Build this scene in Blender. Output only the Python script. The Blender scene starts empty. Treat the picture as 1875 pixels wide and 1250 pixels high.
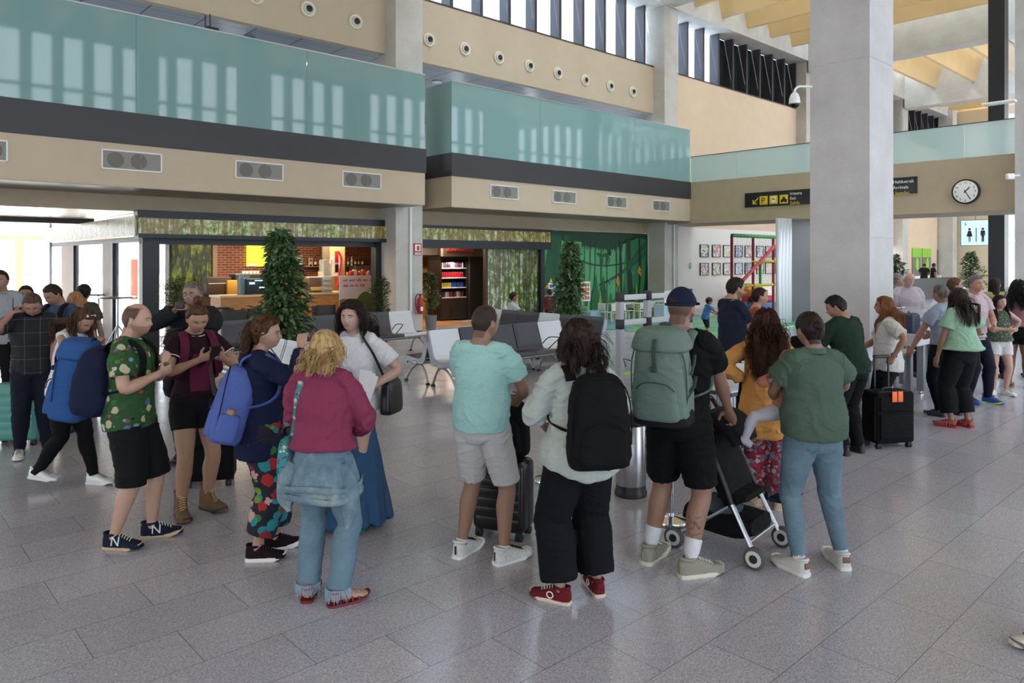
import bpy, bmesh, math, random
import numpy as np
from mathutils import Vector, Matrix
rnd = random.Random(7)
SC = bpy.context.scene
COL = SC.collection
PI = math.pi
# ------------------------------------------------ camera, world, light, exposure
F = 1345.0                                   # focal length in pixels of the 1875 px wide frame
cam_d = bpy.data.cameras.new('camera'); cam = bpy.data.objects.new('camera', cam_d); COL.objects.link(cam)
cam.location = (0, 0, 2.0); cam.rotation_euler = (PI/2, 0, 0)
cam_d.sensor_width = 36; cam_d.lens = F/1875*36; cam_d.shift_y = -150/1875
cam_d.clip_end = 600
SC.camera = cam
w = bpy.data.worlds.new('daylight'); SC.world = w; w.use_nodes = True
bg = w.node_tree.nodes['Background']; bg.inputs[0].default_value = (0.82, 0.91, 1.0, 1); bg.inputs[1].default_value = 1.0
SC.view_settings.view_transform = 'Standard'; SC.view_settings.look = 'None'
SC.view_settings.exposure = 2.1; SC.view_settings.gamma = 1; SC.view_settings.use_curve_mapping = False
SC.cycles.use_denoising = True
SC.cycles.max_bounces = 7; SC.cycles.diffuse_bounces = 4; SC.cycles.glossy_bounces = 4; SC.cycles.transmission_bounces = 5; SC.cycles.transparent_max_bounces = 10
SC.cycles.caustics_reflective = False; SC.cycles.caustics_refractive = False
SC.cycles.sample_clamp_indirect = 6
TH = math.atan2(.677, .736)                  # the building's long axis against world X
CT, ST = math.cos(TH), math.sin(TH)
def W(a, b, z=0): return Vector((CT*a-ST*b, ST*a+CT*b, z))
def AB(v): return (CT*v[0]+ST*v[1], -ST*v[0]+CT*v[1])
def P(px, py):                               # floor point seen at a pixel
    Y = 2*F/(py-475.0); return Vector(((px-937.5)/F*Y, Y, 0))
def A(px, py, Y): return Vector(((px-937.5)/F*Y, Y, 2+(475-py)/F*Y))
def lamp(name, loc, size, power, color=(1, 1, 1), rot=(0, 0, 0), sy=None):
    d = bpy.data.lights.new(name, 'AREA'); d.energy = power; d.color = color; d.size = size
    if sy: d.shape = 'RECTANGLE'; d.size_y = sy
    o = bpy.data.objects.new(name, d); o.location = loc; o.rotation_euler = rot; COL.objects.link(o); return o
sun_d = bpy.data.lights.new('sun', 'SUN'); sun_d.energy = 6.0; sun_d.angle = math.radians(0.6); sun_d.color = (1, .95, .87)
sun = bpy.data.objects.new('sun', sun_d); COL.objects.link(sun)
sun.rotation_euler = Vector((-.55, -.25, 1)).to_track_quat('Z', 'Y').to_euler(); sun.location = (0, 0, 30)
# ------------------------------------------------ materials
def mute(c, sat=.86, val=.47):  # darkens cloth and skin: the people's backlit shade is put into the colour
    l = lin(c)[:3]; g = .3*l[0]+.59*l[1]+.11*l[2]; val = val+.55*g; return tuple((g+(x-g)*sat)*val for x in l)
def lin(c):
    if isinstance(c, str):
        c = c.lstrip('#'); c = [int(c[i:i+2], 16)/255 for i in (0, 2, 4)]
    return tuple((x/12.92 if x <= .04045 else ((x+.055)/1.055)**2.4) for x in c[:3])+(1,)
class NT:
    def __init__(s, name):
        m = bpy.data.materials.new(name); m.use_nodes = True; s.m = m; s.n = m.node_tree.nodes; s.l = m.node_tree.links
        s.b = s.n['Principled BSDF']; s.o = s.n['Material Output']; s.tc = None
    def new(s, t, **k):
        n = s.n.new(t)
        for a, v in k.items():
            if hasattr(n, a): setattr(n, a, v)
            else: n.inputs[a].default_value = v
        return n
    def co(s, scale=(1, 1, 1), rot=(0, 0, 0), kind='Object'):
        if not s.tc: s.tc = s.new('ShaderNodeTexCoord')
        mp = s.new('ShaderNodeMapping'); mp.inputs['Scale'].default_value = scale; mp.inputs['Rotation'].default_value = rot
        s.l.new(s.tc.outputs[kind], mp.inputs[0]); return mp.outputs[0]
    def noise(s, scale, detail=3, co=None, rough=.5, dist=0):
        n = s.new('ShaderNodeTexNoise'); n.inputs['Scale'].default_value = scale; n.inputs['Detail'].default_value = detail
        n.inputs['Roughness'].default_value = rough; n.inputs['Distortion'].default_value = dist
        s.l.new(co or s.co(), n.inputs['Vector']); return n.outputs['Fac']
    def vor(s, scale, co=None, feat='F1', out='Distance', rand=1):
        n = s.new('ShaderNodeTexVoronoi'); n.feature = feat; n.inputs['Scale'].default_value = scale; n.inputs['Randomness'].default_value = rand
        s.l.new(co or s.co(), n.inputs['Vector']); return n.outputs[out]
    def ramp(s, fac, stops, interp='LINEAR'):
        r = s.new('ShaderNodeValToRGB'); r.color_ramp.interpolation = interp; e = r.color_ramp.elements
        while len(e) < len(stops): e.new(.5)
        for k, (p, c) in enumerate(stops): e[k].position = p; e[k].color = lin(c)
        s.l.new(fac, r.inputs[0]); return r.outputs[0]
    def math(s, op, a, b=None, clamp=False):
        n = s.new('ShaderNodeMath'); n.operation = op; n.use_clamp = clamp
        for i, x in enumerate((a, b)):
            if x is None: continue
            if isinstance(x, (int, float)): n.inputs[i].default_value = x
            else: s.l.new(x, n.inputs[i])
        return n.outputs[0]
    def mix(s, fac, a, b, mode='MIX'):
        n = s.new('ShaderNodeMix'); n.data_type = 'RGBA'; n.blend_type = mode
        for sock, x in ((n.inputs[0], fac), (n.inputs[6], a), (n.inputs[7], b)):
            if isinstance(x, (int, float)): sock.default_value = x
            elif isinstance(x, (tuple, list, str)): sock.default_value = lin(x)
            else: s.l.new(x, sock)
        return n.outputs[2]
    def bump(s, h, strength=.3, dist=.01):
        n = s.new('ShaderNodeBump'); n.inputs['Strength'].default_value = strength; n.inputs['Distance'].default_value = dist
        s.l.new(h, n.inputs['Height']); s.l.new(n.outputs[0], s.b.inputs['Normal'])
    def base(s, c):
        if isinstance(c, (tuple, list, str)): s.b.inputs['Base Color'].default_value = lin(c)
        else: s.l.new(c, s.b.inputs['Base Color'])
    def xyz(s, co):
        n = s.new('ShaderNodeSeparateXYZ'); s.l.new(co, n.inputs[0]); return n.outputs
MC = {}
def M(c, r=.6, metal=0, var=0, vs=8, bump=0, bs=200, spec=.5, coat=0, emis=0, name=None, sheen=0):
    key = (str(c), r, metal, var, vs, bump, bs, spec, coat, emis, name, sheen)
    if key in MC: return MC[key]
    t = NT(name or 'surface'); t.b.inputs['Roughness'].default_value = r; t.b.inputs['Metallic'].default_value = metal
    t.b.inputs['Specular IOR Level'].default_value = spec
    if coat: t.b.inputs['Coat Weight'].default_value = coat
    if sheen: t.b.inputs['Sheen Weight'].default_value = sheen
    if var:
        l = lin(c); hi = tuple(min(1, x*(1+var)) for x in l[:3])+(1,); lo = tuple(x*(1-var) for x in l[:3])+(1,)
        rr = t.new('ShaderNodeValToRGB'); rr.color_ramp.elements[0].color = lo; rr.color_ramp.elements[1].color = hi
        rr.color_ramp.elements[0].position = .3; rr.color_ramp.elements[1].position = .7
        t.l.new(t.noise(vs, 4), rr.inputs[0]); t.base(rr.outputs[0])
    else: t.base(c)
    if bump: t.bump(t.noise(bs, 2), bump, .004)
    if emis:
        t.b.inputs['Emission Color'].default_value = lin(c); t.b.inputs['Emission Strength'].default_value = emis
    MC[key] = t.m; return t.m
def cloth(c, folds=.35, scale=9, weave=900, rough=.85, name='fabric', var=.10):
    key = ('cloth', str(c), folds, scale, weave, rough, var)
    if key in MC: return MC[key]
    t = NT(name); t.b.inputs['Roughness'].default_value = rough; t.b.inputs['Specular IOR Level'].default_value = .2
    l = mute(c); r = t.new('ShaderNodeValToRGB'); e = r.color_ramp.elements
    e[0].color = tuple(x*(1-var) for x in l[:3])+(1,); e[1].color = tuple(min(1, x*(1+var)) for x in l[:3])+(1,)
    t.l.new(t.noise(60, 3), r.inputs[0]); t.base(r.outputs[0])
    h = t.math('ADD', t.noise(scale, 3, t.co((1, 1, 1.6)), dist=.8), t.math('MULTIPLY', t.noise(weave, 1), .03))
    t.bump(h, folds, .03); MC[key] = t.m; return t.m
def glass(c='#bfe3dc', alpha=.6, r=.05, name='glass'):
    key = ('glass', str(c), alpha, r)
    if key in MC: return MC[key]
    t = NT(name); t.base(c); t.b.inputs['Roughness'].default_value = r; t.b.inputs['Alpha'].default_value = alpha
    t.b.inputs['IOR'].default_value = 1.5; MC[key] = t.m; return t.m
# ------------------------------------------------ mesh building
class MB:
    def __init__(s): s.v = []; s.f = []; s.m = []; s.sm = []
    def add(s, v, f, mi=0, smooth=False):
        o = len(s.v); s.v += [tuple(x) for x in v]; s.f += [tuple(i+o for i in q) for q in f]; s.m += [mi]*len(f); s.sm += [smooth]*len(f)
    def box(s, x0, x1, y0, y1, z0, z1, mi=0, mat=None):
        v = [(x, y, z) for z in (z0, z1) for y in (y0, y1) for x in (x0, x1)]
        if mat is not None: v = [mat @ Vector(q) for q in v]
        s.add(v, [(0, 2, 3, 1), (4, 5, 7, 6), (0, 1, 5, 4), (2, 6, 7, 3), (0, 4, 6, 2), (1, 3, 7, 5)], mi)
    def rbox(s, x0, x1, y0, y1, z0, z1, r=.01, mi=0, mat=None, seg=3):
        bm = bmesh.new(); bmesh.ops.create_cube(bm, size=1)
        for v in bm.verts: v.co = Vector(((x0+x1)/2+v.co.x*(x1-x0), (y0+y1)/2+v.co.y*(y1-y0), (z0+z1)/2+v.co.z*(z1-z0)))
        r = min(r, .49*min(x1-x0, y1-y0, z1-z0))
        bmesh.ops.bevel(bm, geom=bm.edges[:], offset=r, segments=seg, profile=.5, affect='EDGES')
        bm.verts.index_update(); vs = [v.co.copy() for v in bm.verts]
        if mat is not None: vs = [mat @ q for q in vs]
        s.add(vs, [[v.index for v in f.verts] for f in bm.faces], mi, True); bm.free()
    def quad(s, a, b, c, d, mi=0): s.add([a, b, c, d], [(0, 1, 2, 3)], mi)
    def prism(s, poly, z0, z1, mi=0, mat=None):      # polygon in xy
        n = len(poly); v = [Vector((p[0], p[1], z)) for z in (z0, z1) for p in poly]
        if mat is not None: v = [mat @ q for q in v]
        s.add(v, [tuple(range(n))[::-1], tuple(range(n, 2*n))]+[(i, (i+1) % n, n+(i+1) % n, n+i) for i in range(n)], mi)
    def tube(s, pts, rads, ref=(1, 0, 0), n=12, sub=1, mi=0, cap=True, smooth=True, pw=2.0):
        """loft of ellipse rings along a polyline; rads: r or (ru, rv) each, u follows ref"""
        pts = [Vector(p) for p in pts]; k = len(pts)
        if not isinstance(rads, (list, tuple)): rads = [rads]*k
        R = [(r, r) if isinstance(r, (int, float)) else tuple(r) for r in rads]
        if sub > 1 and k > 2:
            np_, nr = [], []
            for i in range(k-1):
                p0, p1, p2, p3 = pts[max(i-1, 0)], pts[i], pts[i+1], pts[min(i+2, k-1)]
                for j in range(sub):
                    t = j/sub; t2 = t*t; t3 = t2*t
                    np_.append(.5*((2*p1)+(p2-p0)*t+(2*p0-5*p1+4*p2-p3)*t2+(3*p1-p0-3*p2+p3)*t3))
                    q = 3*t2-2*t3; nr.append(tuple(R[i][c]*(1-q)+R[i+1][c]*q for c in (0, 1)))
            np_.append(pts[-1]); nr.append(R[-1]); pts, R = np_, nr; k = len(pts)
        ref = Vector(ref).normalized(); vs = []; u = None
        for i in range(k):
            t = (pts[min(i+1, k-1)]-pts[max(i-1, 0)])
            if t.length < 1e-9: t = Vector((0, 0, 1))
            t.normalize(); base = ref if u is None else u
            u2 = base-t*base.dot(t)
            if u2.length < 1e-3:
                u2 = t.orthogonal()
            u = u2.normalized(); v = t.cross(u)
            for j in range(n):
                an = 2*PI*j/n; c, sn = math.cos(an), math.sin(an)
                if pw != 2.0: c = math.copysign(abs(c)**(2/pw), c); sn = math.copysign(abs(sn)**(2/pw), sn)
                vs.append(pts[i]+u*(R[i][0]*c)+v*(R[i][1]*sn))
        f = [(i*n+j, i*n+(j+1) % n, (i+1)*n+(j+1) % n, (i+1)*n+j) for i in range(k-1) for j in range(n)]
        if cap: f += [tuple(range(n))[::-1], tuple(range((k-1)*n, k*n))]
        s.add(vs, f, mi, smooth)
    def cyl(s, p0, p1, r, n=16, mi=0, r1=None): s.tube([p0, p1], [r, r if r1 is None else r1], n=n, mi=mi, ref=(1, .01, .02))
    def sphere(s, c, r, n=12, m=8, mi=0, mat=None):
        if isinstance(r, (int, float)): r = (r, r, r)
        v = [Vector((0, 0, 1))]+[Vector((math.sin(PI*i/m)*math.cos(2*PI*j/n), math.sin(PI*i/m)*math.sin(2*PI*j/n), math.cos(PI*i/m))) for i in range(1, m) for j in range(n)]+[Vector((0, 0, -1))]
        v = [Vector((q.x*r[0], q.y*r[1], q.z*r[2])) for q in v]
        if mat is not None: v = [mat @ q for q in v]
        v = [q+Vector(c) for q in v]
        f = [(0, 1+j, 1+(j+1) % n) for j in range(n)]
        for i in range(m-2):
            f += [(1+i*n+j, 1+(i+1)*n+j, 1+(i+1)*n+(j+1) % n, 1+i*n+(j+1) % n) for j in range(n)]
        L = len(v)-1; f += [(L, 1+(m-2)*n+(j+1) % n, 1+(m-2)*n+j) for j in range(n)]
        s.add(v, f, mi, True)
    def lathe(s, prof, c=(0, 0, 0), n=24, mi=0, cap=True):   # prof (r,z) from bottom to top
        c = Vector(c); k = len(prof)
        v = [c+Vector((r*math.cos(2*PI*j/n), r*math.sin(2*PI*j/n), z)) for r, z in prof for j in range(n)]
        f = [(i*n+j, i*n+(j+1) % n, (i+1)*n+(j+1) % n, (i+1)*n+j) for i in range(k-1) for j in range(n)]
        if cap: f += [tuple(range(n))[::-1], tuple(range((k-1)*n, k*n))]
        s.add(v, f, mi, True)
    def mesh(s, name):
        me = bpy.data.meshes.new(name); me.from_pydata(s.v, [], s.f); 
        me.polygons.foreach_set('material_index', s.m); me.polygons.foreach_set('use_smooth', s.sm); me.update(); return me
    def build(s, name, mats=None, parent=None, loc=(0, 0, 0), rz=0, auto=True):
        me = s.mesh(name)
        for m in (mats if isinstance(mats, (list, tuple)) else [mats]):
            if m: me.materials.append(m)
        if auto and any(s.sm) :
            try: me.set_sharp_from_angle(angle=math.radians(50))
            except Exception: pass
        o = bpy.data.objects.new(name, me); COL.objects.link(o); o.location = loc; o.rotation_euler = (0, 0, rz)
        if parent: o.parent = parent
        return o
def tag(o, label=None, cat=None, group=None, kind=None):
    for k, v in (('label', label), ('category', cat), ('group', group), ('kind', kind)):
        if v: o[k] = v
    return o
def empty(name, loc=(0, 0, 0), rz=0, label=None, cat=None, group=None):
    o = bpy.data.objects.new(name, None); COL.objects.link(o); o.location = loc; o.rotation_euler = (0, 0, rz); o.empty_display_size = .1
    return tag(o, label, cat, group)
def copy_tree(o, loc=None, rz=None, label=None, group=None, parent=None):
    c = o.copy(); COL.objects.link(c)
    if parent: c.parent = parent
    if loc is not None: c.location = loc
    if rz is not None: c.rotation_euler = (0, 0, rz)
    if label: c['label'] = label
    if group: c['group'] = group
    for ch in list(o.children): copy_tree(ch, parent=c)
    return c
def struct(name, mb, m, rz=None, parent=None, loc=(0, 0, 0)):     # in the building's own axes
    o = mb.build(name, m, parent, loc, TH if rz is None else rz)
    if parent is None: o['kind'] = 'structure'
    return o
def put(mb, name, m, a, b, z, label, cat, rz=0, group=None):      # one-mesh thing standing at building coordinates
    o = mb.build(name, m, None, W(a, b, z), TH+rz); return tag(o, label, cat, group)
def text(s, size, name, m, parent, loc, rot, depth=.002, align='LEFT', font=None, xs=1):
    c = bpy.data.curves.new(name, 'FONT'); c.body = s; c.size = size; c.extrude = depth; c.align_x = align; c.resolution_u = 2
    t = bpy.data.objects.new(name, c); COL.objects.link(t); bpy.context.view_layer.update()
    me = bpy.data.meshes.new_from_object(t.evaluated_get(bpy.context.evaluated_depsgraph_get())); me.name = name
    COL.objects.unlink(t); bpy.data.objects.remove(t)
    me.materials.clear(); me.materials.append(m); o = bpy.data.objects.new(name, me); COL.objects.link(o); o.location = loc; o.rotation_euler = rot
    o.scale = (xs, 1, 1)
    if parent: o.parent = parent
    return o
# ---- vectorised noise, voxel fusing
def vnoise(p, seed=0):
    p = np.asarray(p, dtype=np.float64); i = np.floor(p).astype(np.int64); f = p-i; f = f*f*(3-2*f); out = 0
    def h(x, y, z):
        n = (x*374761393+y*668265263+z*2147483647+seed*974711) & 0x7fffffff
        n = ((n ^ (n >> 13))*1274126177) & 0x7fffffff
        return ((n ^ (n >> 16)) & 0xffff)/65535.0
    for dx in (0, 1):
        for dy in (0, 1):
            for dz in (0, 1):
                wt = (f[:, 0] if dx else 1-f[:, 0])*(f[:, 1] if dy else 1-f[:, 1])*(f[:, 2] if dz else 1-f[:, 2])
                out = out+wt*h(i[:, 0]+dx, i[:, 1]+dy, i[:, 2]+dz)
    return out*2-1
def fuse(mb, name, mats, parent=None, voxel=.008, smooth=2, disp=None, paint=None, loc=(0, 0, 0), rz=0):
    """one continuous surface out of overlapping closed lofts; disp(co, no) -> offset along the normal"""
    me = mb.mesh(name); o = bpy.data.objects.new(name, me); COL.objects.link(o)
    md = o.modifiers.new('r', 'REMESH'); md.mode = 'VOXEL'; md.voxel_size = voxel; md.use_smooth_shade = True
    if smooth:
        ms = o.modifiers.new('s', 'SMOOTH'); ms.factor = .5; ms.iterations = smooth
    bpy.context.view_layer.update()
    m2 = bpy.data.meshes.new_from_object(o.evaluated_get(bpy.context.evaluated_depsgraph_get()))
    o.modifiers.clear(); o.data = m2; bpy.data.meshes.remove(me); m2.name = name
    n = len(m2.vertices)
    if disp is not None and n:
        co = np.empty(n*3); m2.vertices.foreach_get('co', co); co = co.reshape(-1, 3)
        no = np.array([v.vector[:] for v in m2.vertex_normals]) if n < 1 else np.empty(n*3)
        m2.vertex_normals.foreach_get('vector', no); no = no.reshape(-1, 3)
        co = co+no*np.asarray(disp(co, no)).reshape(-1, 1); m2.vertices.foreach_set('co', co.ravel()); m2.update()
    m2.polygons.foreach_set('use_smooth', [True]*len(m2.polygons))
    m2.materials.clear()
    for m in (mats if isinstance(mats, (list, tuple)) else [mats]): m2.materials.append(m)
    if paint is not None:
        co = np.empty(n*3); m2.vertices.foreach_get('co', co); at = m2.color_attributes.new('paint', 'FLOAT_COLOR', 'POINT')
        at.data.foreach_set('color', np.asarray(paint(co.reshape(-1, 3)), dtype=np.float32).ravel())
    if parent: o.parent = parent
    o.location = loc; o.rotation_euler = (0, 0, rz); return o
# ================================================ THE SETTING (building axes a, b)
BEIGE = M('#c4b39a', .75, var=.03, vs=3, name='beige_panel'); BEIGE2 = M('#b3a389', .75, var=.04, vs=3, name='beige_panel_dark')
DARKBAND = M('#39383c', .55, name='dark_band'); DARKMET = M('#2c2f33', .4, .4, name='dark_metal'); WHITE = M('#dedcd8', .6, name='white_paint')
def concrete(c1, c2, name):
    t = NT(name); n = t.noise(1.6, 6, rough=.65); n2 = t.noise(45, 4)
    f = t.math('ADD', t.math('MULTIPLY', n, .7), t.math('MULTIPLY', n2, .3))
    t.base(t.ramp(f, [(.3, c1), (.7, c2)])); t.b.inputs['Roughness'].default_value = .85; t.bump(n2, .15, .01); return t.m
CONC = concrete('#b0aeac', '#c8c6c5', 'concrete'); CONCL = concrete('#b6b2a9', '#d0ccc4', 'light_concrete')
def granite():
    t = NT('granite_tiles'); co = t.co()
    sp = t.ramp(t.noise(95, 3, rough=.8), [(.36, '#5c5c68'), (.46, '#9e9dab'), (.56, '#c6c4d0'), (.66, '#f6f2f6')])
    sp2 = t.ramp(t.vor(80, out='Color'), [(0, '#8e8d99'), (.5, '#b7b4be'), (1, '#dcd7dc')])
    big = t.ramp(t.noise(.8, 3), [(.3, '#b0aeb6'), (.7, '#c2bfca')])
    c = t.mix(.40, sp, sp2); c = t.mix(.25, c, big)
    br = t.new('ShaderNodeTexBrick'); br.offset = .5; br.inputs['Scale'].default_value = 1; br.inputs['Brick Width'].default_value = .8; br.inputs['Row Height'].default_value = .4
    br.inputs['Mortar Size'].default_value = .0022; br.inputs['Color1'].default_value = (.84, .84, .86, 1); br.inputs['Color2'].default_value = (.97, .955, .945, 1); br.inputs['Mortar'].default_value = (.36, .35, .34, 1)
    br.inputs['Mortar Smooth'].default_value = .2
    mp = t.new('ShaderNodeMapping'); mp.inputs['Location'].default_value = (-.55, -.13, 0); t.l.new(t.tc.outputs['Object'], mp.inputs[0]); t.l.new(mp.outputs[0], br.inputs['Vector'])
    c = t.mix(1.0, c, br.outputs['Color'], 'MULTIPLY'); t.base(c)
    r = t.ramp(t.noise(3.5, 4), [(.3, '#6c6c6c'), (.7, '#808080')])
    t.l.new(r, t.b.inputs['Roughness']); t.b.inputs['Specular IOR Level'].default_value = .62
    t.bump(t.math('MULTIPLY', t.noise(3.0, 2), .5), .03, .02); return t.m
FLOOR = granite()
b = MB(); b.box(-30, 62, -14, 27.05, -.2, 0); struct('floor', b, FLOOR)
b = MB(); b.box(-150, 5.0, 27.06, 300, -.25, -.06); b.box(5.05, 150, 27.06, 300, -.25, -.06); b.box(62.1, 200, -60, 27, -.25, -.06)
struct('ground', b, M('#c9c7c2', .9, var=.1, vs=.3, name='pavement'))
WOOD = NT('parquet'); _c = WOOD.co((1, 6, 1)); WOOD.base(WOOD.ramp(WOOD.noise(3, 4, _c), [(.3, '#7d5531'), (.7, '#a87848')])); WOOD.b.inputs['Roughness'].default_value = .35
b = MB(); b.box(7.2, 14.9, 17.45, 23.5, 0.0, .012); b.box(5.5, 7.2, 17.45, 20.5, 0, .012); struct('floor_cafe', b, WOOD.m)
# concrete columns on the 12 m grid
for (a, bb, zt) in ((10.97, 16.5, 12), (23.0, 16.5, 12), (34.5, 16.5, 12), (46.9, 16.5, 12), (54.6, 16.1, 12), (10.83, 4.25, 13), (22.62, 4.35, 13)):
    k = MB(); z = 0
    for z1 in (2.32, 4.9, 7.9, 10.4, zt):                # casting lifts: fine grooves between them
        k.box(a, a+.87, bb, bb+.87, z, z1-.008); k.box(a+.006, a+.864, bb+.006, bb+.864, z1-.008, z1); z = z1
    o = struct('column', k, CONCL if bb > 10 else CONC); o['label'] = 'square concrete column carrying the hall roof'; 
# balcony slabs with vented fascia, dark band, teal frosted glass
TEAL = NT('frosted_teal_glass'); TEAL.base('#84a8a5'); TEAL.b.inputs['Roughness'].default_value = .035; TEAL.b.inputs['Alpha'].default_value = .93; TEAL.b.inputs['Specular IOR Level'].default_value = .7
TEAL = TEAL.m
TEALC = glass('#a8d8d2', .72, .06, 'teal_glass')
STEEL = M('#b9bcbf', .28, 1, name='brushed_steel')
SLAT = NT('slatted_metal_soffit'); _x = SLAT.xyz(SLAT.co()); _s = SLAT.math('SINE', SLAT.math('MULTIPLY', _x[1], 2*PI/.1))
SLAT.base(SLAT.ramp(SLAT.math('GREATER_THAN', _s, -.85), [(0, '#2a2724'), (1, '#8e877d')], 'CONSTANT')); SLAT.b.inputs['Roughness'].default_value = .35; SLAT.b.inputs['Metallic'].default_value = .6
MIRC = NT('polished_metal_ceiling'); _x = MIRC.xyz(MIRC.co()); _g = MIRC.math('MAXIMUM', MIRC.math('SINE', MIRC.math('MULTIPLY', _x[1], 2*PI/.6)), MIRC.math('SINE', MIRC.math('MULTIPLY', _x[0], 2*PI/1.2)))
MIRC.base(MIRC.ramp(MIRC.math('GREATER_THAN', _g, .995), [(0, '#9fa9b8'), (1, '#4c5058')], 'CONSTANT')); MIRC.b.inputs['Metallic'].default_value = .45; MIRC.b.inputs['Roughness'].default_value = .28  # bluish sky reflection put into the base colour
def balcony(a0, a1, joints, name):
    k = MB(); k.box(a0, a1, 15.5, 17.3, 3.41, 4.23); struct(name, k, BEIGE)
    k = MB(); k.box(a0-.02, a1+.02, 15.47, 17.3, 4.232, 4.85)
    struct(name.replace('fascia', 'band'), k, DARKBAND)
    k = MB(); e = [a0]+joints+[a1]
    for x0, x1 in zip(e, e[1:]): k.box(x0+.004, x1-.004, 15.50, 15.52, 4.83, 6.76)
    if a0 > 5: k.box(a0, a0+.02, 15.52, 16.66, 4.83, 6.76)
    struct('trim_balcony_glass', k, TEAL)
    k = MB(); k.box(a0, a1, 15.485, 15.535, 6.76, 6.79); struct('trim_balcony_rail', k, STEEL)
    k = MB(); k.box(a0, a1, 15.52, 17.3, 3.395, 3.41); struct('ceiling_soffit', k, SLAT.m)
balcony(-14, 11.2, [-3.2, .55, 4.3, 7.9], 'trim_fascia')
balcony(12.07, 23.18, [15.4, 19.9], 'trim_fascia_second')
# header wall under the balconies, entrance ceiling
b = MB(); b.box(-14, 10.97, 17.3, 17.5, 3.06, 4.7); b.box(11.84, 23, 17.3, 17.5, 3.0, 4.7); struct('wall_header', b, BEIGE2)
b = MB(); b.box(-14, 5.05, 17.5, 27, 3.06, 3.1); struct('ceiling_entrance', b, NT('x').m)
ENT = NT('glossy_entrance_ceiling'); _x = ENT.xyz(ENT.co()); ENT.base(ENT.ramp(ENT.math('GREATER_THAN', ENT.math('SINE', ENT.math('MULTIPLY', _x[1], 2*PI/.3)), .9), [(0, '#c9c3ba'), (1, '#77706a')], 'CONSTANT'))
ENT.b.inputs['Metallic'].default_value = .7; ENT.b.inputs['Roughness'].default_value = .18; bpy.data.objects['ceiling_entrance'].data.materials[0] = ENT.m
b = MB(); b.box(-14, 5.05, 21.9, 22.2, 2.94, 3.06); struct('trim_entrance_beam', b, M('#4f4841', .5))
# upper gallery behind the balconies
b = MB(); b.box(-14, 10.97, 17, 17.2, 7.58, 9.35); b.box(11.84, 23, 17, 17.2, 7.58, 9.35); struct('wall_upper', b, BEIGE)
b = MB(); b.box(-14, 35, 17.2, 25, 7.60, 7.66); struct('ceiling_gallery', b, MIRC.m)
b = MB(); b.box(-14, 24, 24.9, 25, 4.8, 7.6); b.box(24.2, 24.4, 17.3, 25, 4.7, 7.6); b.box(-14, -13.8, 17.3, 25, 4.7, 7.6); b.box(8.2, 8.8, 20.8, 21.4, 4.8, 7.6); b.box(16.2, 16.7, 20.8, 21.3, 4.8, 7.6); struct('wall_gallery', b, CONCL)
b = MB(); b.box(-14, 24, 17.5, 25, 4.7, 4.8); struct('floor_gallery', b, M('#8a8a8c', .4))
b = MB(); b.box(23.87, 34.5, 17, 17.3, 3.3, 9.35); b.box(35.37, 46.9, 17, 17.3, 2.75, 9.35); b.box(47.77, 56, 17, 17.3, 0, 9.35); struct('wall_far', b, M('#dcc4a6', .75, var=.03, vs=2))
b = MB(); b.box(23.88, 24.2, 16.95, 17.0, 4.9, 6.55); struct('trim_recess', b, M('#8b7a63', .8))
# clerestory windows: frosted panes between deep dark fins
FROST = NT('frosted_pane'); tr = FROST.new('ShaderNodeBsdfTranslucent'); tr.inputs[0].default_value = (.80, .88, .97, 1); gl = FROST.new('ShaderNodeBsdfGlossy'); gl.inputs['Roughness'].default_value = .2
mx = FROST.new('ShaderNodeMixShader'); mx.inputs[0].default_value = .06; FROST.l.new(tr.outputs[0], mx.inputs[1]); FROST.l.new(gl.outputs[0], mx.inputs[2]); FROST.l.new(mx.outputs[0], FROST.o.inputs[0]); FROST = FROST.m
DGLASS = M('#26302f', .12, name='dark_pane')
FIN = M('#47454a', .45, .3, name='window_fin')
def clere(a0, a1, frost_to, z0=9.35, z1=11.58, n=1):
    k = MB(); g = MB(); d = MB(); a = a0+.25
    k.box(a0, a1, 17.0, 17.45, z0-.02, z0+.05)
    while a < a1:
        k.box(a-.06, a+.06, 17.0, 17.45, z0+.05, z1)
        nx = min(a+1.15, a1); (g if a < frost_to else d).box(a+.06, nx-.06, 17.42, 17.44, z0+.05, z1); a += 1.15
    o = struct('window_%d' % n, k, FIN)
    if g.v: p = struct('pane', g, FROST, 0, o)
    if d.v: p = struct('pane', d, DGLASS, 0, o)
clere(-14, 10.97, 99, n=1); clere(11.84, 23, 99, n=2); clere(23.87, 34.5, 27, n=3); clere(35.4, 46.9, 41, n=4); clere(47.8, 62, 48, n=5)
# roof: edge beams, cross beams, pale folded fins
b = MB(); b.box(-14, 62, 16.4, 17.4, 11.58, 12.3); b.box(34.5, 35.4, -6, 16.4, 11.0, 12.3); b.box(46.9, 47.8, -6, 16.4, 11.0, 12.3); b.box(10.8, 11.7, -6, 16.4, 11.6, 12.3); b.box(22.6, 23.5, -6, 16.4, 11.6, 12.3)
b.box(-14, 62, 4.2, 5.1, 11.6, 12.3)
struct('trim_roof_beam', b, CONCL)
PLY = M('#e2c692', .7, var=.05, vs=1.2, name='pale_plywood')
b = MB()
def fin(c, along_a, lo, hi, zb=12.2, zt=13.9):
    p = [(c-.09, zb), (c+.09, zb), (c+.72, zt), (c-.72, zt)]
    if along_a: v = [(q, s, z) for q in (lo, hi) for s, z in p]
    else: v = [(s, q, z) for q in (lo, hi) for s, z in p]
    b.add(v, [(0, 1, 2, 3), (7, 6, 5, 4), (0, 4, 5, 1), (1, 5, 6, 2), (2, 6, 7, 3), (3, 7, 4, 0)])
for i in range(-18, 6): fin(22.9+2*i, False, -6, 16.5, 11.95)
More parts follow.
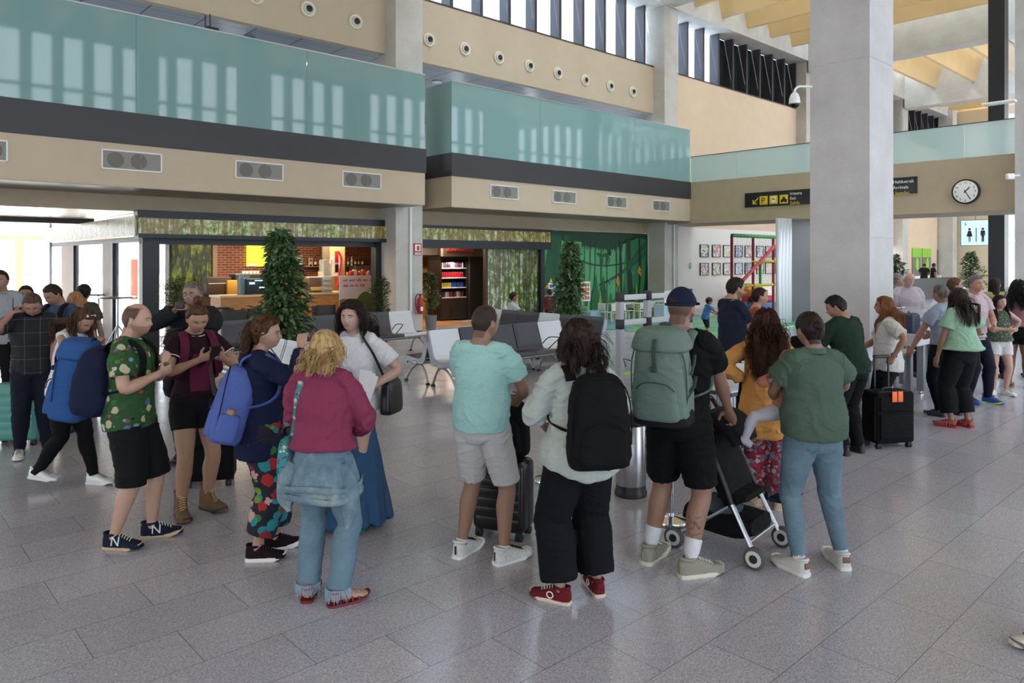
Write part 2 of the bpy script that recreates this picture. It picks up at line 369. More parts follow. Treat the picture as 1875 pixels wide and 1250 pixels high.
for i in range(0, 9): fin(-1.2+2*i, True, 35.4, 46.9, 11.95)
for i in range(0, 6): fin(48.9+2*i, False, -6, 16.5, 11.95)
struct('ceiling_fins', b, PLY)
b = MB(); b.box(-30, 10.8, -8, 17.4, 13.95, 14.1); b.box(10.8, 62, 16.5, 17.4, 13.95, 14.1); struct('ceiling', b, M('#dfd0ae', .8))
b = MB(); b.box(-14, 62, 16.42, 16.6, 12.3, 13.96); b.box(34.5, 34.7, -8, 16.4, 12.3, 13.96); b.box(46.9, 47.1, -8, 16.4, 12.3, 13.96); struct('wall_gable', b, CONCL)
b = MB(); b.box(10.8, 62, -8, 16.5, 13.96, 13.98); struct('window_10', b, FROST)
# bridge
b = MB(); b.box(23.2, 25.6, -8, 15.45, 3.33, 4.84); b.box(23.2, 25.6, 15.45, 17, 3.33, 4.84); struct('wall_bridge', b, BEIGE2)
b = MB()
e = [15.49, 13.6, 8.9, 6.55, 2.5, -2, -8]
for y1, y0 in zip(e, e[1:]): b.box(23.2, 23.22, y0+.004, y1-.004, 4.84, 5.77)
struct('trim_bridge_glass', b, glass('#cfe8e6', .66, .06, 'sunlit_teal_glass'))  # paler than the balcony glass: sunlight behind it put into the colour
b = MB(); b.box(23.19, 23.24, -8, 15.49, 5.77, 5.79); struct('trim_bridge_rail', b, DARKMET)
# far walls
b = MB(); b.box(56, 56.3, 5, 17, 0, 12); struct('wall_end', b, M('#e0cfb0', .75))
b = MB(); b.box(24, 34.5, 17.0, 17.25, 0, 3.3); struct('wall_pictures', b, M('#ece7e0', .7))
b = MB(); b.box(28.0, 34.5, 16.0, 16.98, 0, .45); struct('trim_ledge', b, WHITE)
b = MB(); b.box(23.9, 24.0, 17.3, 18.6, 0, 3.0); b.box(23.88, 24.0, 16.9, 17.25, 0, 3.0); struct('door_1', b, M('#c8ad84', .6))
b = MB(); b.box(35.4, 46.9, 20.5, 20.7, 0, 3.2); struct('wall_kiosk_back', b, M('#d8c6a8', .7))
# hall facade behind the camera: columns, mullions (light enters here)
b = MB()
for i in range(-24, 50): b.box(i*1.25-.22, i*1.25+.22, -8.2, -7.9, 3.4, 12.3)
for z in (3.4, 6.6, 9.8): b.box(-30, 62, -8.15, -7.95, z, z+.14)
for a in (-13.2, -1.1, 10.8, 22.8, 34.6): b.box(a, a+.87, -8.1, -7.3, 0, 13.9)
b.box(-30, 62, -8.2, -7.9, 12.3, 13.9)
struct('window_6', b, M('#4d4e52', .5, .2))
b = MB(); b.box(-30, -29.8, -8, 17, 4, 13.9); struct('wall_left', b, BEIGE)
# dark steel post and glazing to the right, beyond the bridge
b = MB(); b.box(27.3, 27.75, 6.58, 7.03, 0, 12.2); o = struct('window_7', b, DARKMET)
b = MB(); 
for a in (28.1, 30.5, 33): b.box(a, a+.08, 6.73, 6.83, 0, 12.2)
for z in (2.6, 6.0, 9.2): b.box(27.75, 36, 6.75, 6.81, z, z+.08)
struct('window_frame', b, STEEL, 0, o)
b = MB(); b.box(27.75, 36, 6.77, 6.79, 0, 12.2); struct('pane', b, glass('#dceaf2', .25, .03), 0, o)
# ceiling seen through the bridge opening
b = MB(); b.box(25.6, 34.5, 11, 17, 3.55, 3.6); struct('ceiling_play', b, M('#e6ddd0', .7)) if False else None

# --- left side: entrance glazing (b = 27), cafe side glazing with doors
b = MB()
for a in (-12, -7.5, -3.0, 1.4, 4.95): b.box(a, a+.07, 26.95, 27.05, 0, 3.06)
o = struct('window_8', b, STEEL); b = MB(); b.box(-12, 5, 26.99, 27.01, .02, 3.06); struct('pane', b, glass('#f2f8fa', .06, .03), 0, o)
b = MB()
b.box(5.0, 5.14, 17.36, 17.60, 0, 3.06); b.box(5.0, 5.14, 17.60, 27, 2.40, 2.52)
b.box(5.0, 5.14, 19.95, 20.15, 0, 2.4); b.box(5.0, 5.14, 24.0, 24.2, 0, 2.4)
o = struct('door_2', b, DARKMET)
b = MB(); b.box(5.02, 5.1, 20.16, 20.95, 0, 2.4); b.box(5.02, 5.1, 24.2, 25.6, 0, 2.4); struct('door_panel', b, M('#7d6a5c', .5), 0, o)
b = MB(); b.box(5.055, 5.065, 17.6, 19.9, .02, 2.4); b.box(5.055, 5.065, 21, 24, .02, 2.4); struct('pane', b, glass('#eef6f8', .10, .03), 0, o)
# printed sign bands
def forest(name, light=.5, trunk_s=2.2, lo='#22330f', hi='#a8b04a', sky='#cfd8d0', brown='#6a4a26', zs=.25, band=(0, 1)):
    t = NT(name); c = t.co((trunk_s, trunk_s, zs)); f = t.noise(2.2, 5, c, .7)
    leaf = t.noise(7, 6, t.co((1, 1, .8)), .8)
    base = t.ramp(leaf, [(.28, lo), (.42, '#4c6a22'), (.52, hi), (.60, sky)])
    tr = t.ramp(f, [(.40, '#000000'), (.46, '#ffffff'), (.52, '#ffffff'), (.56, '#000000')])
    t.base(t.mix(t.math('MULTIPLY', tr, .85), base, brown)); t.b.inputs['Roughness'].default_value = .25; return t.m
FB = forest('bamboo_print', lo='#41591f', hi='#c2cc58', sky='#e6ece4', brown='#8a6434', trunk_s=2.6, zs=.12); FB2 = forest('forest_print', lo='#1b2a0c', hi='#9aac48', sky='#dfe8ea', brown='#43381e', trunk_s=2.6, zs=.10)
b = MB(); b.box(4.75, 11.05, 17.02, 17.3, 2.9, 3.07); b.box(4.75, 11.08, 16.95, 17.3, 2.47, 2.56); b.box(11.9, 17.45, 16.98, 17.3, 2.9, 2.98); b.box(11.86, 17.4, 16.98, 17.3, 2.33, 2.57)
b.box(4.9, 5.25, 17.2, 17.45, 0, 2.47); b.box(4.9, 10.95, 17.25, 17.45, 2.34, 2.47); b.box(10.80, 10.97, 17.2, 17.45, 0, 2.47); b.box(17.12, 17.3, 17.2, 17.4, 0, 2.9); b.box(11.0, 11.08, 16.95, 17.3, 2.47, 2.95)
struct('trim_shopfront', b, DARKMET)
b = MB(); b.box(4.78, 11.0, 16.99, 17.28, 2.56, 2.90); b.box(11.9, 17.35, 17.0, 17.28, 2.57, 2.90); tag(b.build('sign_band', FB, None, (0, 0, 0), TH), 'long printed bamboo forest fascia band above the shopfronts', 'sign')
b = MB(); b.box(4.72, 4.76, 17.1, 26.5, 2.52, 2.95); tag(b.build('sign_band', forest('pale_bamboo', lo='#9aa98a', hi='#c9cfb4', sky='#e8ece8', brown='#a8a08c'), None, (0, 0, 0), TH), 'pale glossy printed band over the entrance side doors at left', 'sign')
# forest printed glazing of the shop, jungle wall
b = MB(); b.box(14.88, 17.12, 17.33, 17.36, 0, 2.34); tag(b.build('printed_glazing', FB2, None, (0, 0, 0), TH), 'tall shop glazing printed with a green forest photograph', 'window')
b = MB(); b.box(14.80, 14.9, 17.3, 17.42, 0, 2.34); struct('trim_shop_post', b, M('#3b2c22', .5))
# --- cafe shell
BRICK = NT('brick_wall'); br = BRICK.new('ShaderNodeTexBrick'); br.inputs['Scale'].default_value = 1; br.inputs['Brick Width'].default_value = .24; br.inputs['Row Height'].default_value = .075; br.inputs['Mortar Size'].default_value = .006
br.inputs['Color1'].default_value = lin('#7a3d28'); br.inputs['Color2'].default_value = lin('#57291c'); br.inputs['Mortar'].default_value = lin('#b08a72')
mp = BRICK.new('ShaderNodeMapping'); mp.inputs['Rotation'].default_value = (PI/2, 0, 0); BRICK.l.new(BRICK.new('ShaderNodeTexCoord').outputs['Object'], mp.inputs[0]); BRICK.l.new(mp.outputs[0], br.inputs['Vector']); BRICK.base(br.outputs[0])
b = MB(); b.box(8.5, 17.5, 22.5, 22.7, 0, 3.0); struct('wall_cafe_back', b, BRICK.m)
b = MB(); b.box(7.2, 8.33, 22.45, 22.6, .9, 2.9); tag(b.build('forest_poster', forest('dark_forest', lo='#10160a', hi='#6f7a26', sky='#96a04a', brown='#1c1c0e', trunk_s=1.2), None, (0, 0, 0), TH), 'dark green forest poster on the cafe back wall', 'poster')
b = MB(); b.box(7.1, 8.5, 22.62, 22.75, 0, 3.0); b.box(8.35, 8.49, 22.4, 22.49, 0, 3.0); struct('wall_cafe_corner', b, M('#8c7a66', .7))
b = MB(); b.box(5.2, 18, 17.5, 23.5, 2.92, 3.0); struct('ceiling_cafe', b, M('#5c4f42', .7))
b = MB(); b.prism([(11.4, 17.46), (11.52, 17.46), (14.72, 22.5), (14.6, 22.5)], 0, 2.92); b.box(17.3, 17.5, 17.5, 22.5, 0, 2.92); struct('wall_cafe_divider', b, BRICK.m)
b = MB(); mt = Matrix.Translation((5.5, 17.45, 0)) @ Matrix.Rotation(math.atan2(5.1, 1.6), 4, 'Z')
for s in (0, .22, 2.6, 5.2): b.box(s, s+.07, -.03, .03, 0, 2.92, mat=mt)
o = struct('window_9', b, WHITE); b = MB(); b.box(.07, 5.2, -.005, .005, .02, 2.92, mat=mt); struct('pane', b, glass('#f2f8fa', .08, .03), 0, o)
for a, bb, p in ((8.6, 20.6, 26), (11.2, 20.6, 26), (13.6, 19.0, 14), (9.4, 18.5, 7)):
    lamp('cafe_lamp', W(a, bb, 2.88), 1.2, p, (1, .80, .56), (0, 0, TH))
# ================================================ FIXTURES
def V_(x, y): return Vector((x, y, 0))
def ax(px, b): x = (px-937.5)/F; return b*(ST+x*CT)/(CT-x*ST)
def bx(px, a): x = (px-937.5)/F; return a*(CT-x*ST)/(x*CT+ST)
def zz(px, py, a, b): return 2+(475-py)/F*(ST*a+CT*b)
CREAM = M('#e6e0d0', .5, name='cream_enamel'); BLACK = M('#101113', .45, name='black_plastic'); BLK2 = M('#1c1d20', .6, name='black_rubber'); WHP = M('#e9e9e8', .4, name='white_plastic')
ALU = M('#a9abb0', .35, .85, name='aluminium'); CHROME = M('#c8c8cc', .12, 1, name='chrome'); RED = M('#b3202a', .4, name='red_enamel')
ORD = ['first', 'second', 'third', 'fourth', 'fifth', 'sixth', 'seventh', 'eighth', 'ninth', 'tenth', 'eleventh']
# air jets on the upper wall
jets = [(468, -6), (564, 17), (651, 40), (785, 73), (851, 90), (913, 106), (969, 121), (1021, 134), (1071, 147), (1117, 158), (1158, 168)]
jt = None
for i, (px, py) in enumerate(jets):
    a = ax(px, 17.0); z = zz(px, py, a, 17.0); lb = 'round cream air jet nozzle on the upper beige wall, %s counting from the left' % ORD[i]
    if jt is None:
        jt = empty('air_nozzle', W(a, 16.99, z), TH, lb, 'air nozzle', 'round air nozzles along the upper wall')
        R = Matrix.Rotation(PI/2, 4, 'X')
        def ringy(prof):
            m = MB(); m.lathe(prof, n=28); m.v = [tuple(R @ Vector(v)) for v in m.v]; return m
        ringy([(.205, 0), (.205, .02), (.18, .045), (.14, .03), (.13, 0)]).build('ring', CREAM, jt)
        ringy([(.135, .0), (.135, .05), (.09, .075), (.08, .05)]).build('nozzle', M('#cfc6b2', .5), jt)
        ringy([(.075, .02), (.075, .085), (.05, .09)]).build('throat', BLACK, jt)
    else: copy_tree(jt, W(a, 16.99, z), label=lb)
# vents in the fascia
def vent(px0, px1, py, i):
    a0, a1 = ax(px0, 15.5), ax(px1, 15.5); z = zz(0, py, (a0+a1)/2, 15.5); w_ = (a1-a0)/2; h = .19
    t = empty('air_vent', W((a0+a1)/2, 15.49, z), TH, 'white framed grey air vent in the beige fascia, %s from the left' % ORD[i], 'vent', 'air vents along the balcony fascia')
    m = MB()
    for q in ((-w_, w_, h-.025, h), (-w_, w_, -h, -h+.025), (-w_, -w_+.025, -h, h), (w_-.025, w_, -h, h)): m.box(q[0], q[1], -.02, .02, q[2], q[3])
    m.build('frame', WHP, t); m = MB()
    for k in range(14): m.box(-w_+.02, w_-.02, -.006, .0, -h+.03+k*.026, -h+.042+k*.026)
    m.box(w_*.28, w_*.30, -.01, 0, -h, h); m.build('louvre', M('#a19e96', .5), t)
    m = MB(); m.box(-w_+.02, w_-.02, .002, .012, -h+.02, h-.02); m.build('backing', M('#82807a', .8), t)
    m = MB()
    for s in (-.55, .22): m.lathe([(.15, 0), (.15, .006), (.1, .01), (.02, .01)], n=20); m.v[-80:] = [tuple(Matrix.Translation((w_*s, .0, 0)) @ Matrix.Rotation(PI/2, 4, 'X') @ Vector(v)) for v in m.v[-80:]]
    m.build('fan_cover', M('#706d66', .7), t)
for i, (x0, x1, y) in enumerate([(-60, 14, 274), (185, 296, 295), (430, 518, 313), (626, 697, 330), (897, 948, 352), (1011, 1054, 361), (1110, 1147, 370), (1194, 1226, 377)]): vent(x0, x1, y, i)
# signs on the bridge (its face looks along -a)
RB = TH-PI/2
def bridge_sign(px0, px1, y0, y1, label):
    b0, b1 = bx(px0, 23.2), bx(px1, 23.2); bm = (b0+b1)/2; z0, z1 = zz(0, y1, 23.2, b0), zz(0, y0, 23.2, b0)
    t = empty('direction_sign', W(23.18, bm, (z0+z1)/2), RB, label, 'sign'); w_ = (b0-b1)/2; h = (z1-z0)/2
    m = MB(); m.rbox(-w_, w_, -.03, .02, -h, h, .006); m.build('panel', M('#15181b', .4), t); return t, w_, h
YEL = M('#e3c22c', .45, name='sign_yellow'); WHT = M('#f0f0ee', .45, name='sign_white'); SBK = M('#14161a', .45, name='sign_black')
t, w_, h = bridge_sign(1365, 1520, 354, 380, 'long black exit sign with yellow parking, bus and taxi icons')
FX = (PI/2, 0, 0); s0 = -w_
for k, s in enumerate(('Irteera', 'Exit', 'Salida')):
    text(s, .148 if k != 1 else .135, 'lettering', (WHT, WHT, YEL)[k], t, (s0+1.64, -.033, h-.165-.155*k), FX)
m = MB()
for k in range(3): m.rbox(s0+.56+.36*k, s0+.85+.36*k, -.036, -.03, -h+.06, -h+.35, .03)
m.build('icon_tile', YEL, t)
text('P', .30, 'icon', SBK, t, (s0+.61, -.038, -h+.10), FX)
m = MB(); m.rbox(s0+1.0, s0+1.13, -.042, -.037, -h+.10, -h+.30, .02); m.build('icon', WHT, t)
m = MB(); m.rbox(s0+1.02, s0+1.11, -.045, -.042, -h+.2, -h+.27, .01); m.box(s0+1.0, s0+1.03, -.045, -.04, -h+.08, -h+.11); m.box(s0+1.1, s0+1.13, -.045, -.04, -h+.08, -h+.11); m.build('icon', M('#8b8f3a', .5), t)
m = MB(); m.rbox(s0+1.32, s0+1.54, -.042, -.037, -h+.12, -h+.20, .02); m.prism([(s0+1.36, -h+.19), (s0+1.5, -h+.19), (s0+1.47, -h+.26), (s0+1.39, -h+.26)], .037, .042, mat=Matrix.Rotation(PI/2, 4, 'X')); m.box(s0+1.41, s0+1.45, -.042, -.037, -h+.26, -h+.29); m.box(s0+1.34, s0+1.38, -.042, -.037, -h+.09, -h+.13); m.box(s0+1.48, s0+1.52, -.042, -.037, -h+.09, -h+.13); m.build('icon', SBK, t)
m = MB(); mt = Matrix.Translation((s0+.40, -.036, -h+.2)) @ Matrix.Rotation(PI/4, 4, 'Y')
m.box(-.13, .13, -.004, .004, -.018, .018, mat=Matrix.Translation((s0+.42, -.036, -h+.21)) @ Matrix.Rotation(-PI/4, 4, 'Y'))
m.box(s0+.30, s0+.34, -.04, -.032, -h+.09, -h+.24); m.box(s0+.30, s0+.46, -.04, -.032, -h+.09, -h+.125); m.build('arrow', YEL, t)
t, w_, h = bridge_sign(1560, 1680, 332, 361, 'black arrivals sign on the bridge right of the grey pillar')
for k, s in enumerate(('Helduerak', 'Arrivals', 'Llegadas')):
    text(s, .138, 'lettering', (WHT, WHT, YEL)[k], t, (w_-.66, -.033, h-.17-.165*k), FX)
m = MB(); m.rbox(w_-1.05, w_-.73, -.036, -.03, -h+.08, -h+.40, .02); m.build('icon_tile', YEL, t)
# clock
bq = bx(1770, 23.2); t = empty('wall_clock', W(23.18, bq, zz(0, 351, 23.2, bq)), RB, 'round wall clock with white face and black rim on the bridge', 'clock')
def fdisc(r, y0, y1, n=40):
    m = MB(); m.lathe([(r*.98, 0), (r, .004), (r, y1-y0-.004), (r*.98, y1-y0)], n=n); m.v = [tuple(Matrix.Translation((0, y1, 0)) @ Matrix.Rotation(PI/2, 4, 'X') @ Vector(v)) for v in m.v]; return m
fdisc(.345, -.10, .02).build('rim', BLACK, t); fdisc(.305, -.106, -.09).build('face', M('#eeeeea', .4), t)
for k in range(1, 13):
    an = PI/2-k*PI/6; text(str(k), .085, 'numeral', SBK, t, (.245*math.cos(an), -.108, .245*math.sin(an)-.03), FX, align='CENTER')
m = MB()
for an, L, wd in ((math.radians(90-43), .16, .014), (math.radians(90-150), .235, .011)):
    m.box(-.05, L, -.112, -.108, -wd, wd, mat=Matrix.Rotation(-an, 4, 'Y'))
m.build('hand', SBK, t)
# dome camera on the near pillar, wall lamps, small things
t = empty('dome_camera', W(10.62, 5.12, 3.86), TH+PI, 'white swan-neck dome camera fixed to the near grey pillar', 'camera')
c = A(1455, 185, 10.6); base = A(1486, 160, 10.75); t.location = c; t.rotation_euler = (0, 0, 0)
m = MB(); m.lathe([(.02, .13), (.05, .10), (.072, .04), (.078, -.01), (.078, -.04)][::-1], n=24); m.build('housing', WHP, t)
m = MB(); m.sphere((0, 0, -.035), (.068, .068, .07), 20, 10); m.build('dome', M('#0c0d0f', .08), t)
d = base-c; m = MB(); m.tube([(0, 0, .11), (.01, 0, .17), (.06, 0, .21), (.13, .02, .215), (d.x, d.y, d.z+.01)], .016, sub=4, ref=(0, 1, 0)); m.build('arm', WHP, t)
c = A(1838, 187, 17.5)
t = empty('floodlight', c, TH-PI/2, 'slim white floodlight fixed beside the right-hand column', 'lamp')
m = MB(); m.rbox(-.45, .25, -.1, .1, -.03, .03, .02); m.build('body', WHP, t); m = MB(); m.box(-.4, -.05, -.09, .09, -.034, -.03); m.build('glass', M('#cfe6e2', .1), t)
c = A(1853, 322, 18.8); m = MB(); m.rbox(-.14, .05, -.06, .06, -.09, .06, .03); m.cyl((.05, 0, 0), (.2, 0, .02), .02); tag(m.build('security_camera', WHP, None, c, 0), 'small white camera beside the clock at the right edge', 'camera')
# fire extinguisher with sign, conduit on the column
m = MB(); m.cyl((0, 0, 0), (0, 0, 3.4), .035, 10); put(m, 'conduit', WHP, 11.42, 16.46, 0, 'white vertical conduit pipe on the front of the cafe column', 'pipe')
m = MB(); m.cyl((0, 0, 0), (0, 0, 3.4), .035, 10); put(m, 'conduit', WHP, 23.55, 16.46, 0, 'white vertical conduit pipe on the column beside the jungle mural', 'pipe')
t = empty('fire_extinguisher', W(11.66, 16.36, .52), TH, 'red fire extinguisher hung on the column beside the white conduit', 'fire extinguisher')
m = MB(); m.lathe([(.06, 0), (.078, .02), (.078, .38), (.06, .44), (.03, .47)], n=20); m.build('cylinder', RED, t)
m = MB(); m.cyl((0, 0, .46), (0, 0, .53), .022); m.box(-.02, .12, -.012, .012, .53, .55); m.box(-.02, .10, -.012, .012, .49, .5); m.build('valve', BLACK, t)
m = MB(); m.tube([(0, 0, .5), (-.09, 0, .54), (-.15, 0, .42), (-.14, 0, .25), (-.09, -.02, .1)], .013, sub=4, ref=(0, 1, 0)); m.build('hose', BLACK, t)
m = MB(); m.box(-.04, .04, -.082, -.074, .09, .2); m.build('sticker', WHT, t)
t = empty('safety_sign', W(11.66, 16.48, 2.28), TH, 'small red fire extinguisher sign high on the column', 'sign')
m = MB(); m.box(-.12, .12, -.01, .01, -.16, .16); m.build('plate', RED, t); m = MB(); m.box(-.09, .09, -.014, -.01, -.05, .13); m.build('pictogram', M('#f2ecd8', .5), t)
m = MB(); m.box(-.03, .05, -.018, -.014, -.03, .09); m.build('pictogram', RED, t); m = MB(); m.box(-.10, .10, -.014, -.01, -.14, -.12); m.box(-.10, .10, -.014, -.01, -.105, -.09); m.build('lettering', WHT, t)
for px, py, kind in ((458, 66, 'dome'), (1398, 0, '')):
    if kind:
        m = MB(); m.sphere((0, 0, 0), (.13, .13, .11), 16, 8); tag(m.build('dome_camera', BLACK, None, W(ax(px, 18.2), 18.2, 7.56)), 'small dark dome camera under the gallery ceiling', 'camera')
for px, bq in ((510, 18.8), (300, 18.5), (650, 19.2), (800, 18.6)):
    m = MB(); m.lathe([(.16, 0), (.16, .02), (.1, .03)], n=20); tag(m.build('downlight', M('#dfe3e6', .3), None, W(ax(px, bq), bq, 7.565)), 'round downlight in the metallic gallery ceiling above the glass', 'light', 'downlights in the gallery ceiling')
m = MB(); m.box(-.12, .12, -.12, .12, 0, .1); m.cyl((-.12, 0, .1), (-.12, 0, .35), .012, 6); m.cyl((-.02, 0, .1), (-.02, 0, .4), .012, 6); tag(m.build('wifi_router', BLACK, None, W(ax(388, 15.7), 15.75, 6.79), TH), 'black twin-antenna router on top of the teal balcony glass', 'router')

for a in (2, 6.5, 13.5, 18, 21.5): lamp('gallery_fill', W(a, 19.5, 7.5), 1.0, 60, (.86, .93, 1), (0, 0, TH))  # area lights added to brighten the gallery, apart from its downlights
# ---- seats in rows
SEATD = M('#4b4c55', .38, .25, var=.04, vs=30, name='dark_perforated_metal'); SEATW = M('#dfe2e8', .4, .1, name='white_perforated_metal'); SEATG = M('#8e969e', .35, .35, name='grey_perforated_metal')
PROF = [(-.27, .40), (-.255, .435), (-.20, .445), (-.05, .425), (.10, .415), (.18, .43), (.22, .48), (.27, .63), (.33, .80), (.345, .875)]
def shell_mb(x0, x1, flip=1):
    m = MB(); th = .018; n = len(PROF); v = []
    for x in (x0, x1):
        for (y, z) in PROF: v.append((x, y*flip, z))
        for (y, z) in PROF[::-1]: v.append((x, (y+th*.6)*flip, z-th))
    k = 2*n; f = [(i, i+1, k+i+1, k+i) for i in range(k-1)]+[(k-1, 0, k, 2*k-1)]+[tuple(range(k))[::-1], tuple(range(k, 2*k))]
    m.add(v, f)
    # pressed inner panels: seat and back
    for i0, i1 in ((1, 5), (6, 9)):
        v = []
        for i in range(i0, i1+1):
            y, z = PROF[i]; v += [(x0+.045, (y-.004)*flip, z+.0045), (x1-.045, (y-.004)*flip, z+.0045)]
        m.add(v, [(2*j, 2*j+1, 2*j+3, 2*j+2) for j in range(i1-i0)])
    return m
def bench(colors, loc, rz, label, arms=(), double=None, group='beam seating rows in the waiting area'):
    t = empty('beam_seating', loc, rz, label, 'bench', group); n = len(colors); L = n*.6
    for side, cols in ((1, colors), (-1, double or [])):
        off = 0
        for i, c in enumerate(cols):
            s = shell_mb(i*.6+.012, (i+1)*.6-.012, 1); mats = {'d': SEATD, 'w': SEATW, 'g': SEATG}[c]
            if side == -1: s.v = [(x, .74-y, z) for x, y, z in s.v]; s.f = [f[::-1] for f in s.f]
            s.build('seat', mats, t)
        if cols:
            for k in range(0, n+1, max(1, n-1) if n < 3 else 2):
                y0 = 0 if side == 1 else .74; sg = side; x = min(max(k*.6, .05), L-.05)
                m = MB(); m.tube([(x, y0+sg*-.30, .03), (x, y0+sg*-.16, .20), (x, y0+sg*.0, .30), (x, y0+sg*.12, .30), (x, y0+sg*.22, .2), (x, y0+sg*.30, .03)], [(.016, .02)]*6, sub=3, n=8); m.build('leg', ALU, t)
                for q in (-.30, .30): m = MB(); m.lathe([(.035, 0), (.035, .02), (.015, .035)], (x, y0+sg*q, 0), 12); m.build('foot', BLACK, t)
    m = MB(); m.rbox(-.02, L+.02, -.02, .10, .30, .37, .02)
    if double: m.rbox(-.02, L+.02, .64, .76, .30, .37, .02)
    m.build('beam', ALU, t)
    for x in arms:
        m = MB(); m.tube([(x, .2, .5), (x, .05, .62), (x, -.16, .64), (x, -.2, .62), (x, -.05, .5), (x, .05, .42)], .009, sub=3, n=6); m.build('armrest', BLK2, t)
    for x in (0, L):
        for sg, y0 in (((1, 0), (-1, .74)) if double else ((1, 0),)):
            v = [Vector((0, y0+sg*y, z-.012)) for y, z in PROF]+[Vector((0, y0+sg*(y+.07), z-.09)) for y, z in PROF[::-1]]
            m = MB(); k = len(v); m.add([q+Vector((x-.012, 0, 0)) for q in v]+[q+Vector((x+.012, 0, 0)) for q in v], [(i, (i+1) % k, k+(i+1) % k, k+i) for i in range(k)]+[tuple(range(k))[::-1], tuple(range(k, 2*k))]); 
            e = m.build('end_bracket', M('#9ea3aa', .35, .5), t)
            m = MB(); m.lathe([(.03, -.016), (.03, .016)], n=16); m.v = [(p[2]+x, p[0]+y0+sg*.03, p[1]+.335) for p in m.v]; m.build('end_cap', SEATD, t)
    return t
bench('wddddddw'[:8], W(ax(770, 13.1)-4.8, 13.1), TH, 'row of dark and white perforated metal seats before the cafe column', (4.2, 3.0))
tb = MB(); a0 = ax(770, 13.1); tb.rbox(0, .42, -.3, .2, .405, .435, .01); tag(tb.build('side_table', BLACK, None, W(a0+.03, 13.1), TH), 'slim black table top at the end of the seat row by the column', 'table')
bench('wdddw', W(6.90, 9.1), TH, 'back-to-back metal seat row with white end seats in front of turquoise man', (2.4,), double='ddddd')
bench('wddwdd', W(ax(903, 12.2), 12.9), TH-PI/2, 'dark and white metal seat row seen beyond the turquoise man, woman in white behind it', ())
bench('gggg', W(4.3, 10.9), TH-PI/2, 'grey metal seat row partly hidden behind the maroon and navy clad women', (1.8,))

# ---- plants
LEAF = NT('dark_green_leaf'); LEAF.base(LEAF.ramp(LEAF.noise(9, 2), [(.3, '#33502f'), (.5, '#557548'), (.7, '#8ba374')])); LEAF.b.inputs['Roughness'].default_value = .45; LEAF = LEAF.m
LEAF2 = NT('green_leaf'); LEAF2.base(LEAF2.ramp(LEAF2.noise(9, 2), [(.3, '#243a16'), (.55, '#3d5a24'), (.75, '#6b8440')])); LEAF2.b.inputs['Roughness'].default_value = .45; LEAF2 = LEAF2.m
BARK = M('#4a3a2a', .9, var=.2, vs=30, name='bark')
def plant(name, loc, z0, z1, prof, nleaf, ls, label, leaf=None, pot=(.2, .38), seed=1, potc='#6d7074', stems=5, lw=.36):
    r = random.Random(seed); t = empty(name, loc, 0, label, 'plant'); m = MB(); H_ = z1-z0
    def rad(u):
        for (u0, r0), (u1, r1) in zip(prof, prof[1:]):
            if u0 <= u <= u1: return r0+(r1-r0)*(u-u0)/(u1-u0)
        return prof[-1][1]
    tw = MB()
    for i in range(nleaf):
        u = r.random()**.9; R = rad(u); an = r.uniform(0, 2*PI); lump = .74+.48*math.sin(an*2+u*9+seed)*math.sin(u*15+an)
        rr = R*lump*(r.random()**.45); p = Vector((math.cos(an)*rr, math.sin(an)*rr, z0+u*H_+r.uniform(-.03, .03)))
        out = Vector((math.cos(an+r.uniform(-.7, .7)), math.sin(an+r.uniform(-.7, .7)), r.uniform(-.5, .9))).normalized()
        L = ls*r.uniform(.6, 1.25); wv = out.cross(Vector((r.uniform(-.4, .4), r.uniform(-.4, .4), 1))).normalized()*L*lw/2; dn = Vector((0, 0, -1))*L*.18
        up = out.cross(wv).normalized()*L*.05
        m.add([p, p+out*L*.35+wv-up, p+out*L*.35+up*.6, p+out*L*.35-wv-up, p+out*L*.75+wv*.75+dn*.6-up, p+out*L*.75+dn*.6+up*.4, p+out*L*.75-wv*.75+dn*.6-up, p+out*L+dn*1.4],
              [(0, 1, 2), (0, 2, 3), (1, 4, 5, 2), (2, 5, 6, 3), (4, 7, 5), (5, 7, 6)], 0, True)
        if i % 9 == 0: tw.tube([(p.x*.1, p.y*.1, p.z-.12), (p.x*.6, p.y*.6, p.z-.04), p], [.006, .004, .002], n=4)
    m.build('foliage', leaf or LEAF, t, auto=False)
    for k in range(stems):
        an = k*2.4; tw.tube([(.04*math.cos(an), .04*math.sin(an), pot[1]*.8), (.06*math.cos(an+1), .06*math.sin(an+1), z0+H_*.4), (.02*math.cos(an), .02*math.sin(an), z0+H_*.9)], [.016, .012, .005], n=6, sub=3)
    tw.build('stem', BARK, t)
    if pot:
        m = MB(); R, hh = pot; m.lathe([(R*.8, 0), (R, hh*.9), (R, hh), (R*.92, hh), (R*.9, hh-.04), (0.01, hh-.04)], n=28, cap=False); m.v.append((0, 0, 0)); m.build('pot', M(potc, .5), t)
    return t
CONE = [(0, .30), (.12, .46), (.35, .44), (.6, .34), (.8, .22), (.93, .13), (1, .05)]
plant('potted_tree', Vector(((515-937.5)/F*11.6, 11.6, 0)), .45, 2.42, CONE, 2600, .17, 'tall dark green cone-shaped potted tree before the cafe menu', seed=3)
plant('potted_tree', Vector(((1043-937.5)/F*16.2, 16.2, 0)), .4, 2.36, [(0, .38), (.2, .42), (.5, .34), (.75, .24), (.92, .15), (1, .06)], 3000, .14, 'tall narrow potted tree standing before the jungle mural', seed=5)
plant('potted_shrub', Vector(((697-937.5)/F*17.6, 17.6, 0)), .55, 1.58, [(0, .12), (.2, .26), (.6, .27), (.9, .16), (1, .06)], 900, .10, 'leafy shrub beside the left face of the cafe column', LEAF2, seed=6)
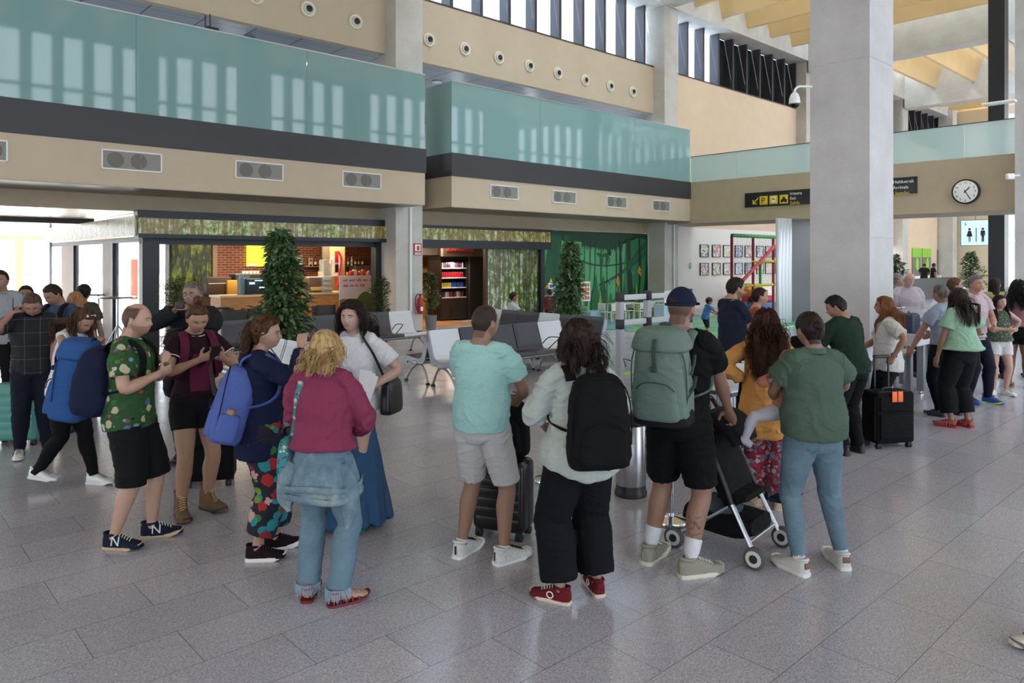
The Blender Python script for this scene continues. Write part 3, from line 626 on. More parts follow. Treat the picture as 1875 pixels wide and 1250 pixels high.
plant('potted_shrub', W(ax(789, 16.9), 16.9), .60, 1.60, [(0, .10), (.2, .26), (.6, .27), (.9, .14), (1, .05)], 900, .10, 'shrub in grey pot at the shop entrance right of the column', LEAF2, pot=(.17, .42), seed=7, stems=2)
plant('potted_shrub', Vector(((322-937.5)/F*13.6, 13.6, 0)), .4, 1.66, [(0, .2), (.3, .32), (.7, .3), (.9, .2), (1, .08)], 1100, .08, 'shrub beside the dark post behind the man in grey jacket', seed=8)
plant('potted_tree', Vector(((1778-937.5)/F*27, 27, 0)), .9, 2.26, [(0, .55), (.3, .5), (.7, .3), (1, .06)], 900, .16, 'potted tree below the restroom sign behind the man with cropped hair', seed=9)
plant('potted_tree', Vector(((1640-937.5)/F*26, 26, 0)), .8, 2.15, [(0, .4), (.3, .4), (.7, .25), (1, .06)], 900, .16, 'potted tree peeking out right of the near pillar', seed=10)

# ---- jungle mural: flat painted shapes on the wall
t = None; m = MB(); GR = [M(c, .6) for c in ('#1f5a3c', '#5fae74', '#17432f', '#2c7a48', '#7fc070', '#123424', '#e08a2e', '#3d93b8', '#8dbb3c', '#d8c83a', '#1d6b45', '#3f9058')]
m.box(17.32, 22.98, 17.28, 17.295, 0, 2.99, 1)
def U(px): return ax(px, 17.28)
def Zz(px, py): return zz(0, py, ax(px, 17.28), 17.28)
lay = [0]
def shape(pts, mi):
    lay[0] += 1; y = 17.279-.0006*lay[0]
    q = [(min(max(U(p[0]), 17.33), 22.97), y, min(max(Zz(*p), 0.01), 2.99)) for p in pts]
    bm = bmesh.new(); vs = [bm.verts.new(v) for v in q]; f = bm.faces.new(vs); bmesh.ops.triangulate(bm, faces=[f]); bm.verts.index_update()
    fs = [[v.index for v in f.verts] for f in bm.faces]; m.add([v.co[:] for v in bm.verts], fs, mi); bm.free()
def stroke(pts, w0, w1, mi, n=1):
    k = len(pts); L, Rr = [], []
    for i, p in enumerate(pts):
        d = Vector(pts[min(i+1, k-1)])-Vector(pts[max(i-1, 0)]); d.normalize(); wv = w0+(w1-w0)*i/(k-1); nn = Vector((-d.y, d.x))*wv/2
        L.append((p[0]+nn.x, p[1]+nn.y)); Rr.append((p[0]-nn.x, p[1]-nn.y))
    shape(L+Rr[::-1], mi)
def qb(p0, p1, p2, n=10): return [((1-s)**2*p0[0]+2*s*(1-s)*p1[0]+s*s*p2[0], (1-s)**2*p0[1]+2*s*(1-s)*p1[1]+s*s*p2[1]) for s in [i/n for i in range(n+1)]]
shape([(1060, 425), (1212, 428), (1212, 600), (1120, 600), (1120, 500), (1060, 470)], 3)
shape([(1060, 440), (1145, 445), (1140, 540), (1100, 560), (1060, 540)], 1)
shape([(985, 418), (1212, 428), (1212, 440), (1170, 436), (1150, 438), (1135, 450), (1120, 456), (1100, 452), (1080, 452), (1070, 448), (1062, 442), (1040, 442), (1005, 436), (985, 436)], 2)
for i in range(18): x = 1064+i*4.2; shape([(x, 446+(6 if 6 < i < 15 else 0)), (x+5, 446+(6 if 6 < i < 15 else 0)), (x+2.5, 456+(i*7 % 5)+(3 if i > 8 else 0))], 2)
for x0, x1, x2, w0 in ((1014, 1008, 992, 20), (1024, 1022, 1014, 10), (1036, 1038, 1040, 12)): stroke(qb((x0, 430), (x1, 500), (x2, 600)), w0*.7, w0*1.6, 0)
stroke(qb((1205, 428), (1206, 510), (1190, 600)), 12, 26, 0); stroke(qb((1150, 436), (1152, 500), (1156, 600)), 6, 9, 5)
stroke(qb((1206, 436), (1150, 500), (1096, 522)), 9, 4, 0); stroke(qb((1196, 432), (1160, 470), (1150, 484)), 10, 3, 0)
stroke(qb((1058, 475), (1100, 496), (1154, 478)), 3.5, 3.5, 0)
for x in (1070, 1080, 1090, 1100, 1112, 1128, 1134): stroke(qb((x, 448), (x+4-(x % 7), 500), (x-6+(x % 9), 560)), 1.2, 1.2, 0)
stroke(qb((1134, 440), (1140, 490), (1136, 560)), 2, 2, 5); stroke(qb((1170, 436), (1176, 500), (1166, 560)), 2, 2, 5); stroke(qb((1212, 474), (1188, 500), (1180, 560)), 2, 1.5, 5)
# monkey silhouette on the vine
shape([(1095+3.2*math.cos(i*PI/5), 465+3.0*math.sin(i*PI/5)) for i in range(10)], 0); stroke([(1096, 467), (1102, 468), (1107, 466.5), (1112, 467)], 6, 6.5, 0)
for q in ([(1099, 468), (1098.5, 476), (1098, 485)], [(1102.5, 469), (1102.5, 477), (1103, 484)], [(1108, 468), (1110, 477), (1107.5, 484)], [(1111, 467), (1115.5, 475), (1114, 482)], [(1112, 466), (1117, 468), (1118, 462), (1115, 457)]): stroke(q, 2.2 if q[0][0] < 1111.5 else 1.6, 1.6, 0)
for x, y, hgt, wd, c in ((1090, 560, 60, 10, 10), (1104, 560, 58, 9, 0), (1118, 575, 40, 9, 3), (1132, 570, 42, 8, 10), (1142, 570, 50, 10, 0), (1178, 575, 40, 8, 10), (1168, 575, 35, 7, 3), (1190, 580, 40, 9, 0), (1098, 575, 45, 5, 8), (1126, 575, 30, 5, 8), (1164, 560, 45, 3, 8)):
    shape([(x-wd, y+20), (x-wd*.9, y-hgt*.2), (x, y-hgt), (x+wd*.8, y-hgt*.15), (x+wd, y+20)], c)
for i in range(7):
    an = math.radians(30+i*20); shape([(1168, 560), (1168+28*math.cos(an), 560-34*math.sin(an)), (1170+26*math.cos(an), 557-30*math.sin(an))], 5)
for cx, cy, fl in ((1004, 520, 1), (1126, 516, -1), (1166, 498, -1)):
    shape([(cx-8*fl-2, cy+8), (cx-2, cy-2), (cx+7, cy), (cx+4, cy+6)], 6); shape([(cx, cy-2), (cx+3, cy-12), (cx+7, cy-2)], 9 if fl > 0 else 6); shape([(cx+6*fl, cy+2), (cx+14*fl, cy-6), (cx+9*fl, cy+5)], 7)
shape([(994, 540), (1008, 540), (1004, 562), (998, 566)], 1)
o = m.build('jungle_mural', GR, None, (0, 0, 0), TH); tag(o, 'green jungle wall painting with hanging vines, leaves and a small monkey', 'mural')

# ---- pictures, playground, play area
for r_ in range(2):
    for k, px in enumerate((1289, 1311, 1331, 1352, 1370, 1391, 1407, 1424)):
        a = ax(px, 16.99); z = (2.36, 1.60)[r_]
        t = empty('framed_picture', W(a, 16.98, z), TH, 'black framed colourful picture, %s from the left in the %s row' % (ORD[k], ('upper', 'lower')[r_]), 'picture', 'framed pictures on the white wall')
        m = MB(); 
        for q in ((-.31, .31, .235, .26), (-.31, .31, -.26, -.235), (-.31, -.285, -.26, .26), (.285, .31, -.26, .26)): m.box(q[0], q[1], -.03, .01, q[2], q[3])
        m.build('frame', BLACK, t)
        P_ = NT('print'); cc = ['#3a62b8', '#d8a05a', '#e8e4dc', '#5a7a54', '#c8584a', '#d8c84a', '#8a86a0', '#9ab8d0']; off = P_.new('ShaderNodeMapping'); off.inputs['Location'].default_value = (k*3.1, r_*7.7, k)
        P_.l.new(P_.new('ShaderNodeTexCoord').outputs['Object'], off.inputs[0])
        P_.base(P_.ramp(P_.vor(14, off.outputs[0], out='Color'), [(0, cc[k]), (.35, cc[(k+3+r_) % 8]), (.6, '#ece8e0'), (.85, cc[(k+5+2*r_) % 8])])); m = MB(); m.box(-.29, .29, -.012, -.005, -.24, .24); m.build('print', P_.m, t)
m = MB(); m.box(-.06, .06, -.04, 0, -.12, .12); put(m, 'intercom', M('#cfd3d6', .4), ax(1264.5, 16.98), 16.97, 1.75, 'small grey intercom box on the white wall left of the pictures', 'intercom')
GRN = M('#2e9a4a', .5); YLW = M('#d8cc2a', .5); RDP = M('#a81f2c', .5)
a0, a1, am = ax(1340, 14.6), ax(1436, 14.6), ax(1379, 14.6); t = empty('play_structure', W(a0, 14.6), TH, 'soft play climbing frame with red posts, green top rail and nets', 'playground')
L = a1-a0; ml = am-a0; r2 = ax(1416, 14.6)-a0
for x, y in ((0, 0), (ml, 0), (r2, 0)):
    m = MB(); m.cyl((x, y, 0), (x, y, 2.86), .055, 12); m.build('post', RDP, t)
m = MB(); 
for k in range(int(L/.25)): m.tube([(k*.25, 0, 2.9), (k*.25+.12, 0, 2.9), (k*.25+.25, 0, 2.9)], [.065, .08, .065], n=10, ref=(0, 1, 0))
m.build('top_rail', GRN, t)
for q, (x0, x1, z) in enumerate(((ml, L, 1.93), (.5, L, 1.0), (.45, 1.0, .75))):
    m = MB(); k = 0
    while x0+k*.12 < x1: m.sphere((x0+k*.12, 0, z), (.075, .06, .06), 8, 5); k += 1
    m.build('padded_rail', YLW, t)
m = MB(); m.cyl((r2, -.05, 2.55), (.42, -.05, 1.05), .07, 12); m.build('brace', M('#d0404c', .5), t)
m = MB(); m.cyl((ml+.55, 0, 1.0), (ml+.55, 0, 1.93), .05, 12); m.build('post', GRN, t)
m = MB(); m.cyl((.42, -.05, 0), (.42, -.05, 1.0), .055, 12); m.build('post', RDP, t)
m = MB()
for k in range(int(L/.09)): m.box(k*.09-.002, k*.09+.002, -.002, .002, 1.0, 2.86)
for k in range(20): m.box(0, L, -.002, .002, 1.0+k*.093-.002, 1.0+k*.093+.002)
m.build('net', M('#6d6a60', .8), t)
for k, (c, z) in enumerate((('#3a7db0', .12), ('#b82a35', .38), ('#d8702a', .62), ('#e0b02c', .86))):
    m = MB(); m.rbox(r2-.35, L-.02, .25+.22*k, 1.0+.22*k, z-.12, z+.13, .05); m.build('foam_step', M(c, .5), t)
m = MB(); m.rbox(0, 6.8, -.0, 7.2, 0, .012, .004); MAT_ = NT('play_mat'); cc = MAT_.co((1, 1, 1)); bnd = MAT_.noise(.55, 1, cc, dist=1.2)
MAT_.base(MAT_.ramp(bnd, [(.0, '#4f9068'), (.40, '#66a86e'), (.46, '#8fae3a'), (.50, '#5a93ac'), (.57, '#5aa06c'), (.63, '#6fa0b0')], 'CONSTANT')); MAT_.b.inputs['Roughness'].default_value = .5
put(m, 'play_mat', MAT_.m, 16.2, 9.6, 0.001, 'green and blue patterned mat covering the children play area floor', 'mat')
WCH = M('#d6d4c8', .5, name='white_wood')
def kid_table(a, b, rz, label):
    t = empty('kids_table', W(a, b, .013), TH+rz, label, 'table', 'white play tables'); m = MB(); m.rbox(-.55, .55, -.3, .3, .5, .53, .01); m.build('tabletop', WCH, t)
    for x in (-.5, .5):
        for y in (-.25, .25): m = MB(); m.tube([(x*1.04, y*1.1, 0), (x, y, .5)], [.022, .03], n=4); m.build('leg', WCH, t)
kid_table(ax(1141, 15.6), 15.6, 0, 'left white childrens table before the mural'); kid_table(ax(1210, 15.6), 15.6, 0, 'right white childrens table before the mural')
kc = None
for i, (px, b, rz) in enumerate(((1107, 15.5, PI/2), (1123, 15.0, PI*.9), (1134, 14.95, PI*1.05), (1150, 15.4, -PI/2), (1171, 15.0, PI), (1188, 15.05, PI*.95), (1222, 15.0, PI))):
    lb = 'small white wooden childrens chair, %s from the left at the play tables' % ORD[i]
    if kc is None:
        kc = empty('kids_chair', W(ax(px, b), b, .013), TH+rz, lb, 'chair', 'white childrens chairs')
        m = MB(); m.rbox(-.16, .16, -.15, .15, .28, .30, .008); m.build('seat', WCH, kc); m = MB(); m.rbox(-.16, .16, .13, .15, .36, .58, .008); m.build('backrest', WCH, kc)
        for x in (-.14, .14):
            for y in (-.13, .14): m = MB(); m.tube([(x*1.1, y*1.1, 0), (x, y, .30 if y < 0 else .56)], .018, n=4); m.build('leg', WCH, kc)
    else: copy_tree(kc, W(ax(px, b), b, .013), TH+rz, lb)
m = MB(); m.rbox(-.35, .35, -.25, .25, 0, .32, .01); m.box(-.31, .31, -.21, .21, .3, .33); put(m, 'toy_crate', M('#8fb0b8', .6), ax(1084, 15.8), 15.8, .013, 'pale blue toy crate beside the tree before the mural', 'crate')
for px, b, lb in ((1072, 16.4, 'white activity board with orange squares right of the mural tree'), (1013, 16.4, 'white activity board with blue pictures left of the mural tree')):
    t = empty('activity_board', W(ax(px, b), b, .013), TH, lb, 'board'); m = MB(); m.box(-.22, .22, -.02, .02, .6, 1.25); m.build('panel', WHP, t); m = MB()
    for x in (-.15, .15): m.tube([(x, 0, 0), (x, 0, .6)], .015, n=6)
    m.build('leg', WCH, t); m = MB()
    for i in range(3):
        for j in range(4): m.rbox(-.18+i*.125, -.08+i*.125, -.03, -.02, .65+j*.145, .76+j*.145, .01)
    m.build('tile', M('#c8713a' if px > 1050 else '#4a78a8', .5), t)
t = empty('toy_cabinet', W(ax(1218, 14.6), 14.6, .013), TH, 'white toy cabinet with red and green panels beside the barrier', 'cabinet')
m = MB(); m.box(-.35, .35, -.2, .2, 0, .5); m.build('body', M('#b9cfe0', .5), t); m = MB(); m.box(-.35, .05, -.22, -.2, .5, .95); m.build('panel', WHP, t); m = MB(); m.prism([(-.3, .5), (.1, .5), (.1, .68)], .2, .23, mat=Matrix.Rotation(PI/2, 4, 'X')); m.build('panel', M('#b8303a', .5), t)
m = MB(); m.box(.1, .33, -.22, -.18, .5, .95); m.build('panel', M('#5aa850', .5), t)
# folding partition under the bridge
t = empty('folding_partition', W(21.9, 11.1), TH, 'tall folded metal partition with white edge profiles and dark panel', 'partition')
b0 = ax(1423, 11.1); b1 = ax(1447, 11.1); b2 = ax(1500, 11.1); t.location = W(b0, 11.1)
m = MB()
for k in range(4): m.rbox((b1-b0)*k/4+.01, (b1-b0)*(k+1)/4-.01, -.06, .06, .02, 3.28, .012)
m.build('edge_profile', M('#d3d6da', .3, .5), t); m = MB(); m.box(b1-b0, b2-b0, -.03, .03, .05, 3.22); m.build('panel', M('#2b3236', .3), t)
# ---- far hall: kiosk, barrier desk, restroom sign
t = empty('ticket_kiosk', W(ax(1700, 17.0), 16.98), TH, 'far kiosk windows with green headers and closed grey shutters', 'kiosk')
k0 = ax(1700, 17.0)
def kx(px): return ax(px, 16.98)-k0
for p0, p1, g in ((1670, 1685, 1), (1688, 1704, 1), (1716, 1725, 0)):
    m = MB(); m.box(kx(p0), kx(p1), -.03, 0, .95, 2.15+(0 if g else .5)); m.build('shutter', M('#77756f', .5, var=.1, vs=12), t)
    m = MB(); m.box(kx(p0)-.05, kx(p1)+.05, -.2, 0, .8, .95); m.build('sill', WHP, t)
    if g:
        m = MB(); m.box(kx(p0), kx(p1), -.04, 0, 2.15, 2.72); m.build('header', M('#8ccc3c', .5), t)
        m = MB(); m.sphere(((kx(p0)+kx(p1))/2+.1, -.035, 1.7), (.28, .01, .42), 16, 10); m.build('emblem', M('#8ed43a', .5), t)
m = MB(); m.box(kx(1665), kx(1727), -.01, .01, 0, .8); m.build('counter_front', M('#a8a59c', .5), t)
m = MB(); m.box(0, 6, -.1, .1, 0, 1.05); put(m, 'barrier_wall', M('#25282c', .5), ax(1662, 13.2), 13.2, 0, 'low dark barrier wall far behind the elderly man', 'barrier')
t = empty('restroom_sign', A(1786, 426, 24), TH-PI/2, 'hanging blue restroom sign with woman and man symbols', 'sign')
m = MB(); m.rbox(-.42, .42, -.03, .03, -.42, .42, .04); m.build('panel', M('#a8cdee', .4, emis=.35), t)
m = MB()
for q in ((-.42, .42, .405, .42), (-.42, .42, -.42, -.405), (-.42, -.405, -.42, .42), (.405, .42, -.42, .42)): m.box(q[0], q[1], -.035, .035, q[2], q[3])
m.build('frame', M('#2a4a78', .4), t); m = MB()
for cx in (-.16, .22):
    m.sphere((cx, -.035, .12), (.04, .006, .04), 12, 6)
m.prism([(-.20, .07), (-.12, .07), (-.07, -.12), (-.13, -.12), (-.13, -.30), (-.15, -.30), (-.155, -.12), (-.165, -.12), (-.17, -.30), (-.19, -.30), (-.19, -.12), (-.25, -.12)], .03, .037, mat=Matrix.Rotation(PI/2, 4, 'X'))
m.prism([(.16, .07), (.28, .07), (.29, -.10), (.265, -.10), (.26, .02), (.255, -.30), (.225, -.30), (.22, -.1), (.215, -.30), (.185, -.30), (.18, .02), (.175, -.10), (.15, -.10)], .03, .037, mat=Matrix.Rotation(PI/2, 4, 'X'))
m.box(.02, .045, -.037, -.03, -.30, .16); m.sphere((-.28, -.035, .33), (.018, .004, .018), 8, 5); m.box(-.29, -.27, -.037, -.03, .24, .31); m.box(-.29, -.23, -.037, -.03, .26, .275); m.build('pictogram', M('#3b2f2a', .5), t)
m = MB(); m.cyl((0, 0, .42), (0, 0, 1.0), .015, 6); m.build('hanger', ALU, t)
# ---- queue barrier posts with white rails
t = empty('rail_barrier', W(8.45, 6.85), TH, 'white and black banded square post barrier with double rails', 'barrier')
for x in (0, .66, 1.75):
    m = MB(); m.rbox(x-.045, x+.045, -.045, .045, 0, 1.50, .006); m.build('post', M('#a7a8ae', .45), t); m = MB()
    for z in (.98, 1.38): m = MB(); m.rbox(x-.048, x+.048, -.048, .048, z, z+.145, .006); m.build('black_band', BLACK, t)
    m = MB(); m.box(x-.09, x+.09, -.09, .09, 0, .012); m.build('foot', ALU, t)
for x0, x1 in ((.05, .61), (.71, 1.70)):
    for z in (1.03, 1.40): m = MB(); m.rbox(x0, x1, -.02, .02, z, z+.08, .006); m.build('rail', M('#c9cacf', .45), t)
TAPE = M('#86c02a', .5, name='green_tape')
m = MB(); m.box(9.3, 14.8, 8.02, 8.2, .001, .004); tag(m.build('floor_tape', TAPE, None, (0, 0, 0), TH), 'long green tape line on the floor beyond the barrier', 'tape')
m = MB(); m.box(8.1, 9.1, 6.55, 6.73, .001, .004); tag(m.build('floor_tape', TAPE, None, (0, 0, 0), TH), 'short green tape strip on the floor behind the grey bin', 'tape')
# ---- cafe furniture
WC = NT('counter_wood'); WC.base(WC.ramp(WC.noise(4, 4, WC.co((1, 1, 9))), [(.3, '#a8713a'), (.7, '#c9924f')])); WC.b.inputs['Roughness'].default_value = .45; WC = WC.m
def cafe_counter(px0, px1, b, label):
    a0, a1 = ax(px0, b), ax(px1, b); t = empty('cafe_counter', W(a0, b), TH, label, 'counter'); L = a1-a0
    m = MB(); m.box(0, L, 0, .7, .10, 1.0); m.build('front_panel', WC, t); m = MB(); m.box(-.03, L+.03, -.04, .74, 1.0, 1.05); m.build('worktop', M('#d8c4a0', .3), t); m = MB(); m.box(.03, L-.03, .03, .6, 0, .1); m.build('plinth', BLACK, t)
    return a0, a1
cafe_counter(404, 500, 19.3, 'light wooden cafe counter left of the tall potted tree'); ca, cb = cafe_counter(560, 690, 19.3, 'wooden cafe counter right of the tall potted tree')
m = MB(); m.box(0, .03, -.03, .0, .35, 1.5); 
t = empty('banner', W(ax(622, 19.1), 19.12), TH, 'white banner with red lettering and painted green hill at counter', 'banner'); L = ax(692, 19.1)-ax(622, 19.1)
m = MB(); m.box(0, L, -.02, .02, .42, 1.52); m.build('board', M('#d6d0cc', .6), t)
def hill(c, x0, xm, x1, hgt, y):
    m = MB(); m.prism([(x0+(x1-x0)*i/24, .43+hgt*math.exp(-(((x0+(x1-x0)*i/24)-xm)/(.36*(x1-x0)))**2)) for i in range(25)]+[(x1, .425), (x0, .425)], y, y+.004, mat=Matrix.Rotation(PI/2, 4, 'X')); m.build('hill_print', c, t)
hill(M('#7d6f4a', .7), 0, L*.1, L, .42, .021); hill(M('#5f7038', .7), 0.05, L*.66, L, .62, .026)
text('enjoy a better, healthy sip', .085, 'lettering', M('#c0505c', .5), t, (.12, -.024, 1.36), FX, .001); text('your home town', .08, 'lettering', M('#b03040', .5), t, (.12, -.024, 1.22), FX, .001)
for o_ in list(t.children):
    if o_.name.startswith('lettering'): bpy.data.objects.remove(o_)
m = MB()       # the two lines of red print are too blurred to read: rows of strokes
rr = random.Random(4)
for z, x1 in ((1.36, L-.16), (1.20, L*.62)):
    x = .12
    while x < x1:
        for k in range(rr.randint(3, 6)): m.box(x, x+.022, -.024, -.02, z, z+rr.choice((.05, .05, .075))); x += .034
        x += .05
m.build('lettering', M('#bb4a58', .5), t)
# menu screen, wall papers
a0 = ax(452, 22.45); a1 = ax(504, 22.45); t = empty('menu_screen', W((a0+a1)/2, 22.42, 2.15), TH, 'bright yellow menu screen with dark lines on the brick wall', 'screen'); w_ = (a1-a0)/2
m = MB(); m.box(-w_, w_, -.02, .05, -.36, .36); m.build('display', M('#d8e02a', .5, emis=.9), t); m = MB()
for k in range(11): m.box(-w_+.08, -w_+.08+rr.uniform(.25, .75), -.023, -.02, .28-k*.055, .29-k*.055)
m.build('menu_text', M('#6f6a20', .6), t); m = MB(); m.box(-w_, -w_+.3, -.023, -.02, -.36, -.29); m.build('menu_text', WHT, t)
for px0, px1, y0, y1, lb, c in ((540, 554, 468, 484, 'pale notice sheet on the brick wall right of the tree', '#d8c4b8'), (565, 572, 472, 488, 'narrow white carton on the bar shelf', '#d8c8c0'), (596, 604, 474, 520, 'tall white card with dark grid hanging beside the jersey', '#dcd8d2'), (582, 594, 497, 512, 'pale framed card above the counter display', '#d9b98a')):
    b = 20.8 if px0 > 580 else 22.4; a0, a1 = ax(px0, b), ax(px1, b); z1, z0 = zz(0, y0, a0, b), zz(0, y1, a0, b); m = MB(); m.box(0, a1-a0, -.02, .0, z0, z1)
    if px0 == 596:
        t = empty('price_card', W(a0, b), TH, lb, 'sign'); m.build('card', M(c, .6), t); m = MB()
        for i in range(3):
            for j in range(7): m.box(.03+i*.05, .055+i*.05, -.024, -.02, z0+.06+j*.1, z0+.1+j*.1)
        m.build('print', BLACK, t)
    else: put(m, 'notice' if px0 != 565 else 'carton', M(c, .6), a0, b, 0, lb, 'notice' if px0 != 565 else 'box')
# column and jersey, shelves and bottles
m = MB(); m.box(0, .45, 0, .3, 0, 2.92); struct('trim_cafe_pillar', m, M('#cfae7c', .6), loc=W(ax(608, 20.6), 20.6))
m = MB(); m.box(0, .30, 0, .2, 0, 2.92); struct('trim_cafe_post', m, M('#7a6c5c', .6), loc=W(ax(597, 20.7), 20.75))
t = empty('football_jersey', W(ax(616, 20.5), 20.5, 1.9), TH, 'white and red jersey with scarf hung on the cafe pillar', 'jersey')
m = MB(); m.prism([(-.17, .18), (-.06, .22), (0, .17), (.06, .22), (.17, .18), (.24, -.02), (.16, -.05), (.14, .05), (.14, -.42), (-.14, -.42), (-.14, .05), (-.16, -.05), (-.24, -.02)], -.02, .02, mat=Matrix.Rotation(PI/2, 4, 'X')); m.build('shirt', M('#e6e2dc', .7), t)
m = MB(); m.rbox(-.07, .05, -.04, -.02, .0, .36, .01); m.tube([(.05, -.03, .35), (.16, -.03, .1), (.08, -.03, -.35), (.02, -.03, -.75)], [.03, .035, .03, .06], sub=3); m.build('scarf', M('#b81a28', .7), t)
m = MB(); m.box(-.06, .06, -.026, -.02, -.30, -.05); m.build('print', BLACK, t)
def shelf(a, b, z, L, label):
    m = MB(); m.box(0, L, -.2, .0, z-.02, z); put(m, 'wall_shelf', M('#8a8078', .5), a, b, 0, label, 'shelf')
a0 = ax(555, 22.5); shelf(a0, 22.48, 1.78, ax(597, 22.5)-a0, 'bar shelf carrying bottles on the brick wall')
BOT = [M(c, .15) for c in ('#1a1410', '#2a1a10', '#102414', '#7a4a1a', '#e0d8c8', '#5a1418')]
def bottle(a, b, z, i, label, group, s=1):
    t = empty('bottle', W(a, b, z), TH, label, 'bottle', group); m = MB(); m.lathe([(.035*s, 0), (.038*s, .02*s), (.038*s, .17*s), (.014*s, .22*s), (.013*s, .28*s)], n=10); m.build('glass_body', BOT[i % 6], t)
    m = MB(); m.lathe([(.0385*s, .05*s), (.0385*s, .13*s)], n=10, cap=False); m.build('paper_label', M('#d8ccb0' if i % 2 else '#c8a040', .6), t)
for i in range(7): bottle(a0+.2+i*.17, 22.36, 1.78, i, 'dark liquor bottle on the shelf of the brick wall', 'bottles on the bar shelf', 1.15)
a0 = ax(628, 22.5); shelf(a0, 22.48, 1.78, ax(652, 22.5)-a0, 'short wall shelf right of the jersey with liquor bottles')
for i in range(5): bottle(a0+.12+i*.14, 22.36, 1.78, i+3, 'liquor bottle on the short shelf right of the jersey', 'bottles on the short bar shelf', 1.15)
# machines and goods on the counters
def kit(px, b, z, w_, d_, h_, c, name, label, cat, parts=()):
    a = ax(px, b); t = empty(name, W(a, b, z), TH, label, cat); m = MB(); m.rbox(-w_/2, w_/2, -d_/2, d_/2, 0, h_, .015); m.build('body', M(c, .4), t)
    for (nm, cc, q, e) in parts: m = MB(); m.rbox(*q, .004); m.build(nm, M(cc, .3, emis=e), t)
kit(446, 19.7, 1.05, .26, .25, .45, '#5a7486', 'bag_dispenser', 'blue-grey paper bag holder on the left cafe counter', 'holder', (('flap', '#7a94a6', (-.13, -.03, -.1, .0, .44, .56), 0), ('flap', '#6a8496', (.04, .13, -.1, .0, .42, .5), 0)))
kit(464, 19.7, 1.05, .55, .4, .42, '#15171b', 'payment_terminal', 'black register unit with small lit displays on the counter', 'register', (('display', '#7fc8f0', (-.2, -.05, -.21, -.2, .28, .33), 1.2), ('display', '#8fd0f0', (.08, .22, -.21, -.2, .16, .2), 1.2), ('display', '#6a9ad0', (-.05, .2, -.21, -.2, .36, .39), .8)))
kit(452, 21.6, 1.05, .9, .5, .5, '#2a2a2e', 'coffee_machine', 'dark coffee machine below the yellow menu screen', 'machine', (('top_tray', '#8a8884', (-.42, .42, -.22, .22, .5, .53), 0), ('drip_tray', '#9a9a9a', (-.35, .35, -.27, -.2, .06, .1), 0)))
for i in range(9): m = MB(); m.lathe([(.03, 0), (.042, .07), (.04, .07), (.028, .01)], n=12); put(m, 'coffee_cup', WHP, ax(444+i*3.4, 21.6), 21.55+.07*(i % 2), 1.585, 'white cup stacked on top of the coffee machine', 'cup', group='cups on the coffee machine')
kit(395, 21.4, 1.0, .7, .5, .5, '#4a3c30', 'toaster_oven', 'steel and black oven on the back counter behind the grey jacket man', 'oven', (('shelf_rack', '#b8b0a0', (-.3, .3, -.26, -.2, .3, .33), 0),))
kit(422, 21.2, 1.0, .3, .3, .4, '#c89a3a', 'snack_box', 'yellow printed snack box standing on the back counter', 'box')
m = MB(); m.box(0, 3.2, 0, .6, 0, 1.0); put(m, 'back_counter', M('#4a4038', .5), 7.4, 21.2, 0, 'long dark back counter below the forest poster', 'counter')
kit(580, 19.7, 1.05, .75, .5, .42, '#6b5138', 'pastry_case', 'glass pastry display on the right cafe counter', 'display case', (('lid', '#e0d8c8', (-.37, .37, -.25, .25, .42, .45), 0), ('pastry_tray', '#d8a860', (-.33, .33, -.27, -.24, .06, .16), 0)))
t = empty('card_rack', W(ax(598, 19.4), 19.45, 1.05), TH, 'tall clear rack with small cards on the right cafe counter', 'rack'); m = MB(); m.rbox(-.14, .14, -.14, .14, 0, .95, .02); m.build('case', glass('#d8e0e0', .35, .05), t); m = MB()
for j in range(6): m.box(-.1, .1, -.05, .05, .08+j*.14, .16+j*.14)
m.build('card', M('#c8b8a0', .6), t)
m = MB(); m.box(0, 1.3, 0, .4, 1.05, 1.75); 
m = MB(); m.rbox(-.5, .5, -.2, .2, 0, .6, .02); put(m, 'steel_cabinet', M('#6e6a64', .35, .6), ax(665, 22.2), 22.1, 1.2, 'steel cabinet door unit on brick wall at right of cafe', 'cabinet')
for i in range(8):
    m = MB(); m.rbox(-.06, .06, -.05, .05, 0, .1+.04*(i % 3), .02); put(m, 'snack_bag', M(('#d8703a', '#c8402a', '#e0c890', '#8a5a9a')[i % 4], .5), ax(643+i*5.5, 19.3), 19.45, 1.05+.47, 'small bright snack bag on the shelf above the white banner', 'snack', group='snack bags above the banner')
m = MB(); m.box(0, ax(690, 19.3)-ax(632, 19.3), 0, .35, 1.05, 1.515); put(m, 'display_shelf', M('#8a6a48', .5), ax(632, 19.25), 19.27, 0, 'wooden display shelf carrying snack bags behind the banner', 'shelf')
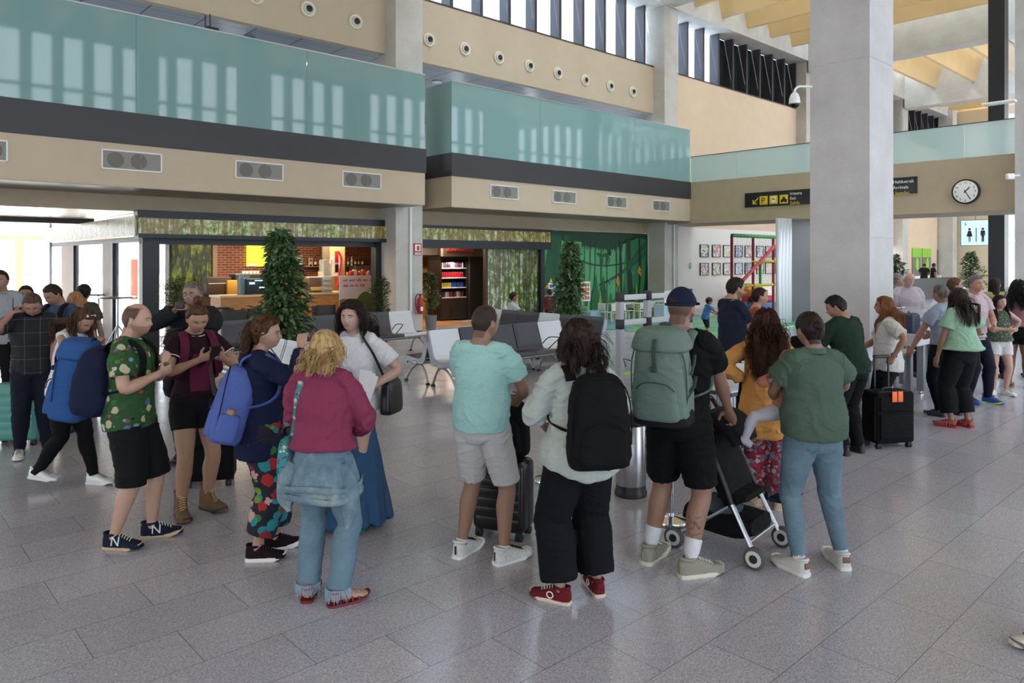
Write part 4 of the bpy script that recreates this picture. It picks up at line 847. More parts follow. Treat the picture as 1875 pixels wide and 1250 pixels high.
# dark tub chairs and round table
def tub_chair(px, b, rz, label):
    t = empty('tub_chair', W(ax(px, b), b, .012), TH+rz, label, 'chair', 'dark tub chairs in the cafe'); m = MB(); m.rbox(-.24, .24, -.24, .2, .40, .5, .05); m.build('seat', M('#4a4743', .6), t)
    m = MB(); pts = [(.30*math.sin(an), .03+.27*-math.cos(an)*-1, .62) for an in [PI*(-.62+1.24*i/10) for i in range(11)]]
    m.tube([(x, y, z) for x, y, z in pts], [(.15, .025)]*11, ref=(0, 0, 1), n=10, pw=3); m.v = [(v[0], v[1], v[2]) for v in m.v]; m.build('backrest', M('#3a3733', .55), t)
    for x in (-.2, .2):
        for y in (-.18, .16): m = MB(); m.tube([(x*1.15, y*1.15, 0), (x, y, .42)], .011, n=6); m.build('leg', BLACK, t)
tub_chair(428, 17.9, PI*.85, 'dark tub chair at the left of the cafe front'); tub_chair(458, 18.1, PI*1.2, 'dark tub chair beside the tall potted tree in the cafe'); tub_chair(592, 18.2, PI, 'dark tub chair behind the woman with sunglasses on her hair'); tub_chair(405, 18.6, 0, 'dark tub chair half hidden by the man in grey jacket')
t = empty('bistro_table', W(ax(420, 17.85), 17.85-.0, .012), TH, 'small round dark cafe table before the tub chair', 'table'); t.location = W(ax(414, 18.1), 18.1, .012)
m = MB(); m.lathe([(.3, .70), (.3, .725)], n=28); m.build('tabletop', M('#5a5048', .4), t); m = MB(); m.cyl((0, 0, .02), (0, 0, .7), .02); m.build('pole', BLACK, t); m = MB(); m.lathe([(.2, 0), (.2, .015), (.03, .03)], n=20); m.build('base', BLACK, t)
# ---- shop: fridge, panel, steel racks
t = empty('drinks_fridge', W(ax(808, 19.0), 19.0), TH, 'open drinks fridge with lit shelves of cans and bottles', 'fridge'); L = ax(857, 19.0)-ax(808, 19.0)
m = MB(); m.box(-.03, .02, 0, .7, 0, 2.1); m.box(L-.02, L+.03, 0, .7, 0, 2.1); m.box(-.03, L+.03, .65, .7, 0, 2.1); m.box(-.03, L+.03, 0, .7, 1.98, 2.1); m.build('housing', M('#1c1715', .4), t)
m = MB(); m.box(.0, L, .02, .68, .04, .72); m.build('base_unit', M('#33221a', .45), t); m = MB(); m.box(.35*L, .85*L, .0, .02, .12, .45); m.build('grille', M('#241a14', .6), t)
sz = (.74, 1.06, 1.38, 1.70)
for z in sz: m = MB(); m.box(.02, L-.02, .06, .6, z, z+.03); m.build('shelf', M('#e8ddd0', .4), t)
lamp('fridge_lamp', W(ax(832, 18.9), 18.9, 1.92), .5, 5, (1, .9, .8), (0, 0, 0))
CANS = [M(c, .3, .2) for c in ('#b01c2a', '#2b4aa0', '#c8b02a', '#c8c0b8', '#7a2a6a', '#202830')]
n_ = 0
for j, z in enumerate(sz):
    for i in range(13):
        m = MB(); m.lathe([(.03, 0), (.033, .01), (.033, .15), (.02, .18 if j != 1 else .15)], n=10)
        c = CANS[(0 if j == 2 else (2 if i < 6 else 1) if j == 1 else (i*5+j) % 6)]
        tag(m.build('drink_can', c, None, W(ax(808, 19.0)+.08+i*(L-.16)/12.5, 19.0+.15, z+.031), TH), ('coloured drink can standing on the lowest fridge shelf', 'yellow or blue drink can on the second fridge shelf', 'red drink can on the third fridge shelf', 'coloured small bottle on the top fridge shelf')[j], 'can', 'drink cans on the %s fridge shelf' % ('lowest', 'second', 'third', 'top')[j])
a0 = ax(808, 18.95); a1 = ax(890, 18.95)
m = MB(); m.box(a0, a1, 18.85, 18.98, 2.1, 2.92); struct('wall_shop_header', m, M('#6a5648', .7))
t = empty('shop_lettering', W(a0+.12, 18.84, 2.2), TH, 'two rows of red lettering above the drinks fridge', 'lettering'); m = MB()
for z, n2 in ((.30, 9), (.06, 19)):
    x = 0
    for k in range(n2): m.rbox(x, x+.04, -.012, 0, z, z+rr.choice((.09, .12)), .004); x += .058 if (k+1) % 7 else .085
m.build('red_print', M('#c83a30', .5), t)
m = MB(); m.box(ax(858, 18.95)+.02, a1, 18.9, 19.1, 0, 2.1); struct('wall_shop_panel', m, M('#26211f', .5))
m = MB(); m.box(13.95, 18, 21.2, 21.4, 0, 2.95); struct('wall_shop_back', m, M('#b98f52', .6))
lamp('shop_fill', W(14.2, 19.0, 2.85), .8, 22, (1, .84, .62), (0, 0, TH))  # area light added to brighten the shop header
t = empty('steel_shelving', W(ax(766, 20.4), 20.4), TH, 'steel and glass shelving inside the shop behind the shrub', 'shelving')
for z in (.9, 1.3, 1.7, 2.1): m = MB(); m.box(0, 1.7, 0, .5, z, z+.03); m.build('shelf', STEEL, t)
m = MB(); m.box(0, 1.7, .0, .5, 0, .9); m.build('base_unit', M('#c89a54', .5), t); m = MB(); m.box(0, .04, 0, .04, 0, 2.3); m.box(1.66, 1.7, 0, .04, 0, 2.3); m.box(.83, .86, 0, .03, .9, 2.3); m.build('upright', STEEL, t); m = MB(); m.box(0, 1.7, 0, .45, 2.15, 2.42); m.build('top_unit', M('#8a8078', .4, .4), t)
# ---- outside at left: railings, canopy, bar tables
OR = M('#c0472e', .6); 
t = empty('car_park_fence', W(-2, 40), TH, 'red and white car park fence seen through the entrance glazing', 'fence')
for i in range(12):
    m = MB(); m.box(-14+i*3-.15, -14+i*3+.15, -.1, .1, 0, 2.0); m.build('post', OR, t)
m = MB(); m.box(-14, 19, -.05, .05, 1.2, 1.32); m.box(-14, 19, -.05, .05, .55, .65); m.build('rail', M('#e0d8d0', .6), t); m = MB(); m.box(-14, 16, -.1, .1, 2.9, 3.1); m.box(-8, -7.8, -.1, .1, 0, 2.9); m.box(8, 8.3, -.1, .1, 0, 2.9); m.build('gantry', M('#c88a70', .6), t)
m = MB(); m.box(-9, 6, 0, 6, 2.3, 2.5); m.box(-8, -7.8, 1, 1.2, 0, 2.3); m.box(5, 5.2, 1, 1.2, 0, 2.3); tag(m.build('canopy', M('#cfd4d6', .5), None, W(-3, 46), TH), 'flat white canopy roof standing outside in the car park', 'canopy')
m = MB(); 
for i in range(30): m.box(-60+i*5, -55+i*5, 0, 8, 0, 5+3*math.sin(i*1.3)+2*math.sin(i*2.9))
tag(m.build('distant_buildings', M('#aab0b4', .9), None, W(-10, 120), TH), 'hazy pale buildings along the horizon outside', 'buildings')
for px, Y in ((215, 17.5), (180, 19)):
    t = empty('bar_table', Vector(((px-937.5)/F*Y, Y, 0)), TH, 'round steel standing table %s the side door' % ('just inside' if px == 215 else 'beyond'), 'table')
    m = MB(); m.lathe([(.42, 1.08), (.43, 1.10), (.42, 1.12)], n=30); m.build('tabletop', STEEL, t); m = MB(); m.cyl((0, 0, .1), (0, 0, 1.08), .03)
    for k in range(3): m.tube([(0, 0, .45), (.3*math.cos(k*2.1), .3*math.sin(k*2.1), 0)], .015, n=6)
    m.build('stand', STEEL, t)
# ---- bin, stanchions
t = empty('litter_bin', P(1155, 905), 0, 'round brushed steel litter bin with black lid and base', 'bin')
m = MB(); m.lathe([(.125, .09), (.128, .10), (.128, .60), (.125, .605)], n=36); m.build('body', M('#b4b4b6', .3, 1), t)
m = MB(); m.lathe([(.135, 0), (.137, .03), (.128, .05), (.126, .095)], n=36); m.build('base', BLACK, t)
m = MB(); m.lathe([(.132, .60), (.135, .62), (.133, .665), (.12, .69), (.08, .70), (.0, .70)], n=36, cap=False); m.build('lid', BLACK, t)
st0 = None
for px, py, lb in ((1228, 955, 'chrome stanchion post between the legs of the man in the blue cap'), (1008, 882, 'chrome stanchion base behind the woman in wide navy trousers')):
    if st0 is None:
        st0 = empty('stanchion', P(px, py), 0, lb, 'stanchion', 'chrome queue stanchions'); m = MB(); m.lathe([(.15, 0), (.155, .012), (.15, .03), (.05, .045), (.03, .05)], n=36); m.build('base', CHROME, st0)
        m = MB(); m.cyl((0, 0, .04), (0, 0, .93), .028, 20); m.build('pole', CHROME, st0); m = MB(); m.lathe([(.032, .88), (.034, .95), (.028, .965)], n=20); m.build('belt_head', BLACK, st0)
    else: copy_tree(st0, P(px, py), label=lb)
# ---- inspection tables along the queue, trays, boxes
def table(a0, a1, b0, b1, label):
    t = empty('inspection_table', W(a0, b0), TH, label, 'table', 'long aluminium framed tables'); L, D = a1-a0, b1-b0
    m = MB(); m.rbox(0, L, 0, D, .79, .81, .004); m.build('tabletop', M('#c8c9cc', .25), t); m = MB(); m.box(.01, L-.01, .01, D-.01, .755, .79); m.build('frame', M('#26272a', .4), t)
    for x in (.02, L-.12):
        for y in (.02, D-.12):
            m = MB(); 
            for k in range(2): m.rbox(x+k*.05, x+k*.05+.046, y, y+.10, .05, .755, .01)
            m.build('leg', M('#7f8288', .35, .7), t); m = MB(); m.lathe([(.03, 0), (.03, .012), (.012, .02), (.012, .05)], (x+.03, y+.05, 0), 12); m.lathe([(.03, 0), (.03, .012), (.012, .02), (.012, .05)], (x+.075, y+.05, 0), 12); m.build('foot', CHROME, t)
table(8.72, 10.52, 3.54, 4.20, 'aluminium framed table carrying the blue suitcase tray, left of light blue shirt man'); table(6.8, 8.64, 3.54, 4.20, 'aluminium framed table behind the man in green sweater'); table(5.95, 6.72, 3.54, 4.20, 'aluminium framed table behind the orange tunic and stroller')
def tray(a, b, z, rz, label, w_=.62, d_=.42, h_=.13):
    m = MB(); e = [(w_/2-.05, d_/2-.05, 0), (w_/2-.01, d_/2-.01, h_), (w_/2+.015, d_/2+.015, h_), (w_/2+.015, d_/2+.015, h_+.012), (w_/2-.02, d_/2-.02, h_+.012), (w_/2-.06, d_/2-.06, .012)]
    def rr_(x, y, z):
        c = .06; o_ = []
        for sx, sy, a0_ in ((1, 1, 0), (-1, 1, PI/2), (-1, -1, PI), (1, -1, 1.5*PI)):
            for k in range(4): an = a0_+k*PI/6; o_.append((sx*(x-c)+c*math.cos(an), sy*(y-c)+c*math.sin(an), z))
        return o_
    v = []
    for q in e: v += rr_(*q)
    n = 16; f = [(i*n+j, i*n+(j+1) % n, (i+1)*n+(j+1) % n, (i+1)*n+j) for i in range(5) for j in range(n)]+[tuple(range(n))[::-1], tuple(range(5*n, 6*n))]
    m.add(v, f, 0, True); return put(m, 'plastic_tray', M('#dcdde2', .35), a, b, z, label, 'tray', rz)
tray(ax(1668, 3.84), 3.84, .811, 0, 'white plastic tray holding the open blue suitcase on the table', .8, .5, .16)
tray(6.42, 3.75, .811, .1, 'white plastic tray on the table left of the orange tunic woman'); tray(7.15, 3.75, .811, 0, 'white plastic tray on the table behind the baby'); tray(9.0, 3.72, .811, 0, 'empty white plastic tray beside the woman in white tee')
t = empty('tray_trolley', V_(1.70, 8.1), TH, 'stack of nested white trays standing behind the teal backpack', 'tray stack')
for k in range(22):
    m = MB(); z = .14+k*.045; m.rbox(-.26, .26, -.2, .2, z, z+.018, .008); m.rbox(-.24, .24, -.18, .18, z+.018, z+.045, .008); m.build('stacked_tray', WHP, t)
m = MB(); m.box(-.25, .25, -.2, .2, .08, .14); m.build('trolley_base', ALU, t)
for x in (-.2, .2): m = MB(); m.lathe([(.01, 0), (.04, .02), (.04, .06), (.01, .08)], (x, 0, 0), 10); m.build('wheel', BLACK, t)
AC = glass('#dfe8ee', .22, .04, 'clear_acrylic')
def clear_box(c, w_, d_, h_, label):
    t = empty('clear_box', c, TH, label, 'box', 'clear acrylic boxes'); m = MB(); T = .006
    m.box(-w_/2, w_/2, -d_/2, -d_/2+T, 0, h_); m.box(-w_/2, w_/2, d_/2-T, d_/2, 0, h_); m.box(-w_/2, -w_/2+T, -d_/2, d_/2, 0, h_); m.box(w_/2-T, w_/2, -d_/2, d_/2, 0, h_); m.box(-w_/2, w_/2, -d_/2, d_/2, 0, T); m.build('acrylic_panel', AC, t)
    m = MB(); 
    for y in (-d_/2, d_/2-.008): m.box(-w_/2, w_/2, y, y+.008, h_-.012, h_)
    m.build('rim', M('#e6ecef', .3), t); return t
clear_box(A(1668, 640, 10.8)*1, .55, .4, .45, 'clear acrylic box on the stand left of the light blue shirt man').location = W(12.1, 4.12, .811)
clear_box(Vector(((1465-937.5)/F*8.6, 8.6, .82)), .5, .4, .38, 'clear acrylic box between the orange tunic and green shirt women')
table(11.8, 12.4, 3.85, 4.4, 'small aluminium framed table beyond the near pillar carrying the acrylic box')
# white lounge seats farther back
for px, Y in ((1692, 13.6), (1710, 14.2)):
    t = empty('lounge_seat', Vector(((px-937.5)/F*Y, Y, .0)), TH-PI*.75, 'white tilted lounge seat, %s of the pair behind the elderly man' % ('left' if px == 1692 else 'right'), 'seat', 'white lounge seats')
    m = MB(); v = [(-.3, -.35, .62), (.3, -.35, .62), (.3, .1, .72), (-.3, .1, .72), (-.3, .42, 1.48), (.3, .42, 1.48)]; v += [(x, y+.03, z-.04) for x, y, z in v]
    m.add(v, [(0, 1, 2, 3), (3, 2, 5, 4), (6, 9, 8, 7), (9, 10, 11, 8), (0, 6, 7, 1), (4, 5, 11, 10), (0, 3, 9, 6), (3, 4, 10, 9), (1, 7, 8, 2), (2, 8, 11, 5)]); m.build('seat_shell', SEATW, t)
    m = MB(); m.box(-.25, .25, -.1, .2, .0, .62); m.build('pedestal', M('#6c7076', .4), t)
m = MB(); m.rbox(-.35, .35, -.3, .3, 0, 1.0, .03); tag(m.build('white_counter', M('#d9dde0', .4), None, Vector(((1795-937.5)/F*13.5, 13.5, 0)), TH), 'white service counter behind the man in pink tee', 'counter')
# ================================================ PEOPLE
V = Vector
def Rz(d): return Matrix.Rotation(math.radians(d), 3, 'Z')
def Rx(d): return Matrix.Rotation(math.radians(d), 3, 'X')
def Ry(d): return Matrix.Rotation(math.radians(d), 3, 'Y')
SKIN = {}
def skin(c):
    if c in SKIN: return SKIN[c]
    t = NT('skin'); l = mute(c, .88, .56); r = t.new('ShaderNodeValToRGB'); e = r.color_ramp.elements
    e[0].color = tuple(x*.9 for x in l[:3])+(1,); e[1].color = tuple(min(1, x*1.08) for x in l[:3])+(1,); t.l.new(t.noise(22, 4), r.inputs[0])
    at = t.new('ShaderNodeAttribute'); at.attribute_name = 'paint'
    mx = t.new('ShaderNodeMix'); mx.data_type = 'RGBA'; t.l.new(at.outputs['Alpha'], mx.inputs[0]); t.l.new(r.outputs[0], mx.inputs[6]); t.l.new(at.outputs['Color'], mx.inputs[7])
    t.l.new(mx.outputs[2], t.b.inputs['Base Color']); t.b.inputs['Roughness'].default_value = .5; t.b.inputs['Specular IOR Level'].default_value = .35
    t.b.inputs['Subsurface Weight'].default_value = .08; t.b.inputs['Subsurface Radius'].default_value = (.012, .005, .003); SKIN[c] = t.m; return t.m
def hairmat(c, c2=None):
    k = 'hair'+c+str(c2)
    if k in MC: return MC[k]
    t = NT('hair'); t.base(t.ramp(t.noise(38, 4, t.co((1.4, 1.4, .35))), [(.3, c), (.7, c2 or c)])); t.b.inputs['Roughness'].default_value = .55; t.b.inputs['Specular IOR Level'].default_value = .18
    t.bump(t.noise(110, 3, t.co((1, 1, .18))), .6, .01); MC[k] = t.m; return t.m
def ik(a, b, l1, l2, hint):
    """middle joint of a two-bone chain"""
    d = b-a; L = min(max(d.length, abs(l1-l2)+.005), (l1+l2)*.999); dn = d.normalized() if d.length > 1e-6 else V((0, 0, -1))
    x = (l1*l1-l2*l2+L*L)/(2*L); h = math.sqrt(max(l1*l1-x*x, 0)); hv = hint-dn*hint.dot(dn); hv = hv.normalized() if hv.length > 1e-6 else dn.orthogonal().normalized()
    return a+dn*x+hv*h, a+dn*L
class Head:                      # head surface in head axes: y forward, z up, origin at the skull centre
    def __init__(s, hs, fem=0, child=0): s.h = hs; s.fem = fem; s.ch = child
    def pt(s, u, off=0.0):
        ux, uy, uz = u.x, u.y, u.z; h = s.h; n = V(u)
        x = ux*.335; y = uy*.42; z = uz*.5
        if uz < 0:
            k = (-uz)**1.5; x *= 1-.30*k-(.06*k if s.fem else 0)
            if uy < 0: y *= 1-.42*min(1, (-uz)**.9); 
            else: y *= 1+.10*k*uy
            if uy > 0: z *= 1-.02*uy
        else: x *= 1+.06*math.sin(uz*PI)*.6; y += -.02*uz
        if uy > 0:                                   # the face
            q = uy*uy; y -= .025*q*math.exp(-((uz-.02)/.25)**2)
            ax_ = abs(x)
            f = lambda cx, cz, sx, sz, am: am*math.exp(-((ax_-cx)/sx)**2-((z-cz)/sz)**2)*min(1, uy*1.6)
            y += f(0, -.10, .035, .045, .085)+f(0, -.03, .028, .07, .045)        # nose
            y -= f(.135, .015, .062, .045, .040)                                # eye sockets
            y += f(.10, .085, .12, .03, .014)+f(0, -.215, .075, .018, .020)+f(0, -.245, .065, .018, .018)  # brow, lips
            y += f(0, -.36, .08, .07, .035)+f(.17, -.09, .08, .07, .016)        # chin, cheeks
        p = V((x, y, z))*h; return p+n*off*1.0
    def mesh(s, m, n=40, k=30):
        vs = []
        for i in range(k+1):
            th = PI*i/k
            for j in range(n):
                an = 2*PI*j/n; u = V((math.sin(th)*math.cos(an), math.sin(th)*math.sin(an), math.cos(th))); vs.append(s.pt(u))
        f = [(i*n+j, (i+1)*n+j, (i+1)*n+(j+1) % n, i*n+(j+1) % n) for i in range(k) for j in range(n)]
        return vs, f
def dirs(n, k):
    return [V((math.sin(PI*i/k)*math.cos(2*PI*j/n), math.sin(PI*i/k)*math.sin(2*PI*j/n), math.cos(PI*i/k))) for i in range(k+1) for j in range(n)]
def hairline(u, style):                                # >0 inside the hair
    az = math.atan2(abs(u.x), u.y)                     # 0 front, pi back
    el = math.asin(max(-1, min(1, u.z)))
    if az < 1.0: lo = .62-.10*(az/1.0)
    elif az < 1.35: lo = .52-1.5*(az-1.0)
    elif az < 1.75: lo = -.02+(.12 if az > 1.5 else 0)
    else: lo = -.05-.72*min(1, (az-1.75)/.6)
    if style == 'receding': lo += .30*max(0, 1-az/1.2)+(.22*math.exp(-((az-.55)/.3)**2))
    if style == 'bald':
        lo += .55*max(0, 1-az/1.5)
        return min(el-lo, .9-el+max(0, az-2.2)*.2)
    return el-lo
class Fig:
    def __init__(s, name, pos, yaw, H, label, skinc='#c09078', fem=0, heavy=1.0, lean=0, side=0, head=(0, 0, 0), feet=((-.07, 0, 0, 0), (.07, 0, 0, 0)), L=None, R=None,
                 voxel=.0065, hip=(0, 0), build='person', tw=0, headscale=1.0, seat=None, knee=(0, 1), sh=1.0, sink=0.0, lpalm=None, rpalm=None, lcurl=.4, rcurl=.4, hname='person', slim=1.0, bare=False):
        s.slim = slim; s.fk = 1.0 if bare else .74
        s.H = H; s.pos = V(pos); s.yaw = yaw; s.fem = fem; s.hv = heavy; s.voxel = voxel
        s.root = empty(hname, s.pos, math.radians(yaw), label, 'person')
        h = H; s.skinc = skinc
        # spine
        s.pel = V((hip[0]*h, hip[1]*h, (.525-sink)*h)) if seat is None else V((0, 0, seat))
        B = Ry(side) @ Rx(-lean) if True else None
        s.B = Rz(tw) @ B; s.Bh = Ry(side*.3) @ Rx(-lean*.35)
        s.waist = s.pel+s.Bh @ V((0, 0, .089*h)); s.chest = s.waist+s.B @ V((0, 0, .129*h)); s.nb = s.chest+s.B @ V((0, -.004*h, .085*h))
        s.sw = (.099 if not fem else .088)*h*sh
        s.shL = s.chest+s.B @ V((-s.sw, -.004*h, .070*h)); s.shR = s.chest+s.B @ V((s.sw, -.004*h, .070*h))
        hy, hp, hr = head; s.HR = s.B @ Rx(lean*.75) @ Rz(hy) @ Ry(hr) @ Rx(-hp); s.hs = .137*h*headscale*(1 if not fem else .975)
        s.hc = s.nb+s.B @ V((0, .013*h, .039*h))+s.HR @ V((0, .012*h, .053*h*headscale))
        s.head = Head(s.hs, fem)
        # arms: targets given in body axes as fractions of H, measured from the root
        def arm(sh_, spec, sg):
            if spec is None: tgt = V((sg*.145*h, .03*h, .475*h)); hint = V((sg*.5, -1, 0))
            else: tgt = V(spec[0])*h; hint = V(spec[1]) if len(spec) > 1 else V((sg*.4, -1, -.2))
            e, wv = ik(sh_, tgt, .172*h, .150*h, hint); return e, wv
        s.elL, s.wrL = arm(s.shL, L, -1); s.elR, s.wrR = arm(s.shR, R, 1)
        s.palm = {-1: lpalm, 1: rpalm}; s.curl = {-1: lcurl, 1: rcurl}
        # legs
        s.legs = []
        for (sg, (fx, fy, fz, fyaw)) in zip((-1, 1), feet):
            hj = s.pel+V((sg*.048*h, 0, -.012*h)); an = V((fx*h, fy*h, (.045+fz)*h)); fd = Rz(fyaw) @ V((0, 1, 0))
            hint = (fd*.9+V((0, 1, 0))*.6) if seat is None else V((0, .3, 1)); kn, an = ik(hj, an, .245*h, .238*h, hint); s.legs.append((hj, kn, an, fd, fyaw, sg, fz))
    # ---- rings
    def torso_rings(s, ease=0, fem=None):
        h = s.H; hv = s.hv; fem = s.fem if fem is None else fem
        f = [(-.06, .050, .052, -.002), (-.035, .088, .062, -.004), (-.005, .098 if fem else .092, .068, -.008), (.03, .093 if fem else .088, .062, -.006), (.085, .074 if fem else .082, .053, .0)]
        P_, R_ = [], []
        for z, a, b, y in f:
            M_ = s.Bh; P_.append(s.pel+M_ @ V((0, y*h, z*h))); R_.append((a*h*hv+ease, b*h*(hv**1.5)+ease))
        for z, a, b, y in ((.045, .082 if fem else .092, .058 if fem else .060, .002), (.095, .089 if fem else .103, .064 if fem else .064, .004), (.150, .092 if fem else .108, .056, .0), (.185, .075 if fem else .085, .044, -.003), (.203, .045, .036, -.002)):
            P_.append(s.waist+s.B @ V((0, y*h, z*h))); R_.append((a*h*(hv**.7)+ease, b*h*(hv**1.1)+ease))
        return P_, R_
    def limb(s, which, t0, t1, rad, n=7):
        """points and radii along arm/leg between fractions; rad(t)->(ru,rv)"""
    def arm_pts(s, sg):
        sh, el, wr = (s.shL, s.elL, s.wrL) if sg < 0 else (s.shR, s.elR, s.wrR); return sh, el, wr
    def body(s):
        h = s.H; hv = s.hv; m = MB(); X = s.B @ V((1, 0, 0))
        P_, R_ = s.torso_rings(); m.tube(P_, [(a*.90, b*.90) for a, b in R_], X, 22, 3)
        m.tube([s.nb+s.B @ V((0, -.006*h, -.03*h)), s.nb+s.B @ V((0, .0, .02*h)), s.hc+s.HR @ V((0, -.10*s.hs, -.30*s.hs)), s.hc+s.HR @ V((0, -.02*s.hs, -.05*s.hs))], [(.042*h, .038*h), (.034*h*(.9 if s.fem else 1.05), .034*h*(.9 if s.fem else 1.05)), (.033*h*(.88 if s.fem else 1.08), .036*h*(.88 if s.fem else 1.05)), .03*h], X, 16, 3)
        for sg in (-1, 1): m.tube([s.nb+s.B @ V((sg*.01*h, -.008*h, .012*h)), s.nb+s.B @ V((sg*.045*h, -.006*h, -.006*h)), (s.shL if sg < 0 else s.shR)+s.B @ V((0, -.004*h, -.002*h))], [.030*h, .027*h, .020*h], V((0, 1, 0)), 12, 2)
        vs, f = s.head.mesh(m); m.add([s.hc+s.HR @ v for v in vs], f, 0, True)
        for sg in (-1, 1):      # ears
            R4 = (s.HR @ Rz(-sg*22)).to_4x4(); m.sphere(s.hc+s.HR @ V((sg*.338*s.hs, -.03*s.hs, -.02*s.hs)), (.03*s.hs, .075*s.hs, .13*s.hs), 10, 8, 0, R4)
        for sg in (-1, 1):
            sh, el, wr = s.arm_pts(sg); am = hv**.8*(.9 if s.fem else 1.0); fw = (wr-el).normalized(); ua = (el-sh).normalized()
            m.tube([sh-ua*.01*h, sh+ua*.03*h, sh+(el-sh)*.5, el-ua*.015*h, el+fw*.02*h, el+(wr-el)*.35, el+(wr-el)*.75, wr], [.0235*h*am, .0265*h*am, .0265*h*am, .0225*h*am, .0225*h*am, .024*h*am, (.0165*h*am), (.0150*h*am)], X, 14, 3)
            s.hand(m, sg, wr, fw, am)
        for (hj, kn, an, fd, fy, sg, fz) in s.legs:
            lg = hv**.8*(1.02 if s.fem else 1.0)*s.slim; th = (kn-hj).normalized(); shn = (an-kn).normalized(); bk = -fd
            m.tube([hj+V((0, 0, .02*h)), hj+(kn-hj)*.22, hj+(kn-hj)*.6, kn-th*.02*h, kn+shn*.02*h, kn+(an-kn)*.30+bk*.006*h, kn+(an-kn)*.6+bk*.002*h, kn+(an-kn)*.88, an+V((0, 0, -.02*h))],
                   [.054*h*lg, .054*h*lg, .043*h*lg, .034*h*lg, .033*h*lg, (.034*h*lg, .036*h*lg), .027*h*lg, (.0195*h*lg), (.022*h*lg, .024*h*lg)], V((1, 0, 0)), 16, 3)
            # foot
            g = an.z-.0; b0 = an-fd*.028*h; toe = an+fd*.105*h; zb = .012*h+fz*h
            m.tube([V((b0.x, b0.y, zb+.016*h)), V((an.x, an.y, zb+.024*h)), an+fd*.05*h+V((0, 0, zb+.016*h-an.z)), an+fd*.09*h+V((0, 0, zb+.010*h-an.z)), toe+fd*.005*h+V((0, 0, zb+.008*h-toe.z))], [(.016*h*s.fk, .018*h*s.fk), (.020*h*s.fk, .022*h*s.fk), (.024*h*s.fk, .015*h*s.fk), (.026*h*s.fk, .010*h*s.fk), (.014*h*s.fk, .006*h*s.fk)], V((-fd.y, fd.x, 0)), 14, 3)
        hs, hc, HRi = s.hs, s.hc, np.array(s.HR.transposed())
        paint = getattr(s, 'paintf', None)
        def pf(co):
            q = (co-np.array(hc)) @ HRi.T/hs; out = np.zeros((len(co), 4)); x, y, z = np.abs(q[:, 0]), q[:, 1], q[:, 2]
            near = (np.abs(q) < .7).all(1)&(y > .12)
            lip = near & ((x/.095)**2+((z+.232)/.036)**2 < 1); out[lip] = (.42, .13, .12, .85 if s.fem else .45)
            nos = near & ((x-.035)**2/.0006+((z+.135)**2)/.0001 < 1); out[nos] = (.12, .05, .04, .6)
            chk = near & ((x-.2)**2/.012+((z+.12)**2)/.012 < 1); out[chk] = (.55, .22, .18, .16)
            if getattr(s, 'beard', None):
                c, al = s.beard; bz = (np.abs(q) < .75).all(1) & (y > -.02) & (z < -.16+.25*np.clip(x-.22, 0, 1)) & ~((x < .085) & (z > -.265) & (z < -.205)) & (z > -.52)
                out[bz] = tuple(lin(c)[:3])+(al,)
            if getattr(s, 'stub', None):
                c, al = s.stub; sx = hairmask(q); out[sx] = tuple(lin(c)[:3])+(al,)
            if paint: paint(co, out)
            return out
        def hairmask(q):
            r = np.linalg.norm(q/np.array([.335, .42, .5]), axis=1)+1e-9; u = (q/np.array([.335, .42, .5]))/r[:, None]; ok = np.zeros(len(q), bool); idx = np.where((np.abs(q) < .8).all(1) & (q[:, 2] > -.4))[0]
            for i in idx: ok[i] = hairline(V(u[i]), s.stubstyle) > 0
            return ok
        s.bodyo = fuse(m, 'body', skin(s.skinc), s.root, s.voxel, 2, None, pf)
        return s
    def hand(s, m, sg, wr, fw, am):
        h = s.H; hl = h*(.95 if s.fem else 1.0); pn = s.palm[sg]; d = fw; spec = None
        if isinstance(pn, dict): spec = pn; d = V(pn.get('dir', fw)).normalized(); pn = pn.get('n')
        n = V(pn) if pn is not None else V((-sg, 0, 0))       # palm normal, out of the palm
        n = (n-d*n.dot(d)); n = n.normalized() if n.length > 1e-3 else d.orthogonal().normalized()
        w_ = n.cross(d)*1.0                                     # across the palm
        curl = s.curl[sg]; thumb = w_ if w_.dot(V((0, 0, 0))+s.B @ V((0, 1, 0))*1.0) >= 0 else -w_
        if spec and 'thumb' in spec: thumb = V(spec['thumb']); thumb = (thumb-d*thumb.dot(d)-n*thumb.dot(n)).normalized()
        m.tube([wr-d*.01*hl, wr+d*.012*hl, wr+d*.035*hl, wr+d*.058*hl], [(.0150*h*am, .0125*h*am), (.019*hl, .0115*hl), (.0245*hl, .0115*hl), (.0235*hl, .009*hl)], w_, 14, 3)
        if s.voxel > .012:
            m.tube([wr+d*.05*hl, wr+d*.07*hl-n*0+n*curl*.012*hl, wr+d*.088*hl*(1-curl*.3)+n*curl*.03*hl], [(.022*hl, .008*hl), (.02*hl, .007*hl), (.012*hl, .006*hl)], w_, 10, 2); return
        for i, (off, ln, rr) in enumerate(((.0178, .041, .0052), (.0060, .046, .0054), (-.0060, .043, .0052), (-.0175, .034, .0046))):
            b = wr+d*.053*hl+thumb*off*hl; a1 = curl*55*(1+.12*i); a2 = curl*75; p = [b]; cur = b; ang = 0
            for seg, da in ((.45, a1), (.32, a2), (.23, a2*.7)):
                ang += math.radians(da); cur = cur+(d*math.cos(ang)+n*math.sin(ang)+thumb*off*1.2)*ln*seg*hl; p.append(cur)
            m.tube([b-d*.012*hl]+p, [rr*1.05*hl, rr*1.05*hl, rr*hl, rr*.92*hl, rr*.75*hl], w_, 8, 2)
        tb = wr+d*.014*hl+thumb*.016*hl; td = (d*.62+thumb*.72+n*(.25+curl*.5)).normalized(); t2 = (d*.9+thumb*.2+n*(.3+curl*.5)).normalized()
